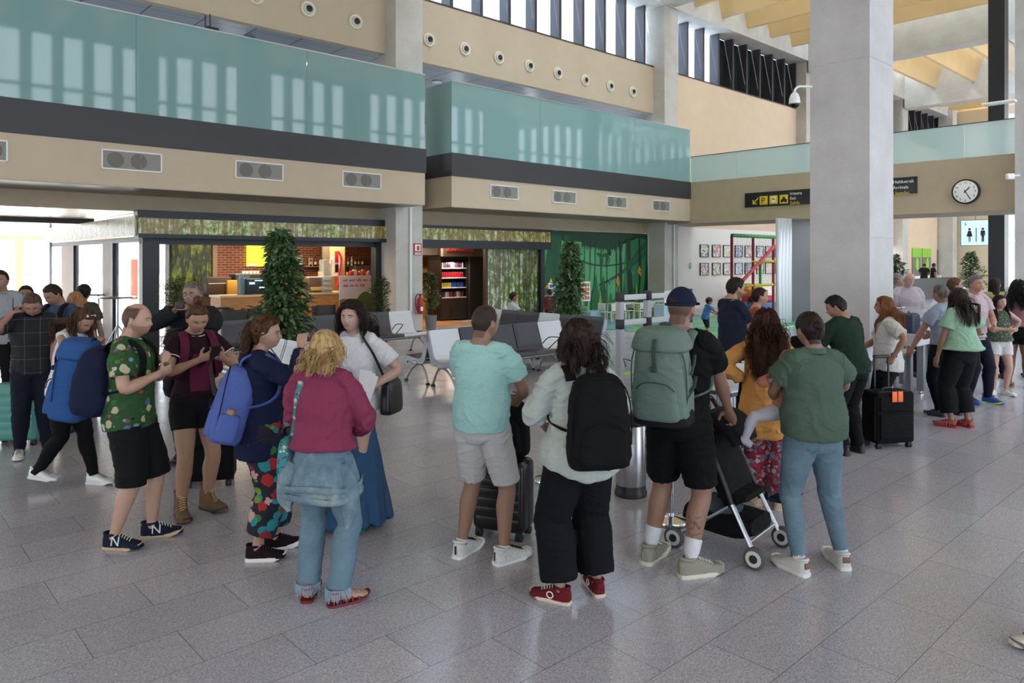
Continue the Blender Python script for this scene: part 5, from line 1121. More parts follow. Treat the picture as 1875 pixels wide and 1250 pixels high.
        m.tube([tb-td*.008*hl, tb+td*.012*hl, tb+td*.026*hl, tb+td*.026*hl+t2*.020*hl], [.0085*hl, .0078*hl, .0062*hl, .005*hl], w_, 8, 2)
    # ---- face details
    def face(s, iris='#3a2618', brow='#2a1c14', glasses=None, look=0):
        h = s.head; fr = s.HR; sc = s.hs
        def P2(x, z, off=0):                   # point on the face by x, z (fractions of head size)
            u = V((x/.335, 0, z/.5)); u.x = max(-.98, min(.98, u.x)); r = u.x**2+u.z**2; u.y = math.sqrt(max(.02, 1-r)); u.normalize()
            p = h.pt(u); return s.hc+fr @ (p+V((0, off*sc, 0)))
        m = MB()
        for sg in (-1, 1):
            c = P2(sg*.135, .012, -.004); m.sphere(c, (.046*sc, .022*sc, .021*sc), 14, 8, 0, fr.to_4x4())
            c2 = P2(sg*(.135)+look*.012, .012, .0105); m.sphere(c2, (.0185*sc, .010*sc, .0185*sc), 10, 6, 1, fr.to_4x4())
            # lids
            a = [P2(sg*(.135)+dx, .012+dz, .016) for dx, dz in ((-.052, -.004), (-.03, .018), (0, .024), (.03, .018), (.052, -.004))]
            m.tube(a, [.004*sc, .0075*sc, .008*sc, .0075*sc, .004*sc], V((0, 0, 1)), 6, 2, 2)
        m.build('eyes', [M('#e4dfd8', .3), M(iris, .2), M('#3a2620' if s.fem else skin_dark(s.skinc), .6)], s.root)
        m = MB()
        for sg in (-1, 1):
            a = [P2(sg*x, z, .012) for x, z in ((.055, .082), (.10, .098), (.15, .102), (.21, .078))]; m.tube(a, [(.010*sc, .006*sc), (.014*sc, .007*sc), (.012*sc, .007*sc), (.004*sc, .004*sc)], fr @ V((0, 0, 1)), 6, 3)
        m.build('eyebrows', M(brow, .8), s.root)
        if glasses: s.glasses(P2, glasses)
        return s
    def glasses(s, P2, c):
        m = MB(); sc = s.hs; fr = s.HR
        for sg in (-1, 1):
            c0 = P2(sg*.135, .0, .06); pts = [c0+fr @ V((.085*sc*math.cos(a), 0, .06*sc*math.sin(a))) for a in [2*PI*i/14 for i in range(15)]]; m.tube(pts, .006*sc+.0006, V((0, 1, 0)), 6)
            m.tube([c0+fr @ V((sg*.085*sc, 0, .02*sc)), s.hc+fr @ V((sg*.345*sc, -.02*sc, .03*sc))], .006*sc, n=6)
        m.tube([P2(-.05, .0, .075), P2(.05, .0, .075)], .006*sc, n=6); m.build('glasses', M(c, .3), s.root)
    # ---- hair
    def cap(s, c, c2=None, thick=.05, style='full', name='hair', noise=.35, freq=9, top=.0, n=72, k=54, seed=0, back=0.0):
        h = s.head; D = dirs(n, k); t = []
        U = np.array([d[:] for d in D]); nz = vnoise(U*[freq, freq, freq*.5], seed)*noise+vnoise(U*[freq*2.6, freq*2.6, freq*1.2], seed+3)*noise*.5
        vs = []
        for i, u in enumerate(D):
            q = hairline(u, style); ms = max(0, min(1, q/.16)); ms = ms*ms*(3-2*ms); tt = thick+top*max(0, u.z)**2+back*max(0, -u.y)
            p = h.pt(V(u)); nn = V((u.x, u.y*.9, u.z)).normalized(); off = (tt*(1+nz[i])*ms-.03*(1-ms))*s.hs; vs.append(s.hc+s.HR @ (p+nn*off))
        m = MB(); m.add(vs, [(i*n+j, (i+1)*n+j, (i+1)*n+(j+1) % n, i*n+(j+1) % n) for i in range(k) for j in range(n)], 0, True)
        return m.build(name, hairmat(c, c2), s.root, auto=False)
    def strands(s, c, c2=None, n=420, length=.9, curl=0.0, cfreq=14, width=.012, vol=.10, style='full', seed=1, droop=1.0, part=0, lo=-.3, jitter=.2, segs=14, name='hair', taper=.5, backmin=None, gather=None, wave=.0, clear=.10):
        """long hair as tapered locks; lengths and widths as fractions of head size"""
        r = random.Random(seed); h = s.head; sc = s.hs; m = MB(); Hi = s.HR.transposed(); cnt = 0; ns = max(segs, int(length/.085)); dwn = Hi @ V((0, 0, -1))
        chest = Hi @ (s.chest+s.B @ V((0, -.01*s.H, .03*s.H))-s.hc)/sc; upv = Hi @ (s.B @ V((0, 0, 1))); rtv = Hi @ (s.B @ V((1, 0, 0))); fwv = upv.cross(rtv)
        tries = 0
        while cnt < n and tries < n*40:
            tries += 1; u = V((r.gauss(0, 1), r.gauss(0, 1), r.gauss(0, 1))).normalized()
            if hairline(u, style) < .02 or u.z < lo: continue
            if backmin is not None and u.y > backmin: continue
            cnt += 1; p = h.pt(u)/sc; L = length*r.uniform(1-jitter, 1+jitter*.5); dl = L/ns; flow = V((u.x*.8+(.12*(1 if u.x > part else -1)), u.y*.6-.35, .35*u.z)); flow = flow-u*flow.dot(u); d = (flow.normalized()+u*.12+V((0, 0, -.2))).normalized()
            pts = [p+u*.0]; ph = r.uniform(0, 6.28); ph2 = r.uniform(0, 6.28); q = V(p)
            for i in range(ns):
                d = (d+dwn*(4.6*dl*droop)).normalized()
                if gather is not None:
                    gv = V(gather)-q; 
                    if gv.length > .06: d = (d*.35+gv.normalized()*.9).normalized()
                q = q+d*dl
                if q.y > .10 and abs(q.x) < .33 and q.z < .26: q.x = (.34 if (q.x if abs(q.x) > .03 else u.x) > 0 else -.34); q.y = min(q.y, .20)
                e = V((q.x/.335, q.y/.42, q.z/.5)); el = e.length; mn = 1+vol*(1+.5*r.random())*1.9
                if el < mn and q.z > -.42: e = e*(mn/el); q = V((e.x*.335, e.y*.42, e.z*.5))
                if q.z < -.3:       # stay outside neck and shoulders
                    v = q-chest; a_, b_, c_ = v.dot(rtv)/(.118*s.H/sc), v.dot(fwv)/(.078*s.H/sc), v.dot(upv)/(.10*s.H/sc); rr = math.sqrt(a_*a_+b_*b_+c_*c_)
                    if rr < 1.0+clear: k_ = (1.0+clear)/max(rr, .3); v2 = rtv*v.dot(rtv)*1+fwv*v.dot(fwv)*k_+upv*v.dot(upv); v2 = v2 if abs(b_) > .15 else rtv*v.dot(rtv)+fwv*(-.078*s.H/sc*(1+clear))+upv*v.dot(upv); q = chest+v2
                w_ = curl*min(1, i/3); t_ = i/ns*cfreq
                off = (V((math.cos(ph+t_), math.sin(ph+t_), math.sin(ph2+t_*.7)*.4))*w_)+V((math.sin(ph2+t_*.45), math.cos(ph2+t_*.45), 0))*wave*min(1, i/4)
                pts.append(q+off)
            R_ = [width*(.8 if i == 0 else 1-(1-taper)*(i/ns)**2) for i in range(len(pts))]; R_[-1] *= .4
            m.tube([s.hc+s.HR @ (x*sc) for x in pts], [(a*sc, a*sc*.55) for a in R_], V((r.uniform(-1, 1), r.uniform(-1, 1), .2)), 4)
        return m.build(name, hairmat(c, c2), s.root, auto=False)
    def mass(s, c, c2=None, length=.6, w0=.40, w1=.36, d0=.44, d1=.22, back=-.10, name='hair', noise=.05, fr=7, tip=.6, z0=.46, drop=None):
        """solid body of the hair behind and beside the face; sizes in head units"""
        sc = s.hs; m = MB(); up = s.B.transposed() if False else None; k = 9; P_, R_ = [], []; dn = V((0, 0, -1))
        for i in range(k+1):
            t = i/k; z = z0-(z0+length)*t; hz = max(0, 1-(max(z, -.0)/.56)**2)**.5 if z > 0 else 1; g = max(0, -z)/max(.01, length)
            w_ = (w0*hz if z > 0 else w0+(w1-w0)*g)*(1 if t < .85 else 1-(1-tip)*(t-.85)/.15); d_ = (d0*hz if z > 0 else d0+(d1-d0)*g)*(1 if t < .85 else 1-(1-tip)*(t-.85)/.15)
            yb = back-(.10 if z > 0 else .10+.10*g)
            base = s.hc+s.HR @ (V((0, yb, max(z, -.35)))*sc)
            if z < -.35: base = base+(dn*.75+s.B @ V((0, -.12, -.25)))*sc*(-.35-z)*-1*-1
            P_.append(base); R_.append((max(w_, .04)*sc, max(d_*.78, .04)*sc))
        m.tube(P_, R_, s.HR @ V((1, 0, 0)), 30, 2); sd = hash_(name+c)
        def dp(co, no): return (vnoise(co*[fr*6, fr*6, fr*1.6], sd)*.6+vnoise(co*[fr*13, fr*13, fr*3.2], sd+2)*.4)*noise*sc
        return fuse(m, name, hairmat(c, c2), s.root, max(.006, s.voxel), 1, dp)
    # ---- clothes
    def sleeve(s, m, sg, frac, ease, flare=0.0, r0=None, n=16, droop=0):
        """sleeve to a fraction of the whole arm (1 = wrist); hollow at the cuff"""
        h = s.H; sh, el, wr = s.arm_pts(sg); am = s.hv**.8*(.9 if s.fem else 1.0); L1, L2 = (el-sh).length, (wr-el).length; tot = L1+L2
        def at(t):
            d = t*tot
            if d <= L1: return sh+(el-sh)*(d/L1), 0
            return el+(wr-el)*((d-L1)/L2), 1
        def rad(t):
            ks = ((0, .034), (.1, .0335), (.3, .0285), (.5, .0235), (.55, .0235), (.65, .025), (.85, .0175), (1, .0155))
            for (a, ra), (b, rb) in zip(ks, ks[1:]):
                if a <= t <= b: return ra+(rb-ra)*(t-a)/(b-a)
            return ks[-1][1]
        T_ = [0, .07, .16] + [x for x in (.28, .4, .5, .6, .72, .85, .95) if x < frac-.04]+[frac]
        T_ = [t for t in T_ if t <= frac]; P_ = [at(t)[0] for t in T_]; R_ = [rad(t)*h*am*(.84 if t == 0 else .94 if t < .1 else 1)+ease*(.15 if t == 0 else .5 if t < .1 else .9 if t < .2 else 1)+flare*(t/frac)**2 for t in T_]
        d = (P_[-1]-P_[-2]).normalized(); rc = R_[-1]; P_ += [P_[-1]-d*.002, P_[-1]-d*.03]; R_ += [rc-.008, rc-.011]
        if droop:
            P_ = [p+V((0, 0, -droop*(i/len(P_))**2)) for i, p in enumerate(P_)]
        m.tube(P_, R_, s.B @ V((1, 0, 0)), n, 1 if False else 1)
    def top(s, name, mat, hem=-.02, ease=.014, frac=(.28, .28), sease=.016, flare=.01, hemflare=.0, wr=.010, collar=None, belly=0, voxel=None, open_=0, puff=0, hemz=None, boxy=0, neckw=.046, high=0, pattern=None):
        """hem: height of the hem below (-) or above (+) the pelvis, as a fraction of H"""
        h = s.H; m = MB(); X = s.B @ V((1, 0, 0)); P_, R_ = s.torso_rings(ease)
        lo = [(p, q) for p, q in zip(P_[:4], R_[:4])]; hi = [(p, q) for p, q in zip(P_[4:], R_[4:])]
        zs = [-.06, -.035, -.005, .03]; keep = [(p, q) for z, (p, q) in zip(zs, lo) if z > hem+.012]
        hp = s.pel+s.Bh @ V((0, -.003*h, hem*h)); wd = .099 if s.fem else .095
        hr = ((wd*h*s.hv+ease+hemflare), (.068*h*s.hv**1.5+ease+hemflare*.8+belly))
        up = s.Bh @ V((0, 0, 1)); rings = [(hp+up*.03, (hr[0]-.02, hr[1]-.02)), (hp+up*.002, (hr[0]-.009, hr[1]-.009)), (hp, hr)]
        for i, (p, q) in enumerate(keep): rings.append((p, (max(q[0], hr[0]*(1-.05*i)) if hemflare else q[0], max(q[1]+belly*.8, hr[1]*(1-.06*i)) if hemflare else q[1]+belly*.8)))
        for i, (p, q) in enumerate(hi):
            if boxy and i < 2: q = (max(q[0], R_[7][0]*boxy), max(q[1], R_[7][1]*boxy))
            if i == 0: q = (q[0]+ease*.6+hemflare*.55, q[1]+ease*.6+hemflare*.5+belly)
            if i == 1: q = (q[0]+hemflare*.25, q[1]+hemflare*.2+belly*.4)
            rings.append((p, q))
        rings[-1] = (s.nb+s.B @ V((0, 0, (.006+high)*h)), (neckw*h, neckw*.92*h))
        m.tube([p for p, q in rings], [q for p, q in rings], X, 26, 2)
        for sg, fr in zip((-1, 1), frac):
            if fr > 0: s.sleeve(m, sg, fr, sease, flare)
            ua = ((s.elL if sg < 0 else s.elR)-(s.shL if sg < 0 else s.shR)).normalized()
            if fr > 0: m.sphere((s.shL if sg < 0 else s.shR)-s.B @ V((sg*.006*h, 0, .004*h)), (.032*h+sease*.25)*s.hv**.6, 14, 10)
        for sg in (-1, 1): m.tube([s.nb+s.B @ V((sg*.012*h, -.008*h, -.012*h)), s.nb+s.B @ V((sg*.048*h, -.006*h, -.010*h)), (s.shL if sg < 0 else s.shR)+s.B @ V((0, -.004*h, .001*h))], [.034*h+ease*.2, .032*h+ease*.4, .028*h+sease*.5], V((0, 1, 0)), 14, 2)
        sd = hash_(name+str(s.pos.x)); el = [np.array(s.elL), np.array(s.elR)]; pz = s.pel.z
        hz = hp.z
        def disp(co, no):
            fade = .35+.65*np.clip((co[:, 2]-hz)/.07, 0, 1)
            w1 = vnoise(co*[6, 6, 4], sd); w4 = vnoise(co*[3.5, 3.5, 3.5], sd+5); dg = co[:, 0]*.8+co[:, 1]*.5
            w2 = vnoise(np.c_[co[:, 0]*5+w1*1.2, co[:, 1]*5, (co[:, 2]+dg*.7*np.sign(w4))*11+w1*1.5], sd+1); w3 = vnoise(np.c_[co[:, 0]*12+w4*2, co[:, 1]*12, (co[:, 2]-dg*.8)*20+w1*2], sd+2)
            rid = np.clip(1-np.abs(w2)*2.6, 0, 1)**1.5*.95+w1*.55+np.clip(1-np.abs(w3)*3.2, 0, 1)**2*.35-.2
            bot = np.clip((pz+.12*h-co[:, 2])/(.2*h), 0, 1); vert = np.sin(np.arctan2(co[:, 1]-s.pel.y, co[:, 0]-s.pel.x)*9+w1*5)*bot*hemflare*.05+vnoise(co*[5, 5, 1.5], sd+9)*bot*hemflare*.45
            return rid*wr*fade+vert
        o = fuse(m, name, mat, s.root, voxel or max(s.voxel*1.15, .008), 2, disp)
        if collar: s.collar(collar)
        return o
    def collar(s, mat, r=.040, hgt=.022, name='collar', tilt=0, drop=0):
        m = MB(); h = s.H; c = s.nb+s.B @ V((0, .002*h, .006*h-drop)); up = s.B @ V((0, 0, 1)); n = 26
        ring = []
        for k, (rr, z) in enumerate(((r, 0), (r*.97, hgt), (r*1.06, hgt*1.04), (r*1.28, hgt*.15), (r*1.2, 0))):
            for j in range(n):
                an = 2*PI*j/n; fw = math.sin(an); ring.append(c+s.B @ V((rr*h*math.cos(an), rr*h*.98*fw, (z*(1-.55*max(0, fw)))*h)))
        m.add(ring, [(i*n+j, i*n+(j+1) % n, ((i+1) % 5)*n+(j+1) % n, ((i+1) % 5)*n+j) for i in range(5) for j in range(n)], 0, True); m.build(name, mat, s.root)
    def band(s, mat, r=.043, w_=.008, name='neckband', dz=0):
        m = MB(); h = s.H; c = s.nb+s.B @ V((0, .003*h, (.008+dz)*h)); m.tube([c+s.B @ V((r*h*math.cos(a), r*h*.95*math.sin(a), -.010*h*max(0, math.sin(a)))) for a in [2*PI*i/24 for i in range(25)]], w_, V((0, 0, 1)), 8); m.build(name, mat, s.root)
    def pants(s, name, mat, end=1.0, ease=.010, eknee=None, eend=None, wr=.008, waist=.06, voxel=None, fray=0, seatease=None):
        """end: 1 ankle, .5 knee"""
        h = s.H; m = MB(); P_, R_ = s.torso_rings(ease*.8); up = s.Bh @ V((0, 0, 1))
        rings = [(s.pel+s.Bh @ V((0, -.003*h, z*h)), (a*h*s.hv+ease, b*h*s.hv**1.5+ease)) for z, a, b in ((-.062, .05, .05), (-.04, .09, .063), (-.005, .099 if s.fem else .093, .069), (.03, .094 if s.fem else .089, .063), (waist, .08 if s.fem else .085, .056))]
        m.tube([p for p, q in rings], [q for p, q in rings], V((1, 0, 0)), 22, 2)
        eknee = ease if eknee is None else eknee; eend = ease if eend is None else eend
        for (hj, kn, an, fd, fy, sg, fz) in s.legs:
            lg = s.hv**.8*(1.02 if s.fem else 1.0); L1, L2 = (kn-hj).length, (an-kn).length; tot = L1+L2; bk = -fd
            def at(t):
                d = t*tot
                return hj+(kn-hj)*(d/L1) if d <= L1 else kn+(an-kn)*((d-L1)/L2)
            ks = ((0, .056), (.11, .0555), (.3, .046), (.47, .0355), (.55, .035), (.65, .036), (.8, .028), (.95, .021), (1.03, .022))
            def rad(t):
                for (a, ra), (b, rb) in zip(ks, ks[1:]):
                    if a <= t <= b: return ra+(rb-ra)*(t-a)/(b-a)
                return .022
            T_ = [0, .08, .18, .3, .4, .5, .58, .68, .8, .9]; T_ = [t for t in T_ if t < end-.05]+[end]
            P2, R2 = [], []
            for t in T_:
                if t < .5: e = ease+(eknee-ease)*(t/.5)
                else: e = eknee+(eend-eknee)*((t-.5)/max(.01, end-.5)) if end > .55 else eknee
                P2.append(at(t)+(bk*.006*h if .55 < t < .75 else V((0, 0, 0)))); R2.append(rad(t)*h*lg+e)
            P2[0] = P2[0]+V((0, 0, .015*h)); d = (P2[-1]-P2[-2]).normalized(); rc = R2[-1]; P2 += [P2[-1]-d*.001, P2[-1]-d*.035]; R2 += [rc-.009, rc-.013]
            m.tube(P2, R2, V((1, 0, 0)), 18, 1)
        sd = hash_(name+str(s.pos.x)); kz = [l[1].z for l in s.legs][0]; az = [l[2].z for l in s.legs][0]
        def disp(co, no):
            w1 = vnoise(co*[8, 8, 4], sd); w2 = vnoise(np.c_[co[:, 0]*6+w1, co[:, 1]*6, co[:, 2]*17+w1*2.2], sd+1); w3 = vnoise(co*[14, 14, 20], sd+2)
            z = co[:, 2]; g = .55+.8*np.exp(-((z-kz)/(.06*h))**2)+.9*np.exp(-((z-az)/(.05*h))**2)*(1 if end > .9 else 0)+.6*np.exp(-((z-.47*h)/(.05*h))**2)
            cre = 0
            return (np.clip(1-np.abs(w2)*2.4, 0, 1)**1.5*.8+w1*.5+w3*.12-.15)*wr*g+cre
        return fuse(m, name, mat, s.root, voxel or max(s.voxel*1.15, .008), 2, disp)
    def skirt(s, name, mat, z1, r1, waist=.06, folds=9, wr=.03, rb=None, shift=(0, 0)):
        h = s.H; m = MB(); zt = s.pel.z+waist*h; k = 10; P_, R_ = [], []
        for i in range(k+1):
            t = i/k; z = zt+(z1*h-zt)*t; e = min(1, t*2.2); base = (.080*h*s.hv*(1-e)+.100*h*s.hv*e+(r1-.1*h)*max(0, (t-.3)/.7), .056*h*s.hv*(1-e)+.075*h*s.hv*e+((rb or r1)-.075*h)*max(0, (t-.3)/.7))
            P_.append(V((s.pel.x*(1-t)+shift[0]*t, s.pel.y*(1-t)+shift[1]*t, z))); R_.append((base[0]+.006, base[1]+.006))
        P_ += [P_[-1]+V((0, 0, .002)), P_[-1]+V((0, 0, .05))]; R_ += [(R_[-1][0]-.009, R_[-1][1]-.009), (R_[-1][0]-.014, R_[-1][1]-.014)]
        m.tube(P_, R_, V((1, 0, 0)), 40, 1); sd = hash_(name)
        def disp(co, no):
            t = np.clip((zt-co[:, 2])/(zt-z1*h), 0, 1); an = np.arctan2(co[:, 1]-s.pel.y, co[:, 0]-s.pel.x); w1 = vnoise(co*[4, 4, 2], sd)
            return (np.sin(an*folds+w1*3)*.7+np.sin(an*folds*2.3+w1*4+1)*.3)*wr*t**1.2+vnoise(co*[12, 12, 6], sd+1)*.004
        return fuse(m, name, mat, s.root, .011, 2, disp)
    def shoes(s, upper, sole, lace=None, style='sneaker', accent=None, th=.020, sock=None, sockh=.03, bulk=1.0):
        h = s.H
        for (hj, kn, an, fd, fyaw, sg, fz) in s.legs:
            o = V((an.x, an.y, fz*h)); ton = None; MT = Matrix.Translation(o) @ Rz(fyaw).to_4x4(); k = h*bulk
            if fz > .012: MT = MT @ Matrix.Translation((0, .11*h, 0)) @ Matrix.Rotation(-fz*5.0, 4, 'X') @ Matrix.Translation((0, -.11*h, 0)); 
            # outline of the sole: (y, half width, x offset)
            OL = [(-.040, .010, 0), (-.036, .020, 0), (-.020, .0255, 0), (.01, .0245, sg*.001), (.045, .0255, sg*.001), (.075, .0300, -sg*.001), (.097, .0295, -sg*.003), (.113, .0235, -sg*.006), (.121, .014, -sg*.007)]
            def outline(sc=1.0, dx=0): return [(x*k+w_*k*sc, y*k) for y, w_, x in OL]+[(x*k-w_*k*sc, y*k) for y, w_, x in OL[::-1]]
            m = MB()
            def slab(z0, z1, sc0, sc1, mi=0, up=0):
                a = [V((x, y, z0+up*max(0, (y/k-.085))*k*1.5)) for x, y in outline(sc0)]; b = [V((x, y, z1+up*max(0, (y/k-.085))*k*1.2)) for x, y in outline(sc1)]; n = len(a)
                m.add([MT @ q for q in a+b], [tuple(range(n))[::-1], tuple(range(n, 2*n))]+[(i, (i+1) % n, n+(i+1) % n, n+i) for i in range(n)], mi, False)
            slab(0, th*.35, .93, 1.0, up=.5); slab(th*.35, th, 1.0, .97, up=.4)
            if style == 'flat': th_ = th
            u = MB(); top = {'sneaker': .046, 'boot': .092, 'flat': .034, 'low': .043, 'sandal': .0}[style]
            if style != 'sandal':
                yc = [(-.038, .011, .75), (-.032, .0175, .98), (-.02, .0225, 1.0), (.0, .0235, .92), (.022, .0235, .98), (.038, .024, .86), (.055, .0255, .68), (.075, .0275, .52), (.095, .0275, .44), (.110, .0225, .38), (.1185, .0135, .24)]
                rings = []
                nn = 16
                for y, w_, f in yc:
                    hh = top*f if style != 'boot' else max(top*f if y < .03 else .052*f/.9, .018)
                    if style == 'flat' and y > .0: hh = (.012 if y < .06 else .020)
                    zt = th+hh*k/1.0; rg = []
                    for j in range(nn):
                        an_ = PI*j/(nn-1); cx = math.cos(an_); sz = math.sin(an_); pw = .55
                        rg.append(V(((math.copysign(abs(cx)**pw, cx))*w_*k*(1 if sz < .95 else 1), y*k, th*.8+(zt-th*.8)*(sz**.8))))
                    rings.append(rg)
                vs = [MT @ q for r_ in rings for q in r_]; f = [(i*nn+j, i*nn+j+1, (i+1)*nn+j+1, (i+1)*nn+j) for i in range(len(rings)-1) for j in range(nn-1)]+[tuple(range(nn)), tuple(range((len(rings)-1)*nn, len(rings)*nn))[::-1]]+[(i*nn, (i+1)*nn, (i+1)*nn+nn-1, i*nn+nn-1) for i in range(len(rings)-1)]
                u.add(vs, f, 0, True)
                if style in ('sneaker', 'low', 'boot'):      # padded ankle collar
                    zc = th+(top*.94)*k; u.tube([MT @ V((.0215*k*math.cos(a)*(.9 if style != 'boot' else 1.02), -.008*k+.026*k*math.sin(a), zc+(.006*k*max(0, -math.sin(a)))+(.004*k*max(0, math.sin(a))))) for a in [2*PI*i/18 for i in range(19)]], .0058*k, V((0, 0, 1)), 8)
                if style == 'boot': u.tube([MT @ V((0, -.008*k, th+.02*k)), MT @ V((0, -.006*k, th+.06*k)), MT @ V((0, -.004*k, th+.098*k))], [(.026*k, .032*k), (.025*k, .030*k), (.027*k, .031*k)], V((1, 0, 0)), 16, 2)
                sh = u.build('shoe', upper, s.root)
            else:
                for y, w_, z in ((.085, .027, .022), (.060, .026, .030), (.035, .0245, .040), (.015, .024, .046)):
                    for tilt in (-.012, .012): u.tube([MT @ V((math.cos(a)*w_*k, y*k+tilt*k*math.cos(a), th+math.sin(a)*z*k)) for a in [PI*i/8 for i in range(9)]], [(.0035*k, .0022*k)]*9, V((0, 1, 0)), 6)
                u.tube([MT @ V((math.cos(a)*.024*k, -.004*k+math.sin(a)*.030*k, th+.040*k)) for a in [PI+PI*i/8 for i in range(9)]], [(.004*k, .002*k)]*9, V((0, 0, 1)), 6)
                sh = u.build('shoe', upper, s.root)
            m.build('sole', sole, sh)
            if lace:
                l = MB()
                for q in range(5 if style != 'boot' else 8):
                    y = .030+.0105*q if style != 'boot' else .062-.0052*q; zt = th+(.034+.0085*q)*k
                    if style in ('sneaker', 'low'): zt = th+top*k*(.96-.095*q)
                    l.tube([MT @ V((-.013*k, (y-.003)*k, zt-.002*k)), MT @ V((0, y*k, zt+.0035*k)), MT @ V((.013*k, (y+.003)*k, zt-.002*k))], .0022*k, V((0, 0, 1)), 5)
                l.build('laces', lace, sh)
            if accent: accent(sh, MT, k, sg, th)
            if sock:
                q = MB(); up = (kn-an).normalized(); q.tube([an-up*.02*h, an+up*.02*h, an+up*sockh*h*.5, an+up*sockh*h, an+up*(sockh*h+.001)], [.0185*h, .0212*h, (.0222+sockh*.04)*h*s.hv, (.0232+sockh*.055)*h*s.hv, .016*h], V((1, 0, 0)), 16, 2); q.build('sock', sock, s.root)
        return s
def hash_(t): return sum(ord(c)*(i+7) for i, c in enumerate(str(t))) % 9973
def skin_dark(c):
    c = c.lstrip('#'); return '#%02x%02x%02x' % tuple(int(int(c[i:i+2], 16)*.62) for i in (0, 2, 4))
# ---- bags
def bag_shell(m, w_, d_, h_, r=.06, n=28, taper=.85, pw=3.2, mi=0, bulge=0, lid=0, z0=0, yo=0, xo=0):
    """soft upright bag body: rounded sections, y is depth"""
    zs = [0, .03, .12, .3, .55, .75, .88, .96, 1]; ws = [.75, .92, 1, 1.02, 1, .97, .9, .74, .45]; P_, R_ = [], []
    for z, w0 in zip(zs, ws): t = 1-(1-taper)*z; P_.append(V((xo, yo, z0+z*h_))); R_.append((w_/2*w0*t, d_/2*(w0*(1+bulge*math.sin(z*PI)))*t))
    m.tube(P_, R_, V((1, 0, 0)), n, 2, mi, pw=pw)
def strap_path(f, sg, kind='both'):
    """points over a shoulder from back to waist, in person axes"""
    h = f.H; B = f.B; c = f.chest; e = .018
    x = sg*.062*h
    return [c+B @ V((x*.9, -.068*h-e, .055*h)), c+B @ V((x*.95, -.055*h-e, .082*h)), c+B @ V((x, -.02*h, .100*h+e*.3)), c+B @ V((x, .03*h, .088*h+e*.4)), c+B @ V((x*1.08, .062*h+e, .045*h)), c+B @ V((x*1.25, .066*h+e, -.02*h)), c+B @ V((x*1.5, .045*h+e, -.075*h)), c+B @ V((x*1.6, -.0*h, -.105*h)), c+B @ V((x*1.3, -.07*h-e, -.115*h))]
def ribbon(m, pts, w_, t_=.004, ref=(1, 0, 0), sub=4, mi=0): m.tube(pts, [(w_/2, t_)]*len(pts), V(ref), 8, sub, mi, pw=4)

def wpt(f, p): return Matrix.Translation(f.pos) @ Matrix.Rotation(math.radians(f.yaw), 4, 'Z') @ V(p)
class Held:
    """a thing carried by a figure: geometry in the figure's axes, Empty at its own base"""
    def __init__(s, f, name, label, cat, base, group=None): s.f = f; s.b = V(base); s.t = empty(name, wpt(f, base), math.radians(f.yaw), label, cat, group)
    def put(s, m, name, mat, parent=None): m.v = [tuple(V(v)-s.b) for v in m.v]; return m.build(name, mat, parent or s.t)
def backpack(f, label, mat, mat2, w_=.30, d_=.17, h_=.46, off=(0, 0, 0), tilt=0, straps=(-1, 1), pocket=True, lid=False, smat=None, extra=None, name='backpack', roll=0, yawo=0, bulge=.2, pmat=None):
    h = f.H; c = f.chest+f.B @ V((off[0], -.066*h-.012*f.hv-d_/2+off[1], .075*h-h_+off[2])); R4 = Matrix.Translation(c) @ (f.B @ Rz(yawo) @ Ry(roll) @ Rx(tilt)).to_4x4(); T = Held(f, name, label, 'backpack', c)
    def tr(m): m.v = [tuple(R4 @ V(v)) for v in m.v]; return m
    sd = hash_(label)
    m = tr_ = MB(); bag_shell(m, w_, d_, h_, bulge=bulge); m = tr(m); m.v = [tuple(V(v)-c) for v in m.v]
    def dp(co, no): return vnoise(co*[9, 9, 7], sd)*.006+np.clip(1-np.abs(vnoise(np.c_[co[:, 0]*9, co[:, 1]*9, co[:, 2]*16+co[:, 0]*8], sd+1))*3, 0, 1)**1.5*.005
    fuse(m, 'main_body', mat, T.t, .010, 2, dp)
    if pocket:
        m = MB(); bag_shell(m, w_*.78, d_*.45, h_*.46, z0=h_*.06, yo=-d_*.42, pw=3.6); T.put(tr(m), 'front_pocket', pmat or mat, None)
        m = MB(); m.tube([(-w_*.33, -d_*.60, h_*.40), (-w_*.2, -d_*.655, h_*.47), (0, -d_*.665, h_*.485), (w_*.2, -d_*.655, h_*.47), (w_*.33, -d_*.60, h_*.40)], .004, sub=3, n=5); T.put(tr(m), 'zip', mat2)
        m = MB(); m.tube([(-w_*.47, -d_*.30, h_*.25), (-w_*.45, -d_*.34, h_*.7), (-w_*.25, -d_*.36, h_*.93), (w_*.25, -d_*.36, h_*.93), (w_*.45, -d_*.34, h_*.7), (w_*.47, -d_*.30, h_*.25)], .004, sub=4, n=5); T.put(tr(m), 'zip', mat2)
    if lid:
        m = MB(); bag_shell(m, w_*1.02, d_*1.12, h_*.26, z0=h_*.80, yo=-d_*.02, pw=2.8, taper=.8); T.put(tr(m), 'lid', mat)
        m = MB(); ribbon(m, [(0, -d_*.55, h_*.95), (0, -d_*.66, h_*.8), (0, -d_*.62, h_*.62)], .025); m.rbox(-.018, .018, -d_*.62-.022, -d_*.62, h_*.6, h_*.66, .004); T.put(tr(m), 'buckle_strap', mat2)
    m = MB(); m.tube([(-.04, d_*.3, h_*.97), (-.03, d_*.32, h_*1.06), (.03, d_*.32, h_*1.06), (.04, d_*.3, h_*.97)], [(.011, .004)]*4, sub=4, n=8); T.put(tr(m), 'grab_handle', mat2)
    for sg in straps:
        m = MB(); p = strap_path(f, sg); ribbon(m, p, .066, .007, f.B @ V((1, 0, 0))); T.put(m, 'shoulder_strap', smat or mat2)
    if extra: extra(T, tr, w_, d_, h_)
    return T
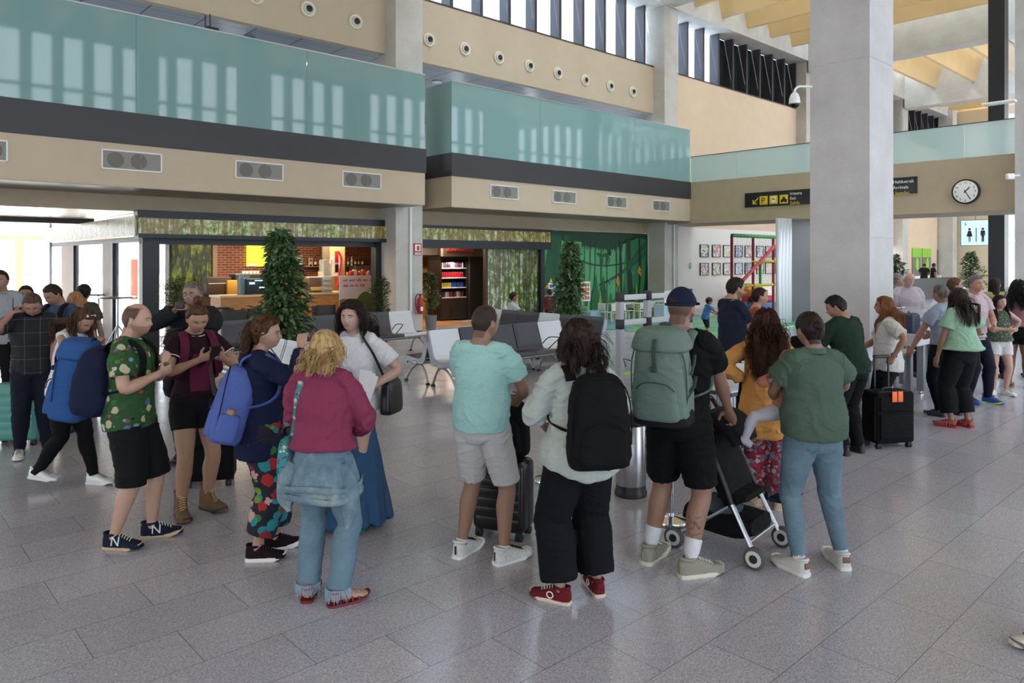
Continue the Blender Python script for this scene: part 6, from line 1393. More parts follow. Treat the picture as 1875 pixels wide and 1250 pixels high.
def shoulder_bag(f, label, mat, sg, z, w_=.26, d_=.09, h_=.26, y=0, cross=False, name='handbag', smat=None, x=.15, cat='bag'):
    h = f.H; c = V((sg*x*h, y*h, z*h)); T = Held(f, name, label, cat, c); m = MB(); bag_shell(m, d_, w_, h_, pw=4, taper=.9); m.v = [tuple(V(v)+c) for v in m.v]; T.put(m, 'bag_body', mat)
    top = c+V((0, 0, h_*.95)); sh = (f.shL if sg < 0 else f.shR)+f.B @ V((-sg*.035*h, 0, .045*h)); m = MB(); ribbon(m, [top+V((0, -w_*.35, 0)), (top+sh)/2+V((sg*.02, -.06*h, .02)), sh+V((0, -.035*h, -.005)), sh+V((0, 0, .012)), sh+V((0, .04*h, -.008)), (top+sh)/2+V((sg*.02, .065*h, .02)), top+V((0, w_*.35, 0))], .022, .003, (1, 0, 0)); T.put(m, 'strap', smat or mat)
    return T
def wheel4(m, xs, ys, r=.026, w_=.02):
    for x in xs:
        for y in ys:
            for dx in (-w_*.75, w_*.75): m.tube([(x+dx-w_*.45, y, r), (x+dx+w_*.45, y, r)], r, V((0, 1, 0)), 14)
def suitcase(px, py, rz, w_, d_, h_, mat, label, hard=True, handle=0, trim=None, tags=None, loc=None, z=0, lay=None, group=None):
    trim = trim or BLACK; t = empty('suitcase', loc if loc is not None else P(px, py), rz, label, 'suitcase', group); zb = .055
    m = MB(); m.rbox(-w_/2, w_/2, -d_/2, d_/2, zb, h_, .045 if hard else .03, seg=4); m.build('shell', mat, t)
    m = MB()
    if hard:
        n = 6
        for i in range(n):
            z0 = zb+.05+(h_-zb-.1)*i/n; m.rbox(-w_/2+.035, w_/2-.035, -d_/2-.006, d_/2+.006, z0+.008, z0+(h_-zb-.1)/n-.008, .006)
        m.build('ribs', mat, t); m = MB(); m.rbox(-w_/2-.003, w_/2+.003, -.008, .008, zb+.01, h_+.003, .003); m.build('zip_band', trim, t)
    else:
        m.rbox(-w_/2+.03, w_/2-.03, -d_/2-.022, -d_/2+.02, zb+.05, h_*.62, .012); m.rbox(-w_/2+.03, w_/2-.03, -d_/2-.018, -d_/2+.02, h_*.66, h_-.05, .012); m.build('front_pocket', mat, t)
        m = MB(); m.tube([(-w_/2-.002, -d_/2+.03, zb+.04), (-w_/2-.002, -d_/2+.03, h_-.05), (-w_/2+.05, -d_/2+.03, h_+.002), (w_/2-.05, -d_/2+.03, h_+.002), (w_/2+.002, -d_/2+.03, h_-.05), (w_/2+.002, -d_/2+.03, zb+.04)], .005, n=6); m.build('piping', trim, t)
    for x in (-w_/2+.045, w_/2-.045):
        for y in (-d_/2+.04, d_/2-.04): m = MB(); wheel4(m, (x,), (y,)); m.box(x-.02, x+.02, y-.02, y+.02, .035, zb+.01); m.build('wheel', BLK2, t)
    m = MB(); m.tube([(-.06, 0, h_-.005), (-.05, 0, h_+.022), (.05, 0, h_+.022), (.06, 0, h_-.005)], [(.01, .006)]*4, n=8, sub=3); m.build('grab_handle', trim, t)
    if handle:
        m = MB()
        for x in (-.085, .085): m.box(x-.008, x+.008, d_/2-.045, d_/2-.03, h_-.01, h_+handle-.02)
        m.build('telescopic_tube', ALU if hard else BLACK, t); m = MB(); m.rbox(-.10, .10, d_/2-.055, d_/2-.02, h_+handle-.03, h_+handle+.005, .012); m.build('handle_grip', BLACK, t)
    if tags:
        for x in tags: m = MB(); m.rbox(x-.03, x+.03, -d_/2-.03, -d_/2-.022, h_-.10, h_+.01, .003); m.build('luggage_tag', M('#ee6a2a', .5), t)
    return t
def phone(f, at, n, label, up=(0, 0, 1), sz=(.036, .075)):
    T = Held(f, 'phone', label, 'phone', at); n = V(n).normalized(); u = V(up); u = (u-n*u.dot(n)).normalized(); x = u.cross(n); R4 = Matrix.Translation(V(at)) @ Matrix(((x.x, n.x, u.x), (x.y, n.y, u.y), (x.z, n.z, u.z))).to_4x4()
    m = MB(); m.rbox(-sz[0], sz[0], -.004, .004, -sz[1], sz[1], .003, mat=R4); T.put(m, 'body', BLACK); m = MB(); m.box(-sz[0]+.003, sz[0]-.003, .004, .0046, -sz[1]+.004, sz[1]-.004, mat=R4); T.put(m, 'screen', M('#1d2a30', .1)); return T
def sunglasses_up(f, c='#1a1a1e'):
    m = MB(); sc = f.hs
    for sg in (-1, 1):
        u = V((sg*.42, .50, .80)).normalized(); p = f.head.pt(u); m.sphere(f.hc+f.HR @ (p*1.10), (.085*sc, .02*sc, .06*sc), 14, 8, 0, (f.HR @ Rx(50)).to_4x4())
        m.tube([f.hc+f.HR @ (f.head.pt(V((sg*.7, .45, .65)).normalized())*1.12), f.hc+f.HR @ (f.head.pt(V((sg*.98, -.1, .2)).normalized())*1.10)], .0022+.003*sc, n=6)
    a = [f.hc+f.HR @ (f.head.pt(V((x, .5, .8)).normalized())*1.14) for x in (-.2, 0, .2)]; m.tube(a, .003, n=6); m.build('sunglasses', M(c, .08), f.root)
def bun(f, c, at=(0, -.5, .3), r=.16, c2=None, name='hair_bun'):
    m = MB(); sc = f.hs; p = f.hc+f.HR @ (V(at)*sc); m.sphere((0, 0, 0), (r*sc, r*sc*.9, r*sc*.85), 24, 16)
    co = np.array(m.v); m.v = [tuple(q*(1+.16*w_)+np.array(p)) for q, w_ in zip(co, vnoise(co*[60, 60, 60], 5))]; m.build(name, hairmat(c, c2), f.root, auto=False)
DEN = NT('denim'); DEN.base(DEN.mix(.5, DEN.ramp(DEN.noise(4.5, 4), [(.35, '#48626f'), (.65, '#6b8490')]), DEN.ramp(DEN.noise(260, 2), [(.3, '#40586a'), (.7, '#738a98')]))); DEN.b.inputs['Roughness'].default_value = .9; DEN.bump(DEN.noise(18, 3, DEN.co((1, 1, 2))), .4, .01); DEN = DEN.m
DENL = NT('washed_denim'); DENL.base(DENL.ramp(DENL.noise(5, 5, rough=.7), [(.3, '#43586a'), (.5, '#5f7684'), (.7, '#8a9490')])); DENL.b.inputs['Roughness'].default_value = .9; DENL = DENL.m
DEND = cloth('#1d2437', .5, 12, name='dark_denim')
LACEW = M('#d8d5cc', .8); RUB = M('#dddcd6', .55); BLACKC = cloth('#131317', .5, 9, name='black_cloth'); NAVYC = cloth('#141a2e', .4, 9, name='navy_cloth')
def floral(name, ground, cols, s1=9, s2=14, thr=.34):
    t = NT(name); c = t.co((1, 1, 1)); d = t.vor(s1, c); col = t.vor(s1, c, out='Color'); d2 = t.vor(s2, t.co((1, 1, 1.3), (0, .4, 0))); col2 = t.vor(s2, t.co((1, 1, 1.3), (0, .4, 0)), out='Color')
    w_ = t.math('ADD', d, t.math('MULTIPLY', t.noise(55, 1), .22)); pet = t.math('LESS_THAN', w_, thr+.1); w2 = t.math('LESS_THAN', d2, thr*.9)
    x = t.xyz(col)[0]; x2 = t.xyz(col2)[1]; n = len(cols)//2
    ca = t.ramp(x, [(i/n, cc) for i, cc in enumerate(cols[:n])], 'CONSTANT'); cb = t.ramp(x2, [(i/n, cc) for i, cc in enumerate(cols[n:2*n])], 'CONSTANT')
    g = t.mix(w2, ground, cb); g = t.mix(pet, g, ca); core = t.math('LESS_THAN', w_, .16); g = t.mix(core, g, cols[-1]); t.base(t.mix(1.0, g, '#c8c8c8', 'MULTIPLY')); t.b.inputs['Roughness'].default_value = .85; t.bump(t.noise(12, 3), .3, .02); return t.m
HAW = floral('palm_print_cloth', '#2c5a2a', ['#e4e2d2', '#3a7a34', '#2f6b2c', '#d8cfa8', '#5b7fa8', '#2a5a28', '#3f8a3a', '#2a5f2a', '#8ea8c8', '#b85048', '#c8b070'], 13, 17, .36)
FLO = floral('flower_print_cloth', '#15182c', ['#c8282c', '#e8b0a8', '#15182c', '#a02038', '#20a0a4', '#1c8f96', '#2a9aa0', '#15182c', '#3f8a3a', '#7aa83a', '#5a1020'], 10, 12, .48)
PAI = floral('paisley_cloth', '#a8283c', ['#8a92a4', '#c8c4cc', '#a01c34', '#7a8296', '#c03048', '#b8b4c0', '#8a1c30', '#6a6c80', '#c84458', '#d8d0d4', '#5a1828'], 26, 34, .55)
STRP = floral('patterned_strap', '#3aa0a0', ['#e8c8d0', '#3a8a9a', '#c84878', '#d8e0d0', '#2a6a8a', '#c8a040', '#8a4878', '#3aa0a0', '#e0e0d0', '#286878', '#e8a0a8'], 30, 40, .4)
CAMO = floral('leaf_print_cloth', '#4a5a40', ['#7a8a68', '#a8b090', '#2a3828', '#5a6a4c', '#8a9878', '#3a4834', '#6a7858', '#303e2c', '#98a484', '#4a5a40', '#222c20'], 40, 50, .4)
def check_cloth(c, line):
    t = NT('checked_cloth'); x = t.xyz(t.co()); a = t.math('LESS_THAN', t.math('ABSOLUTE', t.math('SUBTRACT', t.math('FRACT', t.math('MULTIPLY', x[0], 7.5)), .5)), .008)
    b_ = t.math('LESS_THAN', t.math('ABSOLUTE', t.math('SUBTRACT', t.math('FRACT', t.math('MULTIPLY', x[2], 7.5)), .5)), .008); t.base(t.mix(t.math('MAXIMUM', a, b_), c, line)); t.b.inputs['Roughness'].default_value = .85; t.bump(t.noise(10, 3), .35, .02); return t.m
# ---------------- man in the green palm shirt
f = Fig('p', P(240, 992), -84, 1.71, 'man in green palm print shirt and black cargo shorts, bald brow, hands on backpack straps', '#c99c84', heavy=1.06, head=(-4, 4, 0), feet=((-.055, .06, 0, 10), (.06, -.045, 0, -12)),
        R=((.045, .125, .70), (1, -.5, -1)), L=((-.03, .125, .735), (-1, -.4, -1)), rpalm=(0, -1, .2), lpalm=(0, -1, .2), rcurl=1.0, lcurl=1.0, voxel=.006)
f.beard = ('#6a3f28', .42); f.stub = ('#4c3a2e', .5); f.stubstyle = 'bald'; f.body()
f.top('palm_print_shirt', HAW, hem=-.035, ease=.022, frac=(.36, .36), sease=.022, flare=.012, hemflare=.02, wr=.009); f.collar(HAW, r=.038)
f.pants('cargo_shorts', cloth('#1b1b1c', .5, 8), end=.55, ease=.020, eknee=.036, wr=.008)
f.cap('#4a382c', '#5d4939', .02, 'bald'); f.face(brow='#6a4a34')
def nsh(sh, MT, k, sg, th):
    for q in (-1, 1):
        t_ = text('N', .05*k*1.0, 'emblem', M('#cfd0cc', .6), sh, (0, 0, 0), (0, 0, 0), .0015, 'CENTER'); t_.matrix_local = MT @ Matrix.Translation((q*.0265*k, .022*k, th+.008*k)) @ Matrix.Rotation(math.radians(90*q), 4, 'Z') @ Matrix.Rotation(PI/2-.25, 4, 'X')
f.shoes(cloth('#1d2a44', .3, 20), M('#b8a07c', .6), LACEW, accent=nsh, bulk=1.04)
m = MB()
for sg, l in zip((-1, 1), f.legs):
    c = l[0]+(l[1]-l[0])*.72; m.rbox(c.x+sg*.060-.012, c.x+sg*.060+.03*0+.012, c.y-.06, c.y+.07, c.z-.10, c.z+.06, .008)
m.build('cargo_pocket', cloth('#1b1b1c', .5, 8), f.root)
backpack(f, 'dark navy backpack on the back of the man in green shirt', cloth('#20294e', .6, 7), BLACKC, .34, .22, .46, off=(.04, -.01, -.01), tilt=-8, pocket=False)
BLU = cloth('#2c68b4', .6, 7)
T = backpack(f, 'bright blue rucksack hanging behind the dark navy backpack', BLU, cloth('#173e7a', .4), .32, .24, .54, off=(-.03, -.18, .02), tilt=-9, straps=(), lid=True)
m = MB(); c = f.pel+V((.10, -.08, .0)); ribbon(m, [c+V((0, -.12, .06)), c+V((.03, .0, .02)), c+V((.04, .07, -.05)), c+V((.035, .12, -.14))], .07, .010, (0, 0, 1)); T.put(m, 'hip_belt', BLU)
# ---------------- woman with phone, maroon tee
f = Fig('p', P(357, 938), -138, 1.69, 'woman in maroon tee with hair bun, black shorts and tan boots looking at her phone', '#b98a6c', fem=1, heavy=1.06, head=(-6, 26, 0), feet=((-.06, -.01, 0, 18), (.07, .02, 0, -10)),
        R=((.035, .165, .735), (1, -.2, -1)), L=((-.065, .165, .735), (-1, -.2, -1)), rpalm=(-.6, -.4, .7), lpalm=(.6, -.4, .7), rcurl=.75, lcurl=.8, voxel=.006)
f.body(); f.top('t_shirt', cloth('#34141f', .4, 8), hem=.015, ease=.012, frac=(.30, .30), sease=.014, flare=.006, wr=.006); f.band(M('#dcd4cf', .9), .044, .006)
for sg in (-1, 1):
    m = MB(); sh, el, wr = f.arm_pts(sg); tt = .30*((el-sh).length+(wr-el).length)/(el-sh).length; c = sh+(el-sh)*tt; d = (el-sh).normalized(); u = d.orthogonal().normalized(); v = d.cross(u); rr_ = .0295*f.H+.014+.005; m.tube([c+u*rr_*math.cos(a)+v*rr_*math.sin(a) for a in [2*PI*i/20 for i in range(21)]], .0045, d, 6)
    m.build('sleeve_trim', M('#dcd4cf', .9), f.root)
f.pants('shorts', cloth('#121216', .4, 8), end=.24, ease=.010, eknee=.014, wr=.005); f.cap('#2b1b14', '#5a3c28', .045, 'full', back=.02); bun(f, '#3a261b', (0, -.22, .62), .17, '#6a4830'); f.face(brow='#24160f')
f.shoes(cloth('#8a6a48', .4, 20), M('#2a2624', .7), M('#c0aa84', .8), 'boot', th=.024, bulk=1.08)
MAG = cloth('#7a1848', .4, 9)
backpack(f, 'black hiking backpack with magenta straps on the woman in maroon tee', cloth('#1a1a1d', .5, 8), BLACKC, .32, .20, .52, off=(0, -.01, .03), smat=MAG, lid=True)
T = Held(f, 'baby_carrier', 'magenta front carrier panel on the chest of the woman in maroon tee', 'carrier', f.waist+V((0, .12, -.02)))
m = MB(); c = f.chest; m.tube([c+V((0, .115, .01)), c+V((0, .12, -.06)), f.waist+V((0, .115, .03)), f.waist+V((0, .11, -.06))], [(.05, .010), (.075, .014), (.08, .014), (.07, .010)], V((1, 0, 0)), 16, 3, pw=4); T.put(m, 'panel', MAG)
phone(f, (f.wrR+f.wrL)/2+V((0, .085, .055)), (0, -.75, .6), 'dark green cased phone in the hands of the woman in maroon tee', up=(.1, .6, .75))
T = Held(f, 'tote_bag', 'small cream tote bag beside the blue-violet backpack', 'bag', f.pel+V((-.17, .13, -.22))); m = MB(); bag_shell(m, .20, .09, .26, pw=4); m.v = [tuple(Ry(-18) @ V(v)+f.pel+V((-.15, .15, -.20))) for v in m.v]; T.put(m, 'bag_body', M('#b8a678', .8, var=.08)); m = MB(); ribbon(m, [f.pel+V((-.10, .15, .05)), f.pel+V((-.08, .14, .18)), f.chest+V((-.08, .12, -.05)), f.shL+V((.02, .04, .05))], .03, .003); T.put(m, 'strap', M('#3a2e28', .8))
# ---------------- woman in navy hoodie, floral trousers
f = Fig('p', P(478, 1016), -72, 1.63, 'woman in navy hoodie and flower print trousers raising one hand, blue-violet backpack on', '#c0917a', slim=.9, fem=1, heavy=1.10, head=(-14, 2, 0), feet=((-.05, .05, 0, 8), (.05, -.02, 0, -12)),
        R=((.10, .155, .868), (.5, .6, -1)), L=((-.06, .14, .56), (-1, -.6, -.4)), rpalm=(-.5, .2, .2), rcurl=.85, lcurl=.8, voxel=.006)
f.body(); f.top('hoodie', cloth('#1c2650', .55, 8), hem=-.105, ease=.024, frac=(.97, .97), sease=.017, flare=.0, hemflare=.010, wr=.012, neckw=.05)
m = MB(); m.tube([f.nb+V((x*f.H, y*f.H, z*f.H)) for x, y, z in ((-.07, .02, -.02), (-.065, -.035, 0), (0, -.07, -.012), (.065, -.035, 0), (.07, .02, -.02), (.02, .055, -.05))], [(.02, .016), (.03, .022), (.036, .026), (.03, .022), (.02, .016), (.01, .01)], V((0, 0, 1)), 14, 4); m.build('hood', cloth('#1c2650', .55, 8), f.root)
f.pants('floral_trousers', FLO, end=.86, ease=.020, eknee=.040, eend=.052, wr=.010)
HC = ('#2e1d14', '#5a3c28'); f.cap(*HC, .06, 'full', noise=.4, back=.06); f.strands(*HC, n=420, length=.62, width=.015, vol=.07, gather=(0, -.66, -.12), wave=.04, seed=3, segs=9, jitter=.3); f.strands(*HC, n=300, length=.75, width=.014, vol=.2, backmin=-.75, wave=.08, seed=4, lo=-.1, name='ponytail', segs=10, jitter=.35); f.face(glasses='#8a7a70')
f.shoes(cloth('#2a1220', .3, 25), RUB, M('#3a2030', .8), bulk=1.0, th=.026)
VIO = cloth('#5f78d0', .55, 7, name='violet_nylon')
def vex(T, tr, w_, d_, h_):
    m = MB(); m.lathe([(.030, 0), (.031, .13), (.026, .14)], (w_*.46, -.0, h_*.20), 16); T.put(tr(m), 'bottle', M('#8a6a4a', .4)); m = MB(); bag_shell(m, .08, .13, .18, z0=h_*.06, xo=w_*.47, taper=1.1, pw=4); T.put(tr(m), 'side_pocket', VIO)
backpack(f, 'blue-violet backpack with side bottle on the woman in navy hoodie', VIO, cloth('#23284a', .4), .36, .22, .50, off=(.03, -.0, -.03), tilt=-14, smat=VIO, extra=vex)
shoulder_bag(f, 'small black purse held low by the woman in navy hoodie', BLACK, -1, .43, .16, .06, .14, y=.13, x=.06)
# ---------------- woman in pink blouse
f = Fig('p', P(592, 1102), -8, 1.60, 'blonde woman in pink blouse with denim jacket tied around her jeans', '#c39a84', slim=.86, bare=True, fem=1, heavy=1.04, head=(6, 0, 0), feet=((-.065, .015, 0, 12), (.06, -.01, 0, -52)),
        L=((-.06, .17, .60), (-1, -.6, -.5)), R=((.06, .17, .60), (1, -.6, -.5)), voxel=.006)
f.body(); PNK = cloth('#a83862', .6, 7, name='pink_linen')
f.top('blouse', PNK, hem=.045, ease=.022, frac=(.84, .84), sease=.030, flare=.012, hemflare=.020, wr=.013, neckw=.044); f.pants('flared_jeans', DEN, end=.97, ease=.008, eknee=.010, eend=.034, wr=.007)
for l in f.legs:
    m = MB()
    for i in range(46):
        a = 2*PI*i/46; c = l[2]+V((0, 0, .015)); rr_ = .022*f.H+.034; x, y = c.x+rr_*math.cos(a), c.y+rr_*math.sin(a); L = rnd.uniform(.03, .06); m.tube([(x, y, c.z+.02), (x*1.0+.004*math.cos(a), y+.004*math.sin(a), c.z-L*.5), (x+rnd.uniform(-.006, .006), y+rnd.uniform(-.006, .006), c.z-L)], [.003, .002, .0012], n=4)
    m.build('frayed_hem', M('#8fa6ba', .9), f.root)
f.skirt('tied_jacket', DENL, .405, .212, waist=.085, folds=6, wr=.018, rb=.19)
m = MB()
for k, (z, e) in enumerate(((.44, .012), (.405, .016))): m.tube([(f.pel.x+(.212+e)*math.cos(a), (.192+e)*math.sin(a), z*f.H+.012*math.sin(3*a+k)) for a in [2*PI*i/30 for i in range(31)]], [(.018, .007)]*31, V((0, 0, 1)), 8)
m.tube([(-.14, .10, .60*f.H), (-.05, .17, .58*f.H), (0, .19, .57*f.H), (.02, .20, .45*f.H)], [.03, .03, .035, .025], n=10, sub=3); m.build('jacket_hem', DENL, f.root)
for sg, L_ in ((-1, .16), (1, .24)):
    m = MB(); q = f.pel+V((sg*.165, -.08, -.13)); m.tube([q+V((-sg*.02, 0, .12)), q+V((sg*.02, -.01, .02)), q+V((sg*.03, -.01, -L_*.5)), q+V((sg*.01, 0, -L_))], [(.035, .018), (.055, .026), (.050, .022), (.012, .01)], V((1, 0, 0)), 14, 3); m.build('jacket_sleeve', DENL, f.root)

HB = ('#8a6a42', '#c8a878'); f.cap(*HB, .05, 'full', noise=.3, back=.05); f.mass(*HB, length=.55, w0=.37, w1=.35, d0=.42, d1=.30, noise=.06); f.strands(*HB, n=1500, length=.66, width=.015, vol=.05, wave=.05, seed=8, segs=10, jitter=.22, clear=.2); f.face(); f.shoes(M('#7a1c20', .5), M('#6a1a1c', .6), style='sandal', th=.014)
m = MB(); h = f.H; ribbon(m, [f.pel+V((-.19, 0, .12)), f.waist+V((-.16, -.03, .06)), f.chest+V((-.115, -.10, .02)), f.shL+V((.045, -.035, .055)), f.shL+V((.05, .03, .05)), f.chest+V((-.09, .12, .0)), f.pel+V((-.16, .10, .12))], .035, .004); T = Held(f, 'handbag', 'shoulder bag with teal flowered strap at the left hip of the blonde woman', 'bag', f.pel+V((-.23, 0, -.12))); T.put(m, 'strap', STRP); m = MB(); bag_shell(m, .09, .26, .22, pw=4); m.v = [tuple(V(v)+f.pel+V((-.215, .03, -.10))) for v in m.v]; T.put(m, 'bag_body', STRP)
# ---------------- woman in white shirt and long blue skirt
f = Fig('p', P(648, 958), 163, 1.70, 'dark haired woman in white shirt, long blue skirt and sunglasses on her hair', '#c9a08c', slim=.9, fem=1, heavy=1.06, head=(4, 0, 0), feet=((-.06, 0, 0, 10), (.06, .02, 0, -12)),
        L=((-.150, .10, .635), (-1, -.8, -.4)), R=((.10, .14, .62), (1, -.8, -.5)), lcurl=.85, lpalm=(.7, .3, 0), voxel=.006)
f.body(); f.top('white_shirt', cloth('#d9dadf', .45, 8), hem=-.01, ease=.022, frac=(.40, .40), sease=.024, flare=.010, hemflare=.012, wr=.010, neckw=.056); f.skirt('long_skirt', cloth('#3d6a9a', .5, 7, name='blue_cotton'), .03, .27, folds=7, wr=.022)
HD = ('#1c1210', '#3a2620'); f.cap(*HD, .08, 'full', noise=.3, back=.05); f.mass(*HD, length=.85, w0=.46, w1=.46, d0=.34, d1=.26, back=-.20, noise=.06); f.strands(*HD, n=1200, length=1.0, width=.014, vol=.10, curl=.02, cfreq=9, wave=.04, seed=12, segs=14, jitter=.2, clear=.22); f.face(brow='#1c120e'); sunglasses_up(f); f.shoes(M('#1f6a4c', .5), M('#16382c', .6), style='flat', th=.012)
shoulder_bag(f, 'black leather bag hanging from the shoulder of the woman in white', M('#111114', .4), -1, .50, .26, .10, .26, y=-.02, x=.175)
T = Held(f, 'papers', 'folded white papers in the hand of the woman in white shirt', 'papers', f.wrL+V((.01, .07, -.06))); m = MB(); 
for k in range(3): m.box(-.05+k*.01, .05+k*.01, -.002+k*.006, .0+k*.006, -.09, .11+k*.01, mat=Matrix.Translation(f.wrL+V((.0, .09, .0))) @ Matrix.Rotation(-.35+.12*k, 4, 'Y'))
T.put(m, 'sheet', M('#e8e8ea', .7))
# ---------------- man in turquoise tee
f = Fig('p', P(882, 1022), -18, 1.71, 'man in turquoise tee and white shorts leaning on a tall black suitcase', '#ab7f66', heavy=1.04, head=(-28, 4, 0), feet=((-.085, .0, 0, -12), (.095, -.015, 0, -35)), R=((.10, .17, .60), (1, -.8, -.6)), L=((-.02, .19, .60), (-1, -.4, -.6)), voxel=.006, rcurl=.8)
f.stub = ('#3a2e28', .6); f.stubstyle = 'receding'; f.body()
f.top('t_shirt', cloth('#a3dad4', .5, 8), hem=-.012, ease=.013, frac=(.36, .36), sease=.020, flare=.014, hemflare=.014, wr=.009, boxy=.93); f.band(M('#96cbc6', .9))
f.pants('shorts', cloth('#c9c6c4', .4, 7), end=.46, ease=.012, eknee=.030, wr=.008); f.cap('#2a211d', '#3d322c', .028, 'receding', noise=.2); f.face()
def blktab(sh, MT, k, sg, th): m = MB(); m.rbox(-.004*k, .004*k, -.040*k, -.034*k, th+.006*k, th+.036*k, .002, mat=MT); m.build('heel_tab', BLACK, sh)
f.shoes(M('#c9cbc8', .6, var=.15, vs=60), M('#e2e2de', .5), BLACK, bulk=1.10, sock=M('#d8d8d6', .9), sockh=.022, accent=blktab)
# ---------------- woman with black backpack, wide navy trousers
f = Fig('p', P(1062, 1096), 12, 1.64, 'woman with big dark curly hair, pale shirt, wide navy trousers and red sneakers', '#b88c74', slim=.9, fem=1, heavy=1.06, head=(0, 4, 0), feet=((-.075, -.01, 0, 50), (.075, .03, 0, 0)), L=((-.10, .15, .60), (-1, -.7, -.5)), R=((.10, .15, .60), (1, -.7, -.5)), voxel=.006)
f.body(); PAL = cloth('#b9c2bb', .6, 7, name='pale_linen')
f.top('loose_shirt', PAL, hem=-.02, ease=.022, frac=(.60, .60), sease=.024, flare=.012, hemflare=.065, wr=.013); f.collar(PAL, r=.04); f.pants('wide_trousers', cloth('#10131f', .35, 6), end=.93, ease=.022, eknee=.050, eend=.072, wr=.006)
HK = ('#140d0b', '#35231c'); f.cap(*HK, .12, 'full', noise=.5, back=.05); f.mass(*HK, length=.62, w0=.54, w1=.56, d0=.54, d1=.40, noise=.14, fr=5, tip=.8); f.strands(*HK, n=2600, length=.80, width=.011, vol=.13, curl=.022, cfreq=13, seed=21, segs=13, jitter=.25, clear=.22)
def ring_logo(sh, MT, k, sg, th):
    m = MB()
    for q in (-1, 1): m.tube([MT @ V((q*.0268*k, .030*k+.012*k*math.cos(a), th+.018*k+.011*k*math.sin(a))) for a in [2*PI*i/16 for i in range(17)]], .0022*k, n=5)
    m.build('emblem', M('#e6d8d4', .6), sh)
f.face(); f.shoes(cloth('#8a1420', .3, 20), M('#c8b8a8', .6), LACEW, style='low', accent=ring_logo)
backpack(f, 'plain black backpack on the woman with big curly hair', cloth('#0f1013', .6, 7), BLACKC, .37, .18, .53, off=(.04, -.02, .02), tilt=-3, straps=(-1, 1))
# ---------------- man with blue cap, teal rucksack, stroller
f = Fig('p', P(1243, 1040), -30, 1.83, 'man in blue cap, black tee and shorts with teal rucksack pushing a stroller', '#a87a62', heavy=1.08, head=(-12, 2, 0), feet=((-.108, .0, 0, -5), (.052, -.048, 0, -45)), R=((.13, .175, .545), (1, -.7, -.1)), L=((.02, .20, .545), (-1, -.6, -.3)), rcurl=.9, lcurl=.9, voxel=.006, rpalm=(0, 0, -1))
f.beard = ('#3a2a20', .6); f.stub = ('#3a2c24', .7); f.stubstyle = 'full'
def tat(co, out):
    l = f.legs[1]; d = np.linalg.norm(co[:, :2]-np.array((l[1]+(l[2]-l[1])*.62)[:2]), axis=1); q = (co[:, 2] > .17) & (co[:, 2] < .38) & (d < .12) & (co[:, 0] > l[2].x-.02) & (co[:, 1] < l[2].y+.03); v_ = np.abs(vnoise(co*[45, 45, 28], 4)) < .10; out[q & v_] = (.04, .05, .05, .75)
f.paintf = tat; f.body(); f.top('t_shirt', cloth('#0e0e10', .4, 8), hem=-.02, ease=.014, frac=(.36, .36), sease=.020, flare=.012, hemflare=.012, wr=.009)
f.pants('shorts', cloth('#0d0d0f', .4, 8), end=.44, ease=.016, eknee=.036, wr=.008); f.face()
f.shoes(cloth('#a8a290', .3, 20), M('#c9c5b4', .6), LACEW, bulk=1.08, th=.028, sock=cloth('#d9dade', .3, 20), sockh=.085)
NC = cloth('#1c2748', .3, 12, name='navy_cap'); D = dirs(40, 24); m = MB(); vs = []
for u in D:
    on = u.z > .16; off = .045 if on else -.02; nn = V(u); vs.append(f.hc+f.HR @ (f.head.pt(V(u))+nn*off*f.hs+V((0, 0, .02*f.hs if on else 0))))
m.add(vs, [(i*40+j, (i+1)*40+j, (i+1)*40+(j+1) % 40, i*40+(j+1) % 40) for i in range(24) for j in range(40)], 0, True); cp = m.build('cap', NC, f.root)
m = MB(); m.tube([f.hc+f.HR @ (V((0, y, z))*f.hs) for y, z in ((.36, .16), (.52, .14), (.66, .09), (.70, .07))], [(.22*f.hs, .02*f.hs), (.24*f.hs, .016*f.hs), (.18*f.hs, .012*f.hs), (.05*f.hs, .008*f.hs)], f.HR @ V((1, 0, 0)), 16, 3); m.build('cap_peak', NC, cp)
m = MB(); m.tube([f.hc+f.HR @ (V((.385*math.cos(a), .475*math.sin(a)-.02, .095))*f.hs) for a in [PI*1.02+PI*.96*i/16 for i in range(17)]], [(.035*f.hs, .012*f.hs)]*17, f.HR @ V((0, 0, 1)), 8); m.build('cap_strap', NC, cp)
m = MB(); m.sphere(f.hc+f.HR @ (V((0, -.425, .20))*f.hs), (.13*f.hs, .035*f.hs, .085*f.hs), 16, 8, 0, f.HR.to_4x4()); m.build('cap_opening', hairmat('#2a1e18'), cp)
TEA = cloth('#7b9389', .6, 6, name='teal_nylon')
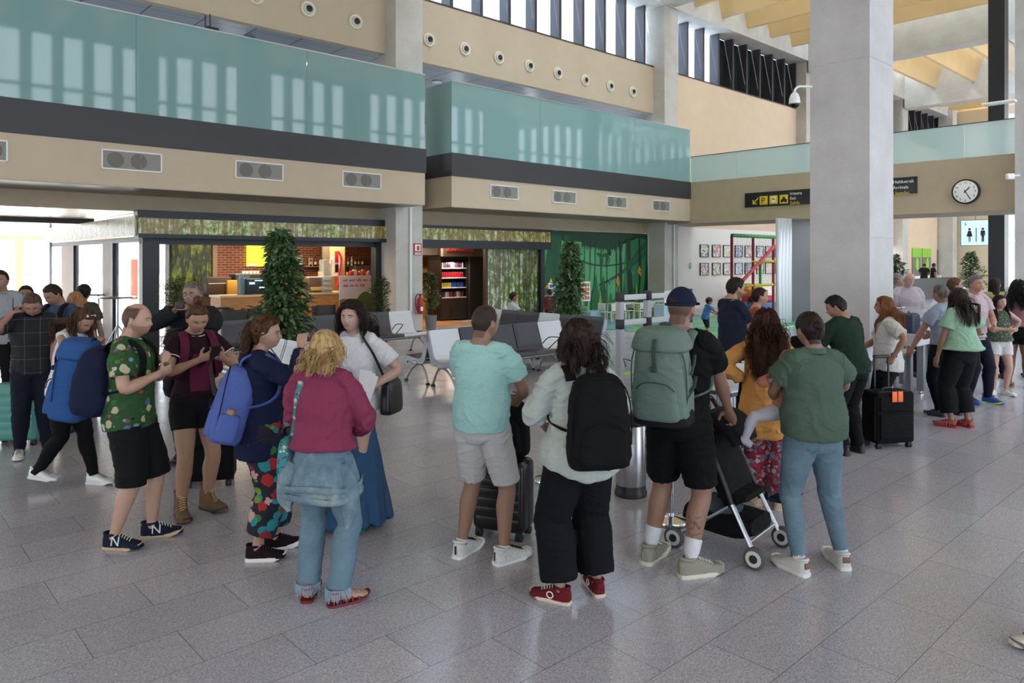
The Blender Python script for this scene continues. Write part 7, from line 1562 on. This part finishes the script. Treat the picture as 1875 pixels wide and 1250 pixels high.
def tex(T, tr, w_, d_, h_):
    m = MB(); bag_shell(m, w_*1.04, d_*1.05, h_*.40, z0=-.012, pw=3); T.put(tr(m), 'base_panel', cloth('#26282c', .5, 9))
    m = MB(); m.tube([(w_*.5, -.02, h_*.55), (w_*.52, .02, h_*.66), (w_*.5, .07, h_*.74)], .009, n=6); m.tube([(w_*.45, -.08, h_*.3), (w_*.53, .0, h_*.42), (w_*.5, .08, h_*.5)], [(.012, .003)]*3, n=6); T.put(tr(m), 'compression_strap', M('#2b3a38', .7))
    m = MB(); c = f.pel+V((.145, .0, .05)); ribbon(m, [c+V((-.06, -.13, .02)), c+V((.01, -.05, .02)), c+V((.03, .04, .0)), c+V((-.0, .12, -.02))], .11, .014, (0, 0, 1)); T.put(m, 'hip_belt', cloth('#2a2c30', .5, 9))
    m = MB()
    for x in (-w_*.54,): m.tube([(x, -.02, h_*.25), (x-.03, -.03, h_*.2), (x-.01, -.04, h_*.12)], .004, n=5); m.tube([(x, -.02, h_*.66), (x-.04, -.04, h_*.68), (x-.02, -.05, h_*.6)], .004, n=5)
    T.put(tr(m), 'cord', BLACK)
backpack(f, 'large teal hiking rucksack on the man in the blue cap', TEA, M('#2b3a38', .7), .37, .24, .56, off=(-.02, -.0, .06), tilt=3, lid=True, smat=TEA, extra=tex, bulge=.25)
# stroller
SP = V((1.43, 5.17, 0)); t = empty('stroller', SP, math.atan2(-.64, .76)-PI/2, 'compact black stroller pushed by the man in the blue cap', 'stroller')   # local +y forward
m = MB()
for sx in (-1, 1): m.tube([(sx*.20, -.10, .96), (sx*.20, .02, .78), (sx*.21, .16, .50), (sx*.22, .24, .32)], .018, n=8, sub=2)
m.tube([(-.20, -.10, .96), (-.19, -.125, .99), (.19, -.125, .99), (.20, -.10, .96)], .017, n=10); m.build('black_frame', BLACK, t)
m = MB()
for sx in (-1, 1): m.tube([(sx*.22, .22, .38), (sx*.23, .36, .12)], [(.022, .013)]*2, n=8); m.tube([(sx*.22, .20, .36), (sx*.23, -.16, .10)], [(.020, .012)]*2, n=8)
m.tube([(-.23, .34, .16), (.23, .34, .16)], .010, n=8); m.tube([(-.23, -.13, .12), (.23, -.13, .12)], .010, n=8); m.build('silver_leg', ALU, t)
wh = None
for sx in (-1, 1):
    for y, r_ in ((.38, .072), (-.19, .072)):
        m = MB(); x = sx*.245; m.tube([(x-.018, y, r_), (x-.012, y, r_), (x+.012, y, r_), (x+.018, y, r_)], [r_*.9, r_, r_, r_*.9], V((0, 1, 0)), 28); w1 = m.build('wheel', M('#4a4c4e', .6), t)
        m = MB(); m.tube([(x-.020, y, r_), (x+.020, y, r_)], r_*.72, V((0, 1, 0)), 24); m.build('rim', M('#c8c8c0', .4), w1); m = MB(); m.tube([(x-.023, y, r_), (x+.023, y, r_)], r_*.38, V((0, 1, 0)), 20); m.build('hub', BLACK, w1)
SF = cloth('#15161b', .5, 9)
m = MB(); m.tube([(0, -.07, .88), (0, .0, .76), (0, .10, .54), (0, .19, .34)], [(.17, .02), (.20, .05), (.21, .06), (.20, .04)], V((1, 0, 0)), 20, 3, pw=5); m.build('backrest', SF, t); m = MB(); m.tube([(0, .10, .42), (0, .20, .40), (0, .29, .41)], [(.18, .04), (.18, .04), (.17, .02)], V((1, 0, 0)), 20, 3, pw=5); m.build('seat', SF, t)
m = MB(); m.tube([(0, -.02, .92), (0, .08, .90), (0, .17, .84), (0, .22, .75)], [(.17, .03), (.20, .05), (.20, .045), (.19, .02)], V((1, 0, 0)), 20, 3, pw=4); m.build('canopy', SF, t)
m = MB(); m.tube([(0, -.16, .24), (0, .0, .21), (0, .2, .20), (0, .33, .22)], [(.17, .06), (.19, .08), (.19, .08), (.17, .05)], V((1, 0, 0)), 20, 3, pw=4); m.build('basket', SF, t); m = MB(); m.sphere((.03, .05, .30), (.14, .16, .07), 16, 10); T = m.build('folded_cloth', cloth('#5f7078', .5, 12), None, SP, t.rotation_euler.z); tag(T, 'grey-blue cloth lying in the stroller basket', 'cloth')
m = MB(); m.rbox(-.07, .07, .40, .56, .40, .43, .03); m.build('footrest', cloth('#2a3350', .3), t)
# ---------------- woman in orange tunic
f = Fig('p', P(1404, 928), -14, 1.60, 'woman in orange tunic with very long curly dark hair, hand on hip', '#b88464', slim=.9, fem=1, heavy=1.14, head=(0, 4, 0), feet=((-.04, .05, 0, 10), (.06, -.01, 0, -10)), L=((-.105, -.025, .635), (-1, -.35, -.1)), R=((.05, .16, .62), (1, -.6, -.5)), lcurl=.3, lpalm=(1, .3, 0), voxel=.007)
f.body(); ORG = cloth('#e39a3c', .6, 7, name='orange_linen'); f.top('tunic', ORG, hem=-.155, ease=.020, frac=(.90, .90), sease=.018, flare=.006, hemflare=.045, wr=.012, neckw=.044); f.pants('paisley_trousers', PAI, end=.93, ease=.016, eknee=.034, eend=.034, wr=.007)
HL = ('#1a0f0a', '#4a2a1c'); f.cap(*HL, .10, 'full', noise=.5); f.mass(*HL, length=1.75, w0=.46, w1=.62, d0=.48, d1=.30, noise=.12, fr=5, tip=.4); f.strands(*HL, n=2600, length=2.0, width=.010, vol=.13, curl=.05, cfreq=32, seed=31, segs=24, jitter=.25, clear=.25, taper=.6); f.face(); f.shoes(M('#cfb49c', .6), M('#d8c4ac', .6), style='flat', th=.012)
T = Held(f, 'shopping_bag', 'white flower print bag on a black strap at the side of the orange tunic woman', 'bag', f.pel+V((-.24, .06, -.44))); m = MB(); bag_shell(m, .08, .24, .32, pw=5, taper=1); m.v = [tuple(V(v)+f.pel+V((-.22, .06, -.42))) for v in m.v]; T.put(m, 'bag_body', floral('bag_print', '#d6d2cc', ['#a8283c', '#d6d2cc', '#d6d2cc', '#2a2a30', '#d6d2cc', '#d6d2cc', '#d6d2cc', '#b84a50', '#d6d2cc', '#d6d2cc', '#a8283c'], 14, 18, .3)); m = MB(); ribbon(m, [f.pel+V((-.22, .02, -.12)), f.pel+V((-.20, .0, .08)), f.wrL+V((-.03, .0, .02)), f.pel+V((-.2, .10, .08)), f.pel+V((-.22, .12, -.12))], .03, .004); T.put(m, 'strap', BLACKC)
# ---------------- woman in green shirt with baby
f = Fig('p', P(1495, 1046), 6, 1.68, 'woman in sage green shirt and light blue jeans holding a baby, seen from behind', '#a87c64', slim=.84, fem=1, heavy=1.06, side=0, head=(8, 6, 0), feet=((-.075, -.01, 0, 22), (.12, .03, 0, -6)), L=((-.05, .20, .62), (-1, -.6, -.3)), R=((.08, .20, .66), (1, -.6, -.3)), voxel=.006, hip=(-.012, 0))
f.stub = ('#1a100c', .9); f.stubstyle = 'full'; f.body(); SAG = cloth('#5f7a66', .45, 7, name='sage_cotton')
f.top('sage_shirt', SAG, hem=.005, ease=.026, frac=(.30, .30), sease=.028, flare=.022, hemflare=.012, wr=.010, boxy=1.02); f.collar(SAG, r=.040); f.pants('slim_jeans', DEN, end=.96, ease=.005, eknee=.003, eend=.005, wr=.006, waist=.045)
for sg in (-1, 1):
    m = MB(); c = f.pel+V((sg*.078, -.128, -.03)); m.tube([c+V((dx, dy, dz)) for dx, dy, dz in ((-.045, .006, .03), (.045, .002, .03), (.045, -.002, -.05), (0, -.004, -.075), (-.045, .004, -.05), (-.045, .006, .03))], .0025, n=5)
    m.build('pocket_seam', M('#5a7690', .8), f.root)
f.cap('#150e0c', '#2e1f19', .05, 'full', noise=.35); bun(f, '#150e0c', (0, -.40, .12), .17, '#2e1f19')
def brown_tab(sh, MT, k, sg, th): m = MB(); m.rbox(-.013*k, .013*k, -.041*k, -.034*k, th+.016*k, th+.036*k, .002, mat=MT); m.build('heel_tab', M('#7a5a42', .6), sh)
f.face(); f.shoes(M('#c9c8c4', .5), M('#d8d6d0', .5), LACEW, style='low', accent=brown_tab, sock=M('#c4c4c8', .9), sockh=.026, th=.024, bulk=1.05)
bp = wpt(f, (-.10, .19, 1.07)); g = Fig('b', (bp.x, bp.y, .50), 170, .76, 'baby in peach top and white tights held by the woman in sage shirt', '#c8967c', heavy=1.25, headscale=1.5, seat=.50, feet=((-.20, .02, .42, 0), (.36, -.02, .33, 60)), L=((-.1, .2, .98),), R=((.12, .16, .95),), voxel=.008, hname='baby')
g.stub = ('#5a3a24', .7); g.stubstyle = 'full'; g.body(); g.top('baby_top', cloth('#d88c64', .3), hem=-.04, ease=.012, frac=(.8, .8), sease=.010, wr=.003); g.pants('white_tights', cloth('#cfccd6', .3), end=1.03, ease=.006, wr=.003); g.cap('#6a4630', '#8a6244', .03, 'full'); g.face()
m = MB()
for l in g.legs: m.tube([l[2]+V((0, 0, .02)), l[2], l[2]+l[3]*.05+V((0, 0, -.03))], [.026, .03, .022], n=12, sub=3)
m.build('tights_foot', cloth('#cfccd6', .3), g.root)
# ---------------- luggage near the front
t = suitcase(918, 1000, math.radians(-22), .40, .25, .56, M('#141417', .3), 'black ribbed hard suitcase behind the man in turquoise tee', handle=.44, trim=BLK2, loc=P(922, 978))
m = MB(); bag_shell(m, .30, .17, .40, pw=3.4, taper=.92); o = empty('laptop_backpack', P(934, 972)+V((0, 0, .565)), math.radians(-22), 'black laptop backpack standing on top of the ribbed black suitcase', 'backpack'); m.build('main_body', cloth('#131316', .5, 9), o); m = MB(); bag_shell(m, .24, .07, .24, z0=.03, yo=-.09, pw=4); m.build('front_pocket', cloth('#17171a', .5, 9), o)
suitcase(1625, 816, math.radians(12), .46, .26, .60, cloth('#101013', .4, 12), 'large black fabric suitcase with orange tags beside the woman in white tee', hard=False, handle=.36, tags=(-.04, .03))
suitcase(1422, 905, math.radians(20), .40, .25, .70, M('#5a5b60', .35, .2), 'grey ribbed hard suitcase behind the orange tunic woman', handle=0)
suitcase(35, 812, math.radians(6), .48, .26, .66, M('#4f8f86', .4), 'mint green ribbed hard suitcase at the left edge beside the man on the phone', handle=.3)
suitcase(385, 885, math.radians(14), .42, .26, .56, cloth('#101013', .4, 12), 'black fabric suitcase with orange tag behind the woman in maroon tee', hard=False, tags=(.14,))
t = suitcase(0, 0, TH+.15, .46, .22, .40, M('#222b45', .5), 'dark blue suitcase standing in the tray on the right table', loc=W(ax(1664, 3.88), 3.88, .83), hard=True)
suitcase(0, 0, TH, .44, .22, .34, cloth('#141418', .4, 12), 'black suitcase with orange tag lying on the table beside the acrylic box', loc=Vector(((1480-937.5)/F*8.2, 8.2, .815)), hard=False, tags=(-.15,))
# ---------------- people around the tables and behind
SW = M('#d6d5d0', .55)
def simple(key, px, py, yaw, H, label, skinc, fem, topn, topm, botn, botm, hair=('#1e1512', '#3a2a22'), style='full', thick=.05, at=None, **k):
    o = dict(hem=-.03, ease=.018, frac=(.34, .34), wr=.008, hemflare=.012, pend=1.0, pease=.014, peend=.014, pk=None, shoe=BLACK, sole=BLK2, shst='sneaker', facek={}, hv=1.0, beard=None, stub=None, collar=None, flare=.01, slim=.9, band=None, sock=None, sockh=.03, noise=.35)
    fk = {a: b for a, b in k.items() if a not in o}; o.update({a: b for a, b in k.items() if a in o})
    fk['bare'] = o['shst'] == 'sandal'; f = Fig(key, at if at is not None else P(px, py), yaw, H, label, skinc, fem=fem, heavy=o['hv'], slim=o['slim'], **fk)
    if o['beard']: f.beard = o['beard']
    if o['stub']: f.stub = o['stub']; f.stubstyle = style
    f.body()
    if topn: f.top(topn, topm, hem=o['hem'], ease=o['ease'], frac=o['frac'], sease=o['ease'], flare=o['flare'], hemflare=o['hemflare'], wr=o['wr'])
    if o['collar']: f.collar(o['collar'])
    if botn: f.pants(botn, botm, end=o['pend'], ease=o['pease'], eknee=o['pk'] if o['pk'] is not None else o['pease'], eend=o['peend'], wr=.007)
    if style != 'none': f.cap(hair[0], hair[1], thick, style, noise=o['noise'])
    f.face(**o['facek']); f.shoes(o['shoe'], o['sole'], None if o['shst'] == 'sandal' else M('#77777c', .8) if o['shoe'] in (SW,) or o['sole'] is SW else BLK2, o['shst'], sock=o['sock'], sockh=o['sockh']); return f
# left group
f = simple('l', 62, 834, -152, 1.72, 'man in dark checked polo and dark jeans holding a phone to his ear', '#b58468', 0, 'checked_polo', check_cloth('#12131a', '#70707c'), 'jeans', DEND, ('#2a201c', '#5a4a40'), 'full', .03, hv=1.1, collar=cloth('#12131a', .4), head=(0, 34, 0), lean=6, R=((.105, .085, .845), (.8, .6, -1)), rcurl=.8, rpalm=(-.8, -.4, .2), L=((-.11, .10, .50), (-1, -.7, -.2)), shoe=SW, sole=SW, stub=('#3a302a', .6), voxel=.008)
phone(f, f.wrR+V((-.02, -.0, .09)), (-1, -.1, 0), 'silver phone held at the ear of the man in checked polo', up=(0, .5, .8))
m = MB()
for l in f.legs:
    for q in range(3): m.box(l[2].x-.05, l[2].x-.047, l[2].y+.03+q*.025, l[2].y+.042+q*.025, .03, .07); m.box(l[2].x+.047, l[2].x+.05, l[2].y+.03+q*.025, l[2].y+.042+q*.025, .03, .07)
m.build('shoe_stripes', BLACK, f.root)
f = simple('l', 0, 0, 172, 1.76, 'man in blue tee with dark backpack straps looking down, behind the phone caller', '#b07e62', 0, 't_shirt', cloth('#43618a', .4), 'trousers', BLACKC, ('#16100e', '#2e241f'), 'full', .04, at=A(108, 0, 8.5)*V((1, 1, 0)), head=(-10, 30, 0), L=((-.08, .15, .62), (-1, -.6, -.5)), R=((.06, .16, .60), (1, -.6, -.5)), voxel=.008)
backpack(f, 'dark backpack on the man in blue tee', BLACKC, BLACKC, .32, .18, .46, pocket=False)
f = simple('l', 0, 0, 30, 1.62, 'woman with light brown hair behind the ponytail woman', '#c09a80', 1, 'top', cloth('#7a6a5a', .4), 'trousers', BLACKC, ('#7a5634', '#a87e52'), 'full', .08, at=A(138, 0, 8.9)*V((1, 1, 0)), voxel=.009); f.mass('#7a5634', '#a87e52', length=.7, w0=.42, w1=.40)
f = simple('l', 0, 0, 10, 1.69, 'person with dark hair and hairband at the back of the left group', '#a87c64', 1, 'top', cloth('#5a5248', .4), 'trousers', BLACKC, ('#120e0d', '#2a201c'), 'full', .05, at=A(152, 0, 9.8)*V((1, 1, 0)), voxel=.009); bun(f, '#120e0d', (0, -.48, .1), .15)
f = simple('l', 0, 0, -160, 1.88, 'man in pale grey shirt cut by the left picture edge', '#b58468', 0, 'grey_shirt', cloth('#a8acb4', .4), 'trousers', BLACKC, ('#16100e', '#2e241f'), 'full', .04, at=A(2, 0, 9.4)*V((1, 1, 0)), hv=1.05, collar=cloth('#a8acb4', .4), voxel=.009)
f = simple('l', 0, 0, -150, 1.66, 'person with dark hair half hidden behind the phone caller', '#b08468', 0, 'top', BLACKC, 'trousers', BLACKC, ('#120e0d', '#2a201c'), 'full', .06, at=A(48, 0, 10.0)*V((1, 1, 0)), voxel=.009)
# ponytail woman walking, head down
f = simple('l', 122, 888, -96, 1.63, 'woman with ponytail and sunglasses on her head, black leggings, looking down', '#b88a6e', 1, 'tank_top', cloth('#d8d8d8', .3), 'leggings', BLACKC, ('#2a1a12', '#5a3c28'), 'full', .05, hv=1.02, head=(-10, 36, 0), lean=10, pease=.006, peend=.008, slim=.88, frac=(0, 0), ease=.010, hem=-.02, feet=((-.04, .13, 0, 0), (.05, -.14, .03, 5)), R=((.02, .17, .77), (1, -.2, -1)), L=((-.04, .17, .60), (-1, -.5, -.5)), rcurl=.9, shoe=M('#c9cbce', .35, .2), sole=SW, voxel=.0065)
f.strands('#2a1a12', '#5a3c28', n=800, length=1.3, width=.013, vol=.03, backmin=.1, wave=.05, seed=5, clear=.2); sunglasses_up(f, '#c8c8cc')
# man in grey jacket with hands at his face
GJ = cloth('#2c3038', .55, 8)
f = simple('l', 0, 0, 178, 1.80, 'man in dark grey jacket raising both hands to his face behind the maroon tee woman', '#b08672', 0, 'jacket', GJ, 'trousers', cloth('#2e3644', .4), ('#2a2624', '#7a746e'), 'full', .035, at=A(356, 0, 7.3)*V((1, 1, 0)), hv=1.08, frac=(.97, .97), ease=.028, hem=-.06, L=((-.045, .13, .84), (-1, .2, -.6)), R=((.045, .13, .84), (1, .2, -.6)), lcurl=.8, rcurl=.8, stub=('#3a3634', .6), voxel=.008, facek=dict(glasses='#2a2a2e'), shst='low')
T = Held(f, 'camera', 'small dark object held up by the man in grey jacket', 'camera', (f.wrL+f.wrR)/2+V((0, .06, .02))); m = MB(); m.rbox(-.04, .04, -.015, .015, 0, .07, .006); m.v = [tuple(V(v)+T.b) for v in m.v]; T.put(m, 'body', BLACK)
# middle background
f = simple('m', 0, 0, -72, 1.81, 'man in navy polo with glasses and folded arms beyond the orange tunic woman', '#bd8e70', 0, 'navy_polo', cloth('#252f49', .45, 8), 'trousers', DEND, ('#16100e', '#2e221c'), 'full', .06, at=A(1340, 0, 8.45)*V((1, 1, 0)), hv=1.02, collar=cloth('#252f49', .3), head=(-8, 8, 0), L=((.055, .13, .655), (-1, -.2, -.7)), R=((-.05, .15, .655), (1, -.2, -.7)), lcurl=.7, rcurl=.7, beard=('#2e2018', .4), facek=dict(glasses='#241a16'), voxel=.007, ease=.018)
f = simple('m', 0, 0, -95, 1.68, 'woman in orange top with low dark ponytail behind the orange tunic woman', '#c9987c', 1, 'orange_top', cloth('#d8682c', .4), 'trousers', BLACKC, ('#1a110e', '#33241c'), 'full', .035, at=A(1386, 0, 8.9)*V((1, 1, 0)), voxel=.008); bun(f, '#1a110e', (0, -.50, -.12), .17, '#33241c')
f = simple('m', 0, 0, 28, 1.66, 'man in dark green sweater and black trousers leaning over the table', '#b08064', 0, 'sweater', cloth('#1d3d2b', .5, 7), 'trousers', BLACKC, ('#0d0a0a', '#1e1816'), 'full', .08, at=P(1558, 830), hv=1.10, lean=12, head=(35, 22, 0), frac=(.97, .97), ease=.024, hem=-.015, L=((-.10, .22, .60), (-1, -.5, -.4)), R=((.07, .20, .60), (1, -.5, -.4)), lcurl=.6, voxel=.0075, shst='low', pease=.022, peend=.025)
WT = cloth('#cfccc6', .45, 7)
f = simple('m', 0, 0, 66, 1.60, 'woman in white tee with long auburn hair, hand on suitcase handle', '#b98468', 1, 'white_tee', WT, 'trousers', BLACKC, ('#4a2a18', '#8a5634'), 'full', .06, at=A(1624, 0, 8.3)*V((1, 1, 0)), hv=1.12, frac=(.42, .42), ease=.022, hem=-.045, hemflare=.02, L=((-.16, -.03, .585), (-.8, -.9, 0)), R=((.04, .18, .60), (1, -.5, -.4)), lcurl=.8, facek=dict(glasses='#3a3436'), voxel=.007, pease=.02, peend=.03)
f.mass('#4a2a18', '#8a5634', length=1.35, w0=.40, w1=.42, d0=.42, d1=.26, noise=.05); f.strands('#4a2a18', '#a06a40', n=1200, length=1.7, width=.010, vol=.03, wave=.02, seed=41, clear=.2)
T = Held(f, 'smart_watch', 'black watch on the wrist of the woman in white tee', 'watch', f.wrL); m = MB(); d = (f.wrL-f.elL).normalized(); m.tube([f.wrL-d*.02+v for v in [V((.0, .028*math.cos(a), .028*math.sin(a))) for a in [2*PI*i/16 for i in range(17)]]], .006, n=6); T.put(m, 'band', BLACK)
PS = cloth('#c8b8c0', .4, 8)
f = simple('m', 0, 0, 176, 1.80, 'elderly bearded man with glasses in pale pink shirt behind the tables', '#c8927c', 0, 'pink_shirt', PS, 'trousers', DEND, ('#c8c2bc', '#e0dcd8'), 'bald', .03, at=A(1662, 0, 12.6)*V((1, 1, 0)), hv=1.1, collar=PS, frac=(.95, .95), ease=.02, beard=('#c8bab2', .35), facek=dict(glasses='#8a5a5a', brow='#b8b0a8'), voxel=.009)
f = simple('m', 0, 0, -115, 1.76, 'grey haired person in blue shirt partly hidden by the near pillar', '#b88a70', 1, 'blue_shirt', cloth('#3f6bb0', .4), 'trousers', DEND, ('#4a4644', '#8a8480'), 'full', .06, at=A(1640, 0, 13.4)*V((1, 1, 0)), hv=1.0, voxel=.009)
LBS = cloth('#a9b4cc', .4, 8)
f = simple('m', 0, 0, 24, 1.70, 'grey haired man in light blue shirt leaning one hand on the tray', '#b98068', 0, 'light_blue_shirt', LBS, 'trousers', cloth('#171c2c', .4, 7), ('#3a3634', '#6a6460'), 'full', .035, at=P(1738, 760), hv=1.10, collar=LBS, hip=(-.045, 0), side=-5, frac=(.38, .38), ease=.020, hem=.02, L=((-.285, .10, .50), (-1, -.4, 0)), R=((.05, .17, .60), (1, -.6, -.4)), feet=((-.10, .0, 0, 10), (.075, -.01, 0, -10)), lcurl=.4, stub=('#4a4644', .7), voxel=.0075, shst='low', shoe=M('#1a1c28', .3))
MNT = cloth('#9cc8a8', .5, 7)
f = simple('m', 0, 0, 14, 1.68, 'woman in loose mint top, black cropped trousers and red sandals', '#a8765c', 1, 'mint_top', MNT, 'cropped_trousers', cloth('#17181e', .4, 7), ('#1c1310', '#3a2821'), 'full', .05, at=P(1759, 782), hv=1.04, frac=(.34, .34), ease=.026, flare=.025, hem=.035, hemflare=.085, pend=.88, pease=.018, pk=.038, peend=.055, L=((-.16, .04, .50), (-1, -.5, 0)), R=((.12, .12, .58), (1, -.6, -.4)), feet=((-.06, .02, 0, 28), (.055, -.01, 0, 5)), shst='sandal', shoe=M('#b8232c', .4), sole=M('#a81e28', .5), voxel=.007)
f.mass('#1c1310', '#3a2821', length=1.15, w0=.38, w1=.40, d0=.42, d1=.24, noise=.03); f.strands('#1c1310', '#3a2821', n=1200, length=1.5, width=.010, vol=.02, wave=.015, seed=51, clear=.2)
f = simple('m', 0, 0, -165, 1.80, 'man with cropped grey hair in pale pink tee looking back at the camera', '#c08a72', 0, 'pink_tee', cloth('#cdb4bc', .4), 'jeans', DEND, ('#4a423e', '#7a726c'), 'full', .05, at=A(1783, 0, 10.3)*V((1, 1, 0)), hv=1.0, head=(-5, 0, 0), L=((-.02, .16, .60), (-1, -.5, -.5)), lcurl=.9, stub=('#5a504a', .4), shoe=M('#1e4a9a', .4), sole=M('#c8d04a', .5), feet=((-.08, .05, 0, 20), (.06, 0, 0, 0)), voxel=.0075)
f = simple('m', 0, 0, -105, 1.73, 'woman with sunglasses on brown hair in the far queue behind the light blue shirt man', '#c09078', 1, 'purple_top', cloth('#5a4a78', .4), 'trousers', BLACKC, ('#3a2418', '#6a4a34'), 'full', .08, at=A(1744, 0, 11.4)*V((1, 1, 0)), voxel=.009); sunglasses_up(f)
f = simple('m', 0, 0, -20, 1.71, 'woman in yellow cardigan with long dark hair, seen from behind', '#c09078', 1, 'yellow_cardigan', cloth('#c2b45a', .5), 'jeans', DEND, ('#17110f', '#2e2320'), 'full', .05, at=A(1822, 0, 12.4)*V((1, 1, 0)), frac=(.95, .95), ease=.022, hem=.0, hv=1.0, head=(-35, 0, 0), voxel=.008); f.mass('#17110f', '#2e2320', length=1.2, w0=.38, w1=.36, d0=.42, d1=.24, noise=.04)
f = simple('m', 1828, 722, 178, 1.49, 'girl in green patterned top and white shorts with long dark hair', '#cf9f8a', 1, 'patterned_top', CAMO, 'white_shorts', cloth('#d6d4d2', .4), ('#17100e', '#33231c'), 'full', .05, at=P(1832, 722), hv=1.0, hip=(.015, 0), frac=(0, 0), ease=.014, hem=.01, hemflare=.05, pend=.26, pease=.014, pk=.018, peend=.018, slim=1.0, L=((-.13, -.05, .60), (-1, -.2, -.3)), R=((.02, .15, .66), (1, -.3, -.6)), head=(6, 2, 0), shoe=SW, sole=SW, shst='sneaker', feet=((-.03, .03, 0, 15), (.08, .02, 0, -45)), voxel=.007)
f.mass('#17100e', '#33231c', length=1.0, w0=.38, w1=.36, d0=.30, d1=.22, back=-.22, noise=.04); f.strands('#17100e', '#33231c', n=500, length=1.6, width=.014, vol=.05, wave=.02, seed=61, clear=.2)
f = simple('m', 0, 0, -42, 1.67, 'woman in sleeveless pink top and black skirt with long wavy black hair', '#96664c', 1, 'pink_top', cloth('#a87a84', .4), 'black_skirt', cloth('#0f0f12', .4), ('#0a0808', '#1c1614'), 'full', .10, at=A(1864, 0, 11.5)*V((1, 1, 0)), frac=(0, 0), ease=.010, hem=.05, hemflare=.005, pend=.20, pease=.016, pk=.03, peend=.03, slim=1.0, hv=1.12, shst='sandal', shoe=M('#8a6a48', .6), sole=M('#7a5a3c', .6), L=((-.10, .14, .60), (-1, -.5, -.4)), voxel=.0075)
f.mass('#0a0808', '#1c1614', length=1.2, w0=.52, w1=.50, d0=.48, d1=.30, noise=.12, fr=5); f.strands('#0a0808', '#1c1614', n=500, length=1.5, width=.02, vol=.16, curl=.04, cfreq=14, seed=71, clear=.2)
f = simple('m', 0, 0, 60, 1.78, 'person in black cut by the right edge of the queue', '#a8765c', 0, 'black_tee', BLACKC, 'trousers', BLACKC, ('#0d0a0a', '#1e1816'), 'full', .05, at=A(1898, 0, 12.4)*V((1, 1, 0)), voxel=.009)
# far background
f = simple('far', 0, 0, -35, 1.80, 'far man in black tee and shorts leaning by the kiosk window', '#a07058', 0, 't_shirt', BLACKC, 'shorts', BLACKC, ('#1a1412', '#2e241f'), 'full', .05, at=A(1692, 0, 43)*V((1, 1, 0)), pend=.5, lean=8, L=((-.02, .17, .66), (-1, -.4, -.6)), R=((.03, .17, .66), (1, -.4, -.6)), head=(0, 25, 0), voxel=.014, slim=1.0)
f = simple('far', 0, 0, -100, 1.80, 'far bearded man in dark grey tee standing by the kiosk', '#a07058', 0, 't_shirt', cloth('#2c2a2e', .4), 'trousers', DEND, ('#1a1412', '#2e241f'), 'full', .06, at=A(1709, 0, 43)*V((1, 1, 0)), hv=1.1, beard=('#1a1412', .8), voxel=.014)
f = simple('far', 1293, 622, -78, 1.02, 'small child in sky blue tee and grey shorts running on the play mat', '#a87458', 0, 't_shirt', cloth('#3f86c4', .4), 'shorts', cloth('#2e3440', .4), ('#120e0d', '#2a201c'), 'full', .06, headscale=1.35, at=P(1292, 622)+V((0, 0, .014)), pend=.45, lean=14, L=((-.10, .28, .62), (-1, -.2, -.4)), R=((.10, .26, .66), (1, -.2, -.4)), feet=((-.06, .10, 0, 0), (.06, -.06, 0, 0)), voxel=.010, slim=1.0, pease=.012, ease=.012)
ct = MB(); ct.sphere(f.hc+f.HR @ (V((0, -.02, .16))*f.hs), (.40*f.hs, .48*f.hs, .36*f.hs), 18, 10); ct.build('cap', M('#15151a', .7), f.root)
f = simple('far', 0, 0, -75, 1.62, 'seated woman with dark hair and white top on the far seat row', '#b98a6e', 1, 'white_top', cloth('#d4d4d8', .4), 'trousers', BLACKC, ('#1c1310', '#3a2821'), 'full', .07, at=A(938, 0, 17.2)*V((1, 1, 0)), seat=.48, feet=((-.07, .26, 0, 0), (.07, .26, 0, 0)), L=((-.08, .2, .42), (-1, -.4, -.4)), R=((.08, .2, .42), (1, -.4, -.4)), voxel=.010, hv=1.05)
m = MB(); m.rbox(-.25, .25, -.22, .22, .36, .44, .03); m.box(-.2, .2, -.18, .18, 0, .37); o = m.build('stool', SEATD, None, A(938, 0, 17.2)*V((1, 1, 0)), math.radians(-75)); tag(o, 'dark seat carrying the woman in white before the forest glazing', 'stool')
f = simple('far', 0, 0, 20, 1.15, 'child in red top before the jungle mural left of the potted tree', '#b98a6e', 0, 'red_top', cloth('#8a2a34', .4), 'trousers', DEND, ('#2a1812', '#4a3020'), 'full', .06, headscale=1.25, at=A(1007, 0, 20.5)*V((1, 1, 0)), voxel=.012, frac=(.9, .9))
# foot of someone stepping in at the right edge
f = simple('near', 0, 0, 88, 1.72, 'person outside the right edge, one white and brown shoe stepping in', '#a87c64', 0, 'jacket', BLACKC, 'trousers', BLACKC, ('#1a1412', '#2e241f'), 'full', .05, at=P(1876, 1200)+V((.335, 0, 0)), feet=((-.06, -.12, 0, 0), (.04, .085, 0, 0)), shoe=M('#c8c4bc', .5), sole=M('#6a5648', .5), voxel=.010)
